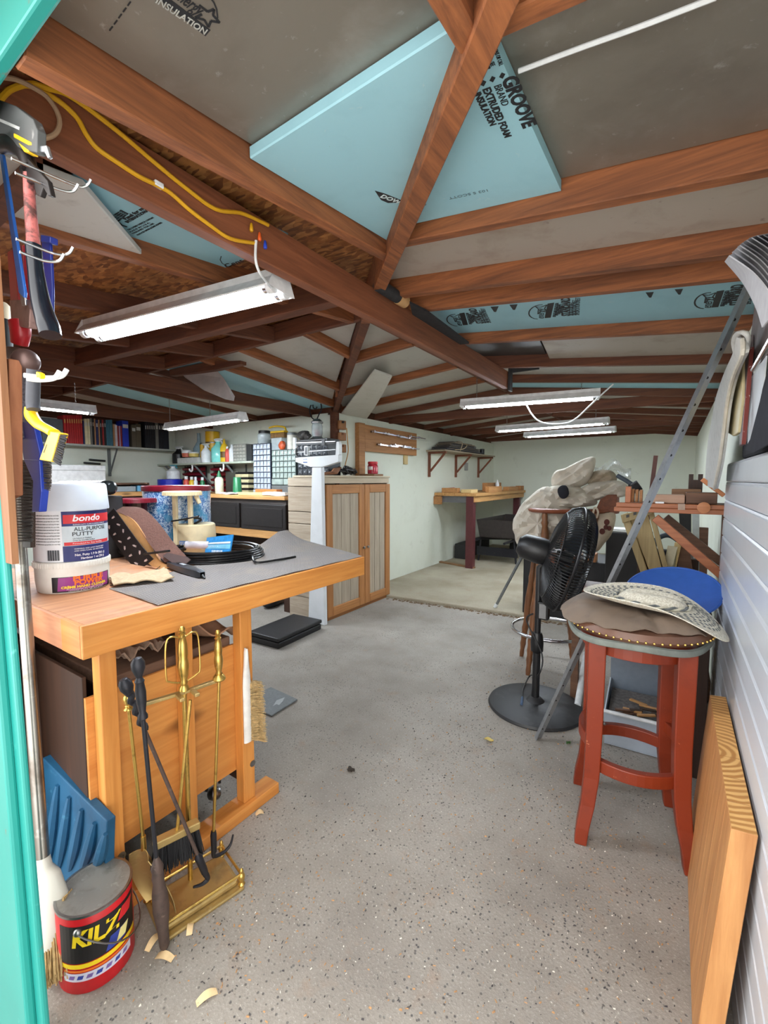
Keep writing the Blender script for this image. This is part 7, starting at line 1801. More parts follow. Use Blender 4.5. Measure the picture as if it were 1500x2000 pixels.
wq([(1450, 660), (1463, 655), (1461, 760), (1452, 860), (1443, 872), (1447, 770)], .172, plain('grey_plank_r', (104, 96, 96), .7, 0, .3, 20), 'grey_lath', 'grey weathered lath standing right of the cream board', 'lath', .012, .002)
a_, b__ = PX(1468, 680, .175), PX(1452, 868, .165)
solo(MB().bar(a_, b__, .010, .016), 'rusty_bar', blotch('rust_red', (112, 42, 34), [((198, 188, 180), 40, .6, .8, .06)], .6), 'chipped red steel bar hanging beside the grey lath', 'bar')
wq([(1478, 560), (1500, 540), (1500, 690), (1470, 720), (1466, 660)], .185, plain('brown_grey_board', (112, 104, 104), .6, 0, .3, 12), 'dark_board', 'brown-grey board hanging high on the right wall', 'board', .006)
wq([(1462, 745), (1496, 695), (1490, 760), (1474, 850), (1460, 870)], .18, plain('pale_sheet', (176, 180, 184), .5, 0, .15, 6), 'pale_sheet', 'pale sheet tucked behind the hanging dark sheets', 'sheet', .003)
a_, b__ = PX(1471, 722, .16), PX(1500, 672, .16)
solo(MB().tube([a_, b__ + (b__ - a_) * .8], .006, 8), 'bright_rod', CHROME, 'bright metal rod crossing the pale sheet', 'rod', smooth=True)
for i in range(3):
    wq([(1500, 720 + 10 * i), (1489 - 2 * i, 760 + 10 * i), (1473 - 4 * i, 850 + 4 * i), (1462 - 4 * i, 878), (1472, 884), (1500, 868)], .170 - .008 * i, plain('black_sheet%d' % i, (26 + 6 * i, 26 + 6 * i, 34 + 6 * i), .85, spec=.15), 'black_sheet', ('rearmost', 'middle', 'front')[i] + ' of the black plastic sheets above the white panel', 'sheet', .003)
solo(MB().box((.193, 1.25, zp1 + .001), (.236, 2.02, zp1 + .10)), 'dark_bag', plain('dark_bag', (30, 32, 38), .85, 0, .2, spec=.15), 'dark flat bag lying on top of the white panel', 'bag', bev=.01)
# curling stack of grey sheets high on the right
SAND = [plain('sheet_grey%d' % i, c_, .8, 0, .1, 60) for i, c_ in enumerate(((146, 146, 150), (108, 108, 114), (128, 128, 132)))]
tips = [(1415, 511, 1423, 500), (1423, 501, 1432, 494), (1429, 493, 1438, 486), (1435, 488, 1444, 480), (1440, 482, 1449, 476), (1446, 477, 1457, 470), (1453, 472, 1467, 465), (1462, 466, 1478, 461), (1474, 462, 1490, 459), (1486, 460, 1502, 457)]
for i, (xa, ya_, xb_, yb2) in enumerate(tips):
    Xs = .07 + .008 * i
    root0, root1 = (1488 + 2 * i, 640 - 12 * i), (1512 + 3 * i, 610 - 12 * i)
    A0 = smoothpath([PX(xa, ya_, Xs - .02), PX(xa + (root0[0] - xa) * .45, ya_ + (root0[1] - ya_) * .30, Xs), PX(xa + (root0[0] - xa) * .8, ya_ + (root0[1] - ya_) * .66, Xs), PX(*root0, Xs)], 5)
    B0_ = smoothpath([PX(xb_, yb2, Xs - .02), PX(xb_ + (root1[0] - xb_) * .5, yb2 + (root1[1] - yb2) * .28, Xs), PX(xb_ + (root1[0] - xb_) * .85, yb2 + (root1[1] - yb2) * .62, Xs), PX(*root1, Xs)], 5)
    k_ = len(A0) - 1
    solo(MB().sheet(lambda u, v: A0[int(round(u * k_))].lerp(B0_[int(round(u * k_))], v), k_, 2, .0015), 'abrasive_sheet', SAND[i % 3], ('lowest' if i == 0 else ORD[i]) + ' curling grey sheet, counted from the left, in the stack high on the right wall', 'sheet', group='curling grey sheets high on the right wall', smooth=True)
# perforated steel strut leaning across the room
s0, s1 = G(1051, 1440, .003), PX(1468, 550, .180)
dS = (s1 - s0); uS = dS.normalized()
str_ = thing('steel_strut', 'long punched galvanised angle strut leaning from the floor to the right wall', 'strut', tuple(s0))
sd_ = uS.cross(_fh).normalized(); nf = uS.cross(sd_).normalized()
build(MB().slab([s0 - sd_ * .015, s0 + sd_ * .015, s1 + sd_ * .015, s1 - sd_ * .015], nf * .003), 'flange', GALV, str_)
build(MB().slab([s0 + sd_ * .0151, s0 + sd_ * .0151 + nf * .026, s1 + sd_ * .0151 + nf * .026, s1 + sd_ * .0151], sd_ * .003), 'flange', GALV, str_)
sgn = -1 if (nf.dot(_c - s0) > 0) else 1
for k in range(22):
    c = s0 + dS * (.03 + .96 * k / 21) ; f_ = nf * (-.0004) if nf.dot(s0 - _c) > 0 else nf * .0034
    build(MB().slab([c + f_ + uS * (.005 * cos(t)) + sd_ * (.005 * sin(t)) for t in [2 * pi * j / 8 for j in range(8)]], f_ * .2), 'hole', BLACKP, str_)

# ------------------------------------------------------------------ folding timber bench fixed to the right wall
ORW = wood('red_orange_timber', (146, 80, 46), (190, 118, 74), 'X', .5, .8, True); BRN = wood('brown_timber', (84, 56, 40), (122, 86, 62), 'X', .6, .8)
Yw = 2.58; a_, b__ = PY(1203, 992, Yw), PY(1417, 997, Yw)
ztb = PY(1300, 984, Yw).z
fbn = thing('folding_bench', 'small orange timber bench fixed to the right wall on a diagonal brace', 'bench', (0, Yw + .1, .83))
xr_ = XR - .005
build(MB().box((a_.x, Yw, ztb - .022), (xr_, Yw + .05, ztb)), 'front_beam', ORW, fbn, bev=.003)
build(MB().box((a_.x - .01, Yw + .004, ztb - .046), (xr_, Yw + .06, ztb - .023)), 'lower_beam', ORW, fbn, bev=.003)
build(MB().box((a_.x + .03, Yw + .052, ztb - .02), (xr_, Yw + .30, ztb - .002)), 'top_board', BRN, fbn, bev=.002)
p = PY(1226, 950, Yw); q = PY(1226, 985, Yw)
build(MB().box((PY(1221, 970, Yw).x, Yw + .0, ztb + .001), (PY(1232, 970, Yw).x, Yw + .04, p.z)), 'end_stop', ORW, fbn, bev=.003)
kn = PY(1374, 991, Yw - .005); build(MB().lathe([(.02, 0), (.026, .004), (.026, .016), (.010, .02)], 20, frame(kn - V((0, .016, 0)), (1, 0, 0), (0, 0, 1))), 'knob', wood('knob_wood', (170, 104, 62), (200, 134, 88), 'X'), fbn, True)
build(MB().slab([PY(1324, 984, Yw - .002), PY(1338, 984, Yw - .002), PY(1338, 996, Yw - .002), PY(1324, 996, Yw - .002)], (0, .0015, 0)), 'tape', plain('tape_grey', (166, 140, 120), .5), fbn)
br0, br1 = PY(1280, 999, Yw + .03), PY(1402, 1128, Yw + .03)
build(MB().bar(br0 + V((0, 0, -.03)), V((xr_ - .02, Yw + .03, br1.z)), .04, .036, (0, 1, 0)), 'brace', ORW, fbn, bev=.003)
br0, br1 = PY(1300, 999, Yw + .26), PY(1398, 1098, Yw + .26)
build(MB().bar(br0 + V((0, 0, -.03)), V((xr_ - .02, Yw + .26, br1.z)), .04, .03, (0, 1, 0)), 'brace', BRN, fbn, bev=.003)
build(MB().box((xr_ - .04, Yw + .07, .55), (xr_, Yw + .13, ztb - .03)), 'wall_post', BRN, fbn, bev=.003)
zb_ = ztb + .001
def onb(x0, x1, y0, d0, d1, name, m, lab, cat='offcut', bev=.003):
    a, b_ = PY(x0, y0, Yw + d0), PY(x1, y0, Yw + d0)
    return solo(MB().box((a.x, Yw + d0, zb_), (min(b_.x, xr_ - .002), Yw + d1, max(zb_ + .01, a.z))), name, m, lab, cat, bev=bev)
PINKB = wood('pinkish_pine', (178, 140, 116), (208, 174, 150), 'X', .7)
for i in range(3):
    onb(1233 + 8 * i, 1239 + 8 * i, 955 + i, .06, .11, 'peg', CLB, ('left', 'middle', 'right')[i] + ' of three brown pegs standing on the orange bench', 'peg', .002)
onb(1262, 1338, 966, .05, .20, 'plank', PINKB, 'pinkish pine plank lying on the orange bench', 'plank')
onb(1340, 1402, 962, .05, .18, 'plank', BRN, 'dark brown plank at the wall end of the orange bench', 'plank')
onb(1312, 1370, 955, .21, .28, 'plank', wood('mid_plank', (120, 86, 58), (150, 112, 80), 'X'), 'thin brown plank at the back of the orange bench', 'plank')
solo(MB().box((PY(1280, 978, Yw).x, Yw + .004, zb_), (PY(1297, 978, Yw).x, Yw + .04, zb_ + .008)), 'card', WB, 'small white card at the front edge of the orange bench', 'card')
cz = PY(1348, 926, Yw + .24); a, b_ = PY(1346, 930, Yw + .24).x, PY(1374, 930, Yw + .24).x
w3 = (b_ - a) / 3
nt_ = thing('notched_block', 'dark notched wooden block standing at the back of the orange bench', 'block', ((a + b_) / 2, Yw + .29, zb_))
build(MB().slab([(a, Yw + .285, zb_), (b_, Yw + .285, zb_), (b_, Yw + .285, cz.z), (b_ - w3, Yw + .285, cz.z), (b_ - w3, Yw + .285, cz.z - .03), (a + w3, Yw + .285, cz.z - .03), (a + w3, Yw + .285, cz.z), (a, Yw + .285, cz.z)], (0, .03, 0)), 'body', DARKSHADEPLY, nt_)
s_a, s_b = PY(1371, 936, Yw + .08), PY(1414, 968, Yw + .08); s_b.z = max(s_b.z, zb_ + .03)
solo(MB().bar(s_a, s_b, .03, .02), 'splintered_stick', wood('fresh_split', (190, 110, 64), (226, 156, 104), 'X'), 'splintered orange stick leaning over the wall end of the bench', 'stick', bev=.003)
s_a, s_b = PY(1281, 890, Yw + .9), PY(1262, 975, Yw + .9)
solo(MB().bar(s_a, V((s_b.x - .06, s_b.y, .02)), .025, .02), 'wood_strip', plain('mahogany', (96, 48, 38), .5), 'dark red wood strip standing upright behind the bench', 'strip')

# ------------------------------------------------------------------ clutter under the bench
KH = wood('khaki_frame', (160, 138, 92), (192, 170, 122), 'Z', .6)
def leaner(x0, y0, x1, y1, x2, y2, x3, y3, Y, name, m, lab, th=.02, foot=True):
    P = [PY(x0, y0, Y), PY(x1, y1, Y), PY(x2, y2, Y - .05), PY(x3, y3, Y - .05)]
    d_ = (P[3] - P[0]); k = (P[0].z - .004) / (P[0].z - P[3].z) if foot else 1
    A_, B_ = P[0] + (P[3] - P[0]) * k, P[1] + (P[2] - P[1]) * ((P[1].z - .004) / (P[1].z - P[2].z) if foot else 1)
    return solo(MB().slab([P[0], P[1], B_, A_], (0, th, 0)), name, m, lab, 'board', bev=.003)
fr_ = thing('shutter_frame', 'khaki framed wooden panel leaning under the orange bench', 'panel', tuple(PY(1255, 1100, 2.95)))
def qd(x0, y0, x1, y1, x2, y2, x3, y3, Y, dy=.02): return MB().slab([PY(x0, y0, Y), PY(x1, y1, Y), PY(x2, y2, Y), PY(x3, y3, Y)], (0, dy, 0))
def down(x0, y0, x1, y1, x2, y2, x3, y3, Y, dy=.02):
    P = [PY(x0, y0, Y), PY(x1, y1, Y), PY(x2, y2, Y), PY(x3, y3, Y)]
    k0 = (P[0].z - .003) / (P[0].z - P[3].z); k1 = (P[1].z - .003) / (P[1].z - P[2].z)
    return MB().slab([P[0], P[1], P[1] + (P[2] - P[1]) * k1, P[0] + (P[3] - P[0]) * k0], (0, dy, 0))
build(down(1228, 1012, 1264, 1000, 1290, 1100, 1262, 1102, 2.95), 'panel_board', KH, fr_, bev=.003)
build(down(1212, 1006, 1226, 1001, 1260, 1102, 1246, 1104, 2.92, .03), 'stile', KH, fr_, bev=.003)
build(down(1266, 1000, 1276, 998, 1302, 1098, 1292, 1100, 2.92, .03), 'stile', KH, fr_, bev=.003)
build(qd(1212, 1006, 1276, 990, 1274, 1004, 1216, 1022, 2.90, .015), 'top_rail', KH, fr_, bev=.003)
for (x, y) in ((1226, 1008), (1240, 1003), (1252, 1000)):
    build(qd(x - 3, y - 2, x + 3, y - 3.5, x + 3, y + 2, x - 3, y + 3.5, 2.897, .002), 'slot', BLACKP, fr_)
solo(down(1305, 1068, 1322, 1070, 1314, 1100, 1303, 1100, 2.98, .03), 'cream_post', plain('cream_post', (206, 198, 170), .6), 'short cream post end standing under the orange bench', 'post', bev=.003)
solo(down(1318, 1060, 1332, 1058, 1322, 1104, 1310, 1104, 3.05, .03), 'pale_lath', PALEW, 'pale lath leaning under the orange bench', 'lath', bev=.002)
solo(down(1322, 1050, 1345, 1062, 1352, 1106, 1324, 1106, 3.12, .02), 'brown_board', BRN, 'brown board leaning behind the pale lath', 'board', bev=.002)
solo(down(1366, 1030, 1384, 1031, 1382, 1090, 1366, 1088, 3.0, .02), 'brown_board', BRN, 'upright dark brown board near the wall under the bench', 'board', bev=.002)
solo(down(1352, 1000, 1366, 1002, 1366, 1080, 1354, 1078, 3.25, .02), 'white_board', plain('white_strip', (198, 206, 206), .5), 'tall white board standing behind the diagonal brace', 'board', bev=.002)
solo(down(1326, 1002, 1350, 1002, 1350, 1070, 1330, 1070, 3.45, .05), 'black_speaker', MATS['matt_black'], 'tall black box behind the diagonal brace', 'box', bev=.004)
q = PY(1305, 1055, 3.3); vq = thing('vise', 'dark hand plane and coiled hose heaped under the orange bench', 'tools', (q.x, 3.3, 0))
solo(MB().box((q.x - .16, 3.22, 0), (q.x + .16, 3.45, PY(1305, 1085, 3.3).z)), 'crate', DARKSHADEPLY, 'dark crate carrying the hand plane under the orange bench', 'crate', bev=.004)
zc_ = PY(1305, 1085, 3.3).z
build(MB().tube(smoothpath([V((q.x - .08, 3.3, zc_ + .03)), V((q.x - .06, 3.3, zc_ + .10)), V((q.x, 3.3, zc_ + .13)), V((q.x + .06, 3.3, zc_ + .09)), V((q.x + .07, 3.3, zc_ + .03))], 6), .016, 8), 'hose', plain('blue_grey_hose', (72, 84, 94), .5), vq, True)
build(MB().box((q.x - .11, 3.26, zc_ + .001), (q.x + .10, 3.34, zc_ + .035)), 'base', IRON, vq, bev=.008)
# blue dish resting on a dark crate
BLUEM = plain('blue_plastic_dish', (58, 104, 190), .35, 0, .06)
bcn = PY(1312, 1156, 2.33); Rb = .183
nv = V((-.10, -.42, .9)).normalized(); e1_ = V((1, 0, 0)); e1_ = (e1_ - nv * e1_.dot(nv)).normalized(); e2_ = nv.cross(e1_)
Mb = Matrix(((e1_.x, e2_.x, nv.x, bcn.x), (e1_.y, e2_.y, nv.y, bcn.y), (e1_.z, e2_.z, nv.z, bcn.z), (0, 0, 0, 1)))
bd_ = thing('blue_dish', 'large shallow blue plastic dish propped behind the straw hat', 'dish', tuple(bcn))
build(MB().lathe([(.001, -.012), (Rb * .8, -.010), (Rb * .97, .006), (Rb, .006), (Rb, .0), (Rb * .82, -.018), (.001, -.020)], 56, Mb, False), 'bowl', BLUEM, bd_, True)
build(MB().tube([Mb @ V((cos(t) * Rb, sin(t) * Rb, .004)) for t in [2 * pi * k / 56 for k in range(56)]], .006, 8, True), 'rim', BLUEM, bd_, True)
zlow = min((Mb @ V((cos(t) * Rb * .8, sin(t) * Rb * .8, -.020))).z for t in [k * .1 for k in range(63)])
solo(MB().box((bcn.x + .045, 2.27, 0), (bcn.x + .145, 2.48, zlow + .02)), 'dark_crate', DARKSHADEPLY, 'dark crate under the blue dish, behind the stool', 'crate', bev=.004)
solo(MB().box((PY(1130, 1150, 2.75).x, 2.72, PY(1160, 1152, 2.72).z - .02), (PY(1215, 1150, 2.75).x, 2.95, PY(1160, 1152, 2.72).z)), 'side_table', MAPR, 'low brown wooden side table top behind the stool', 'table', bev=.004)
o = bpy.data.objects['side_table']
for sx in (-.12, .12): 
    build(MB().box((sx - .02, -.09, -o.location.z), (sx + .02, -.05, -.011)), 'leg', BRN, o)
# pale storage bin of wood chips behind the stool
BINM = plain('grey_bin', (168, 178, 190), .3, 0, .05)
bf0, bf1 = G(1180, 1452), G(1316, 1490); ub_ = (bf1 - bf0); Lb = ub_.length; ub_.normalize(); vb_ = V((-ub_.y, ub_.x, 0))
zrim = zof(1245, 1402, (bf0 + bf1) / 2); bkp = G(1250, 1398, .0)
bn = thing('storage_bin', 'pale grey plastic bin with a tall back behind the red stool', 'bin', tuple((bf0 + bf1) / 2 + vb_ * .15))
Db = .34; Q = lambda a, b_, z: bf0 + ub_ * (a * Lb) + vb_ * (b_ * Db) + V((0, 0, z))
build(MB().slab([Q(0, 0, .003), Q(1, 0, .003), Q(1, 1, .003), Q(0, 1, .003)], (0, 0, .006)), 'floor', BINM, bn)
build(MB().slab([Q(0, 0, .01), Q(1, 0, .01), Q(1.02, -.03, zrim), Q(-.02, -.03, zrim)], vb_ * .006), 'front_wall', BINM, bn)
zbk_ = zof(1245, 1296, Q(.5, 1, 0)); SLB = plain('slate_bin', (120, 130, 142), .35, 0, .08)
build(MB().slab([Q(0, 1, .01), Q(1, 1, .01), Q(1.02, 1.03, zbk_), Q(-.02, 1.03, zbk_)], vb_ * .006), 'back_wall', SLB, bn)
for a in (0, 1):
    s_ = -1 if a == 0 else 1
    build(MB().slab([Q(a, .02, .01), Q(a, .98, .01), Q(a + .02 * s_, 1.0, zrim + .03), Q(a + .02 * s_, 0, zrim)], ub_ * (.006 * -s_)), 'side_wall', BINM, bn)
build(MB().tube([Q(-.02, -.04, zrim), Q(1.02, -.04, zrim)], .009, 8), 'rim', WB, bn, True)
build(MB().slab([Q(.03, .05, zrim - .05), Q(.97, .05, zrim - .05), Q(.97, .95, zrim - .03), Q(.03, .95, zrim - .03)], (0, 0, .012)), 'fill', plain('dark_fill', (110, 106, 104), .9, 0, .4, 60, bmp=.4), bn)
rnd = random.Random(33)
CHIP = [wood('chip_tan', (170, 120, 70), (214, 164, 104), 'X'), BRN, plain('chip_dark', (70, 54, 44), .8)]
for i in range(14):
    a, b_ = rnd.uniform(.25, .95), rnd.uniform(.12, .55); c = Q(a, b_, zrim - .03 + rnd.uniform(.0, .02) + .012); t = rnd.uniform(-.7, .7); d_ = ub_ * cos(t) + vb_ * sin(t); L2 = rnd.uniform(.025, .06)
    solo(MB().bar(c - d_ * L2, c + d_ * L2 + V((0, 0, rnd.uniform(-.004, .008))), .016, .010), 'wood_stick', CHIP[i % 3], 'short wood stick lying in the pale grey bin', 'stick', group='wood sticks in the pale bin', bev=.002, seg=1)
rl0 = G(1128, 1378, .02); solo(MB().tube([rl0 + V((0, 0, .0)), G(1143, 1330, .02) + V((0, 0, .18))], .018, 14), 'paper_roll', WB, 'white paper roll standing on the floor left of the stool', 'roll', smooth=True)

# ------------------------------------------------------------------ tools hanging on the pegboard beside the doorway
YT = .33
T = lambda x, y, d_=0.0: PY(x, y, YT + d_ * .6)
build(MB().box((-1.75, .278, 1.15), (PY(-14, 500, .278).x, .288, 1.93)), 'trim_2', wood('pegboard', (110, 72, 44), (146, 100, 64), 'Z', .7, 1, False), kind='structure')
for i, (a, b_) in enumerate((((4, 300), (165, 370)), ((8, 327), (140, 380)), ((0, 455), (130, 502)), ((-2, 478), (112, 516)), ((18, 728), (118, 740)), ((20, 734), (104, 744)))):
    Xh = -.905 + .012 * (i % 2)
    p, q = PX(*a, Xh), PX(*b_, Xh); p = p - (q - p) * .05
    hk_ = smoothpath([V((Xh, .289, p.z)), V((Xh, q.y - .02, q.z - .002)), V((Xh + .004, q.y, q.z + .004)), V((Xh + .012, q.y + .006, q.z + .016))], 6)
    solo(MB().tube(hk_, .0024 if i < 4 else .004, 8), 'peg_hook', CHROME if i < 4 else WB, ('upper chrome hook under the claw hammer', 'second chrome hook under the claw hammer', 'chrome hook behind the black hammer grip', 'lower chrome hook behind the black hammer grip', 'upper white hook beside the round mallet head', 'lower white hook beside the round mallet head')[i], 'hook', tuple(V((Xh, .29, p.z))), 'hooks of the pegboard', smooth=True)
def plate(pts, th, m, nm, par, d_=0.0, bev=.003, **k): return build(MB().slab([T(x, y, d_) for x, y in pts], (0, th * .45, 0)), nm, m, par, bev=min(bev, .0016), **k)
def rod(pts, rs, m, nm, par, d_=0.0, n=6, flat=1.0, **k):
    P = smoothpath([T(x, y, d_) for x, y in pts], n); N = len(P) - 1
    R = [rof(rs[0] if len(rs) == 1 else rs[min(len(rs) - 2, int(i / N * (len(rs) - 1)))] + (rs[min(len(rs) - 1, int(i / N * (len(rs) - 1)) + 1)] - rs[min(len(rs) - 2, int(i / N * (len(rs) - 1)))]) * (i / N * (len(rs) - 1) - min(len(rs) - 2, int(i / N * (len(rs) - 1)))), P[i]) for i in range(N + 1)]
    return build(MB().tube(P, R, 14, flat=flat), nm, m, par, True, **k)
HEADM = blotch('worn_black_head', (40, 36, 36), [((96, 84, 78), 20, .6, .8, .12)], .45, .4)
PINK = blotch('worn_pink_paint', (176, 96, 92), [((66, 44, 40), 26, .46, .9, .1)], .6)
hm = thing('claw_hammer', 'claw hammer with worn pink neck and black rubber grip hanging on the pegboard', 'hammer', tuple(T(80, 660)))
rod([(2, 282), (26, 282), (48, 300), (58, 330)], [16, 17, 15, 13], HEADM, 'head', hm)
plate([(46, 300), (72, 330), (92, 352), (99, 382), (93, 382), (84, 366), (78, 384), (70, 380), (66, 356), (48, 356), (36, 330)], .018, HEADM, 'claw', hm, -.008)
rod([(56, 340), (58, 390), (62, 440), (66, 484)], [9.5, 10, 11, 12], PINK, 'neck', hm, flat=.8)
rod([(65, 478), (70, 530), (80, 590), (94, 636), (99, 655)], [14, 14, 17, 20, 19], plain('gloss_grip', (16, 22, 32), .22), 'grip', hm, flat=.8)
bb = thing('blue_pry_bar', 'dark blue pry bar hanging behind the black hammer grip', 'bar', tuple(T(95, 660, .05)))
plate([(80, 460), (96, 463), (98, 500), (101, 560), (100, 640), (112, 660), (90, 662), (86, 560)], .012, plain('navy_bar', (26, 40, 120), .35), 'shank', bb, .06)
plate([(79, 458), (97, 461), (97, 474), (79, 472)], .03, plain('navy_bar', (26, 40, 120), .35), 'hooked_end', bb, .05)
hs2 = thing('blue_saw_frame', 'slim blue steel handle hanging left of the hammer', 'handle', tuple(T(44, 580)))
plate([(-2, 300), (4, 300), (47, 570), (46, 582), (36, 572)], .012, plain('saw_blue', (44, 104, 190), .4), 'bar', hs2, .0)
plate([(37, 572), (47, 572), (49, 596), (42, 598)], .008, STEEL, 'tang', hs2, .002)
REDT = plain('red_tool', (172, 28, 36), .32, 0, .12)
rt_ = thing('pipe_cutter', 'red pipe cutter hanging beneath the blue handle', 'cutter', tuple(T(40, 680)))
plate([(34, 478), (43, 478), (46, 540), (50, 590), (42, 590)], .02, REDT, 'arm', rt_, .03)
plate([(14, 492), (24, 486), (32, 540), (36, 588), (20, 588)], .02, REDT, 'arm', rt_, .04)
plate([(18, 586), (52, 584), (58, 604), (56, 640), (22, 636), (20, 610)], .03, blotch('grimy_metal', (150, 120, 112), [((90, 60, 56), 20, .5, .8, .2)], .5, .4), 'jaw_block', rt_, .02, .006)
rod([(38, 630), (40, 650), (38, 672)], [18, 17, 14], REDT, 'knob', rt_, .03)
ml_ = thing('ball_mallet', 'round worn mallet head on a dark neck hanging beside the broom pole', 'mallet', tuple(T(48, 730)))
c = T(50, 706); build(MB().ball(c, rof(24, c), 20, 14, (1.0, 1, 1)), 'head', blotch('worn_bronze', (104, 82, 78), [((158, 124, 106), 14, .55, .7, .2), ((60, 52, 54), 24, .58, .7, .15)], .4, .5), ml_, True)
rod([(14, 688), (30, 694), (44, 702)], [10, 16, 20], HEADM, 'neck', ml_)
yb2_ = thing('wire_brush', 'wire brush with a bent yellow handle and black grip hanging on the white hook', 'brush', tuple(T(80, 900, -.03)))
DG = -.03
rod([(66, 722), (65, 752), (64, 786), (66, 800)], [12, 12, 12, 12], plain('charcoal_grip', (58, 60, 68), .5), 'grip', yb2_, DG, flat=.8)
YLW = plain('yellow_handle', (232, 186, 32), .35, 0, .06)
rod([(60, 796), (62, 812), (74, 828), (92, 838), (106, 846)], [10, 12, 11, 10, 11], YLW, 'neck', yb2_, DG, flat=.8)
plate([(70, 725), (76, 728), (78, 740), (74, 744), (69, 736)], .02, YLW, 'collar', yb2_, DG - .012)
plate([(96, 842), (116, 846), (100, 902), (76, 898)], .03, YLW, 'head', yb2_, DG - .012, .006)
mb = MB(); rnd = random.Random(8)
for i in range(26):
    for j in range(6):
        t = i / 25; a = T(115 - 14 * t, 848 + 50 * t, DG - .010 + .003 * j); b_ = T(130 - 13 * t + rnd.uniform(-2, 2), 852 + 56 * t + rnd.uniform(-2, 2), DG - .010 + .003 * j); mb.tube([a, b_], .0008, 3)
build(mb, 'bristles', plain('wire_grey2', (70, 70, 74), .4, .6), yb2_, kind='stuff')
mb = MB().slab([T(84, 884, DG - .0128), T(90, 868, DG - .0128), T(91.5, 868, DG - .0128), T(85.5, 885, DG - .0128)], (0, .0004, 0)); build(mb, 'slot', BLACKP, yb2_)
gb = thing('grill_brush', 'blue handled grill brush with stiff grey bristles behind the yellow wire brush', 'brush', tuple(T(55, 960, .02)))
BLH = plain('royal_handle', (26, 52, 150), .35, 0, .1)
DB_ = .035
rod([(48, 726), (48, 770), (48, 820), (52, 856)], [8, 9, 10, 12], plain('knurled_grip', (96, 98, 112), .6, 0, .5, 240, bmp=.5), 'grip', gb, DB_, flat=.7)
plate([(40, 824), (64, 826), (72, 862), (78, 888), (76, 900), (46, 898), (42, 870)], .022, BLH, 'shoulder', gb, DB_ - .01, .006)
plate([(47, 896), (76, 898), (80, 960), (76, 1000), (62, 1000), (64, 940), (46, 898)], .03, BLH, 'neck', gb, DB_ - .008, .006)
plate([(38, 898), (60, 898), (60, 1070), (44, 1070)], .02, DARKSHADEPLY, 'block', gb, DB_ + .022, .004)
for k_, (xa, xb) in enumerate(((30, 63), (72, 98))):
    mb = MB()
    for i in range(30):
        for j in range(5):
            y = 900 + i * (5.4 if k_ == 0 else 1.9); a = T(xa + 3, y, DB_ + .002 + .007 * j); b_ = T(xb + rnd.uniform(-3, 3), y + rnd.uniform(-3, 3), DB_ + .002 + .007 * j); mb.tube([a, b_], .0011, 3)
    build(mb, 'bristles', plain('stiff_grey', (84, 78, 74), .7, 0, .5, 60), gb, kind='stuff')
sg = thing('staple_gun', 'grey steel staple tacker with yellow trims at the top of the pegboard', 'tool', tuple(T(40, 300, -.02)))
plate([(-14, 190), (30, 206), (64, 232), (72, 252), (71, 298), (44, 292), (-14, 262)], .03, blotch('gun_grey', (78, 80, 80), [((140, 140, 138), 30, .64, .7, .08)], .5, .3), 'body', sg, -.02, .006)
plate([(26, 259), (60, 277), (60, 283), (54, 283), (26, 268)], .034, YLW, 'trim', sg, -.022, .002)
plate([(34, 277), (54, 292), (54, 297), (46, 296)], .034, YLW, 'trim', sg, -.022, .002)
plate([(70, 285), (90, 283), (97, 306), (92, 309), (86, 296), (70, 298)], .012, GALV, 'nose', sg, -.012, .002)
plate([(-8, 228), (38, 248), (37, 254), (-8, 234)], .001, plain('lbl_pale', (176, 178, 176), .5), 'label_strip', sg, -.0212, 0)
# wooden stop board at the edge of the doorway
a_ = [PY(-14, 700, .30), PY(17, 700, .30), PY(20, 968, .30), PY(-14, 985, .30)]
build(MB().slab(a_, (0, .02, 0)), 'trim_3', wood('stop_board', (140, 84, 54), (176, 116, 80), 'Z', .7, 1, False), kind='structure', bev=.002)

# ------------------------------------------------------------------ cables
YELC = plain('yellow_cable', (214, 160, 30), .4, 0, .08)
XB_ = -1.073
w1 = [(-8, 200), (14, 178), (50, 166), (84, 180), (118, 200), (150, 230), (168, 262), (190, 290), (230, 318), (272, 345), (307, 362), (334, 378), (370, 410), (410, 440), (450, 466), (498, 475)]
def wire(pts, X, r, m, lab, name='cable'):
    P = smoothpath([PX(x, y, X) for x, y in pts], 5); return solo(MB().tube(P, r, 8), name, m, lab, 'cable', tuple(P[0]), smooth=True)
wire(w1, XB_, .0052, YELC, 'lower yellow cable stapled along the side of the long ceiling beam')
w2 = [(-8, 206), (18, 176), (60, 164), (90, 172), (130, 184), (180, 218), (240, 265), (300, 316), (360, 365), (420, 408), (470, 416), (508, 432), (524, 440)]
wire(w2, XB_ + .004, .0052, YELC, 'upper yellow cable running just above the lower one along the long beam')
wire([(-6, 150), (30, 155), (66, 172), (92, 190), (112, 220), (116, 245), (104, 264), (76, 272)], XB_ + .012, .0045, plain('dusty_cable', (170, 140, 110), .6), 'dusty tan cable curling down to the staple tacker')
p = PX(309, 361, XB_); tag(build(MB().cbox(p, (.014, .022, .012)), 'cable_clip', WB, bev=.002), 'white clip holding the lower yellow cable on the long beam', 'clip')
for i, (x, y, m, nm) in enumerate(((491, 444, YELC, 'yellow'), (507, 462, plain('nut_orange', (226, 96, 40), .4), 'orange'), (518, 478, plain('nut_blue', (40, 70, 180), .4), 'blue'))):
    p = PX(x, y, XB_ + .006); solo(MB().lathe([(.004, -.012), (.006, -.008), (.004, .010), (.001, .013)], 10, Matrix.Translation(p)), 'wire_nut', m, nm + ' wire nut where the yellow cables end on the long beam', 'connector', tuple(p), smooth=True)
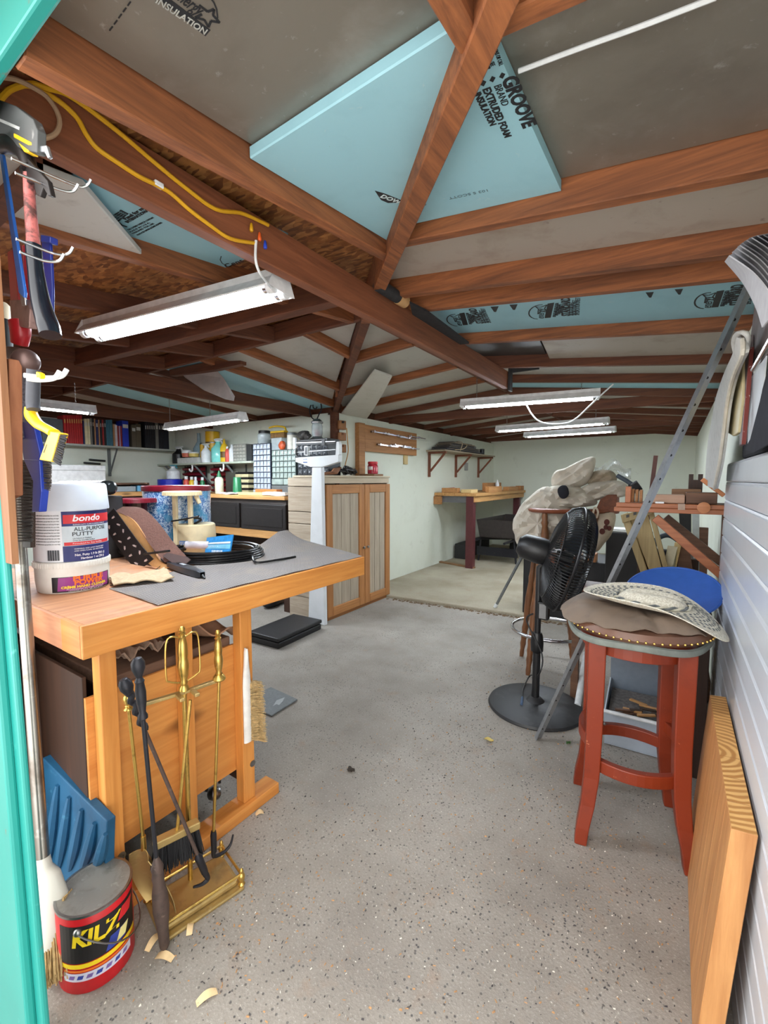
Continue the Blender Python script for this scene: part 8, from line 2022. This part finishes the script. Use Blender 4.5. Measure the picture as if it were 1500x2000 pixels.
P = smoothpath([PX(500, 470, XB_ + .004), PX(499, 505, XB_ + .004), PX(506, 530, XB_ - .01), PX(520, 550, XB_ - .05), PX(530, 562, XB_ - .07)], 6)
solo(MB().tube(P, .004, 8), 'lamp_cord', WB, 'white cord from the wire nuts down to the two-tube shop light', 'cord', tuple(P[0]), smooth=True)
P = smoothpath([on('E', 1013, 139, .055), on('E', 1130, 95, .055), on('E', 1250, 52, .055), on('E', 1400, -6, .055)], 6)
solo(MB().tube(P, .0042, 8), 'ceiling_cable', WB, 'straight white cable across the grey foil board at top right', 'cable', tuple(P[0]), smooth=True)
P = smoothpath([PY(x, y, 3.66) for x, y in ((1028, 790), (1038, 808), (1052, 822), (1075, 828), (1108, 826), (1128, 815), (1148, 796), (1178, 768), (1198, 750))], 6)
solo(MB().tube(P, .0055, 8), 'lamp_cord', WB, 'drooping white cord under the nearest rear shop light', 'cord', tuple(P[0]), smooth=True)
P = smoothpath([PY(x, y, 4.4) for x, y in ((1100, 745), (1160, 735), (1260, 728), (1370, 708))], 6)
solo(MB().tube(P, .006, 6), 'ceiling_wire', plain('brown_wire', (140, 96, 66), .6), 'brown wire slung under the rear rafters', 'wire', tuple(P[0]), smooth=True)
# black roofing felt and pipe beside the beam
FELB = plain('roofing_felt', (40, 40, 42), .85, 0, .3, 60, bmp=.3)
p0, p1, p2 = PX(738, 556, -1.055), PX(774, 576, -1.05), PX(804, 598, -1.05)
bp = thing('black_pipe', 'black pipe end with a tan band tucked beside the hip rafter', 'pipe', tuple(p0))
build(MB().tube([p0, p0.lerp(p2, .55)], .026, 16), 'pipe', FELB, bp, True)
build(MB().tube([p0.lerp(p2, .56), p0.lerp(p2, .78)], .0275, 16), 'band', plain('tan_band', (196, 154, 104), .6), bp, True)
solo(MB().slab([on('E', x, y, -.006) for x, y in ((800, 588), (832, 604), (880, 640), (916, 668), (896, 670), (850, 640), (806, 612))], (0, 0, -.01)), 'felt_flap', FELB, 'black roofing felt flap hanging above the far half of the long beam', 'felt')
# boards and sheeting stored over the tie beams
Yq = 2.05
def st_q(pts, Y, m, name, lab, cat, th=.02): return solo(MB().slab([PY(x, y, Y) for x, y in pts], (0, th, 0)), name, m, lab, cat, bev=.002)
st_q([(330, 722), (410, 706), (470, 704), (470, 711), (420, 722), (332, 734)], Yq, FIRDX, 'stored_batten', 'brown batten stored across the left tie beam', 'batten', .05)
st_q([(338, 716), (408, 698), (412, 704), (338, 724)], Yq + .08, plain('pale_batten', (150, 140, 140), .7), 'stored_batten', 'pale grey batten stored behind the brown one', 'batten', .04)
PLS = plain('dusty_sheeting', (176, 170, 166), .5, 0, .15, 10)
shp = [(352, 727), (420, 720), (436, 738), (458, 774), (456, 783), (440, 780), (398, 762), (362, 738)]
def shf(u, v):
    k = u * (len(shp) - 1); return None
solo(MB().slab([PY(x, y, Yq + .03 + .02 * (i % 3)) for i, (x, y) in enumerate(shp)], (0, .004, 0)), 'plastic_sheeting', PLS, 'grey plastic sheeting hanging below the stored battens', 'sheeting')
st_q([(170, 716), (238, 680), (248, 712), (322, 728), (322, 742), (250, 738)], 2.3, plain('brown_card', (120, 104, 92), .8), 'stored_cardboard', 'brown cardboard panel lying over the left tie beam', 'cardboard', .02)

# ------------------------------------------------------------------ floor things
q = [G(529, 1344, .003), G(581, 1368, .003), G(530, 1400, .003), G(470, 1372, .003)]
fm = thing('floor_mat', 'grey rubber scrap mat with a pale leaf mark half under the workbench', 'mat', tuple(q[2]))
build(MB().slab(q, (0, 0, .008)), 'mat', plain('grey_mat', (112, 116, 118), .7, 0, .15, 80, bmp=.3), fm, bev=.002)
lf = [(533, 1379), (540, 1368), (548, 1365), (556, 1362), (552, 1370), (545, 1377), (540, 1375)]
build(MB().slab([G(x, y, .0114) for x, y in lf], (0, 0, .0004)), 'leaf_mark', plain('leaf_grey', (160, 164, 166), .7), fm)
def leaf(c, L_, a, m, lab):
    d_ = V((cos(a), sin(a), 0)); s_ = V((-d_.y, d_.x, 0))
    return solo(MB().sheet(lambda u, v: c + d_ * ((u - .5) * L_) + s_ * ((v - .5) * L_ * .62 * sin(pi * min(.999, max(.001, u)))) + V((0, 0, .004 + .006 * (2 * v - 1) ** 2 + .003 * sin(6 * u))), 10, 6, .0006), 'leaf', m, lab, 'leaf', tuple(c), smooth=True)
leaf(G(955, 1447), .045, .3, plain('leaf_yellow', (206, 186, 110), .7), 'yellow dead leaf on the concrete left of the steel strut foot')
leaf(G(1110, 1453), .032, 1.2, plain('leaf_green', (70, 110, 54), .6), 'small green leaf on the concrete right of the steel strut foot')
WCH = plain('chip_cream', (222, 192, 146), .8, 0, .15)
for i, (x, y, L_, a, lab) in enumerate(((300, 1842, .05, 1.9, 'curled cream wood shaving at the left corner of the brass base'), (322, 1872, .05, .4, 'cream wood shaving lying below the brass base'), (372, 1815, .04, 2.4, 'pinkish shaving beside the front rail of the brass base'), (404, 1950, .05, 1.2, 'cream wood shaving near the bottom edge, right of the paint can'), (507, 1590, .03, 1.0, 'tiny shaving beside the bench foot'))):
    c = G(x, y); d_ = V((cos(a), sin(a), 0)); s_ = V((-d_.y, d_.x, 0))
    solo(MB().sheet(lambda u, v: c + d_ * ((u - .5) * L_) + s_ * ((v - .5) * .016) + V((0, 0, .003 + .012 * sin(pi * u) * (.4 + .6 * v))), 8, 3, .001), 'wood_shaving', WCH, lab, 'shaving', tuple(c), smooth=True)
lump('bark_clump', G(685, 1505), .018, .012, .006, plain('dark_bark', (52, 44, 36), .9, 0, .4, 80), 'dark crumb of bark in the middle of the concrete floor', 'debris', 14, .4)
for i, (x, y) in enumerate(((530, 1186), (549, 1178))):
    c = G(x, y); lump('work_boot', c, .06, .11, .05, BLACKR if i == 0 else plain('boot_brown', (90, 72, 56), .7), ('black', 'brown')[i] + ' work boot in the shadow left of the cabinet foot', 'boot', 3 + i, .12)
# crumbs, straw and shavings nobody could count
rnd = random.Random(77)
def crumbs(n, spots, size, m, name, lab, up=.004):
    mb = MB()
    for i in range(n):
        cx_, cy_, s_ = spots[rnd.randrange(len(spots))]; x, y = rnd.gauss(cx_, s_), rnd.gauss(cy_, s_)
        if not (-1.25 < x < .08 and .45 < y < 3.9): continue
        a, L_ = rnd.uniform(0, pi), size * rnd.uniform(.4, 1.6); w_ = L_ * rnd.uniform(.15, .45); d_ = V((cos(a), sin(a), 0)) * L_ / 2; s2_ = V((-sin(a), cos(a), 0)) * w_ / 2; z = rnd.uniform(.001, up)
        c = V((x, y, z)); h_ = V((0, 0, rnd.uniform(.0008, .004)))
        mb.add([c - d_ - s2_, c + d_ - s2_, c + d_ + s2_ + h_, c - d_ + s2_ + h_ * .4, c + h_ * 1.4], [(0, 1, 4), (1, 2, 4), (2, 3, 4), (3, 0, 4)])
    o = build(mb, name, m, kind='stuff'); o['label'] = lab; o['category'] = 'debris'; return o
sp = [(-.55, 1.6, .35), (-.3, 1.9, .25), (-.25, 1.5, .2), (-.9, 1.0, .25), (-.5, 1.1, .3), (-1.0, 1.6, .3), (-.7, 2.2, .4), (-.1, 1.3, .15), (-.2, 1.0, .2), (-1.05, .75, .12), (-.6, .75, .3), (-1.2, 2.9, .5), (-.6, 3.2, .4)]
crumbs(1500, sp, .0055, plain('crumb_tan', (168, 128, 88), .9, 0, .25, 90), 'tan_crumbs', 'tan straw crumbs and shavings strewn over the concrete floor')
crumbs(1900, sp + [(-1.2, 1.9, .3), (-1.4, 2.5, .3), (-.9, 1.5, .3)], .0045, plain('crumb_dark', (64, 60, 62), .9, 0, .25, 90), 'dark_crumbs', 'dark gravel crumbs strewn over the concrete floor')
crumbs(500, sp, .0038, plain('crumb_white', (214, 208, 196), .9, 0, .1, 90), 'pale_crumbs', 'pale crumbs strewn over the concrete floor')
mb = MB()
for i in range(420):
    t = rnd.random(); x = XI + .4 + t * 2.6; y = 3.965 + .27 * (x - XI) / (XR - XI) - abs(rnd.gauss(0, .03)); c = V((x, y - .004, .001)); r = rnd.uniform(.004, .014)
    mb.add([c + V((-r, -r, 0)), c + V((r, -r, 0)), c + V((r, r * .5, 0)), c + V((-r, r * .5, 0)), c + V((0, 0, r * .7))], [(0, 1, 4), (1, 2, 4), (2, 3, 4), (3, 0, 4)])
o = build(mb, 'swept_dirt', plain('dirt_brown', (104, 84, 62), .95, 0, .4, 60), kind='stuff'); o['label'] = 'brown dirt swept against the edge of the rear slab'; o['category'] = 'debris'
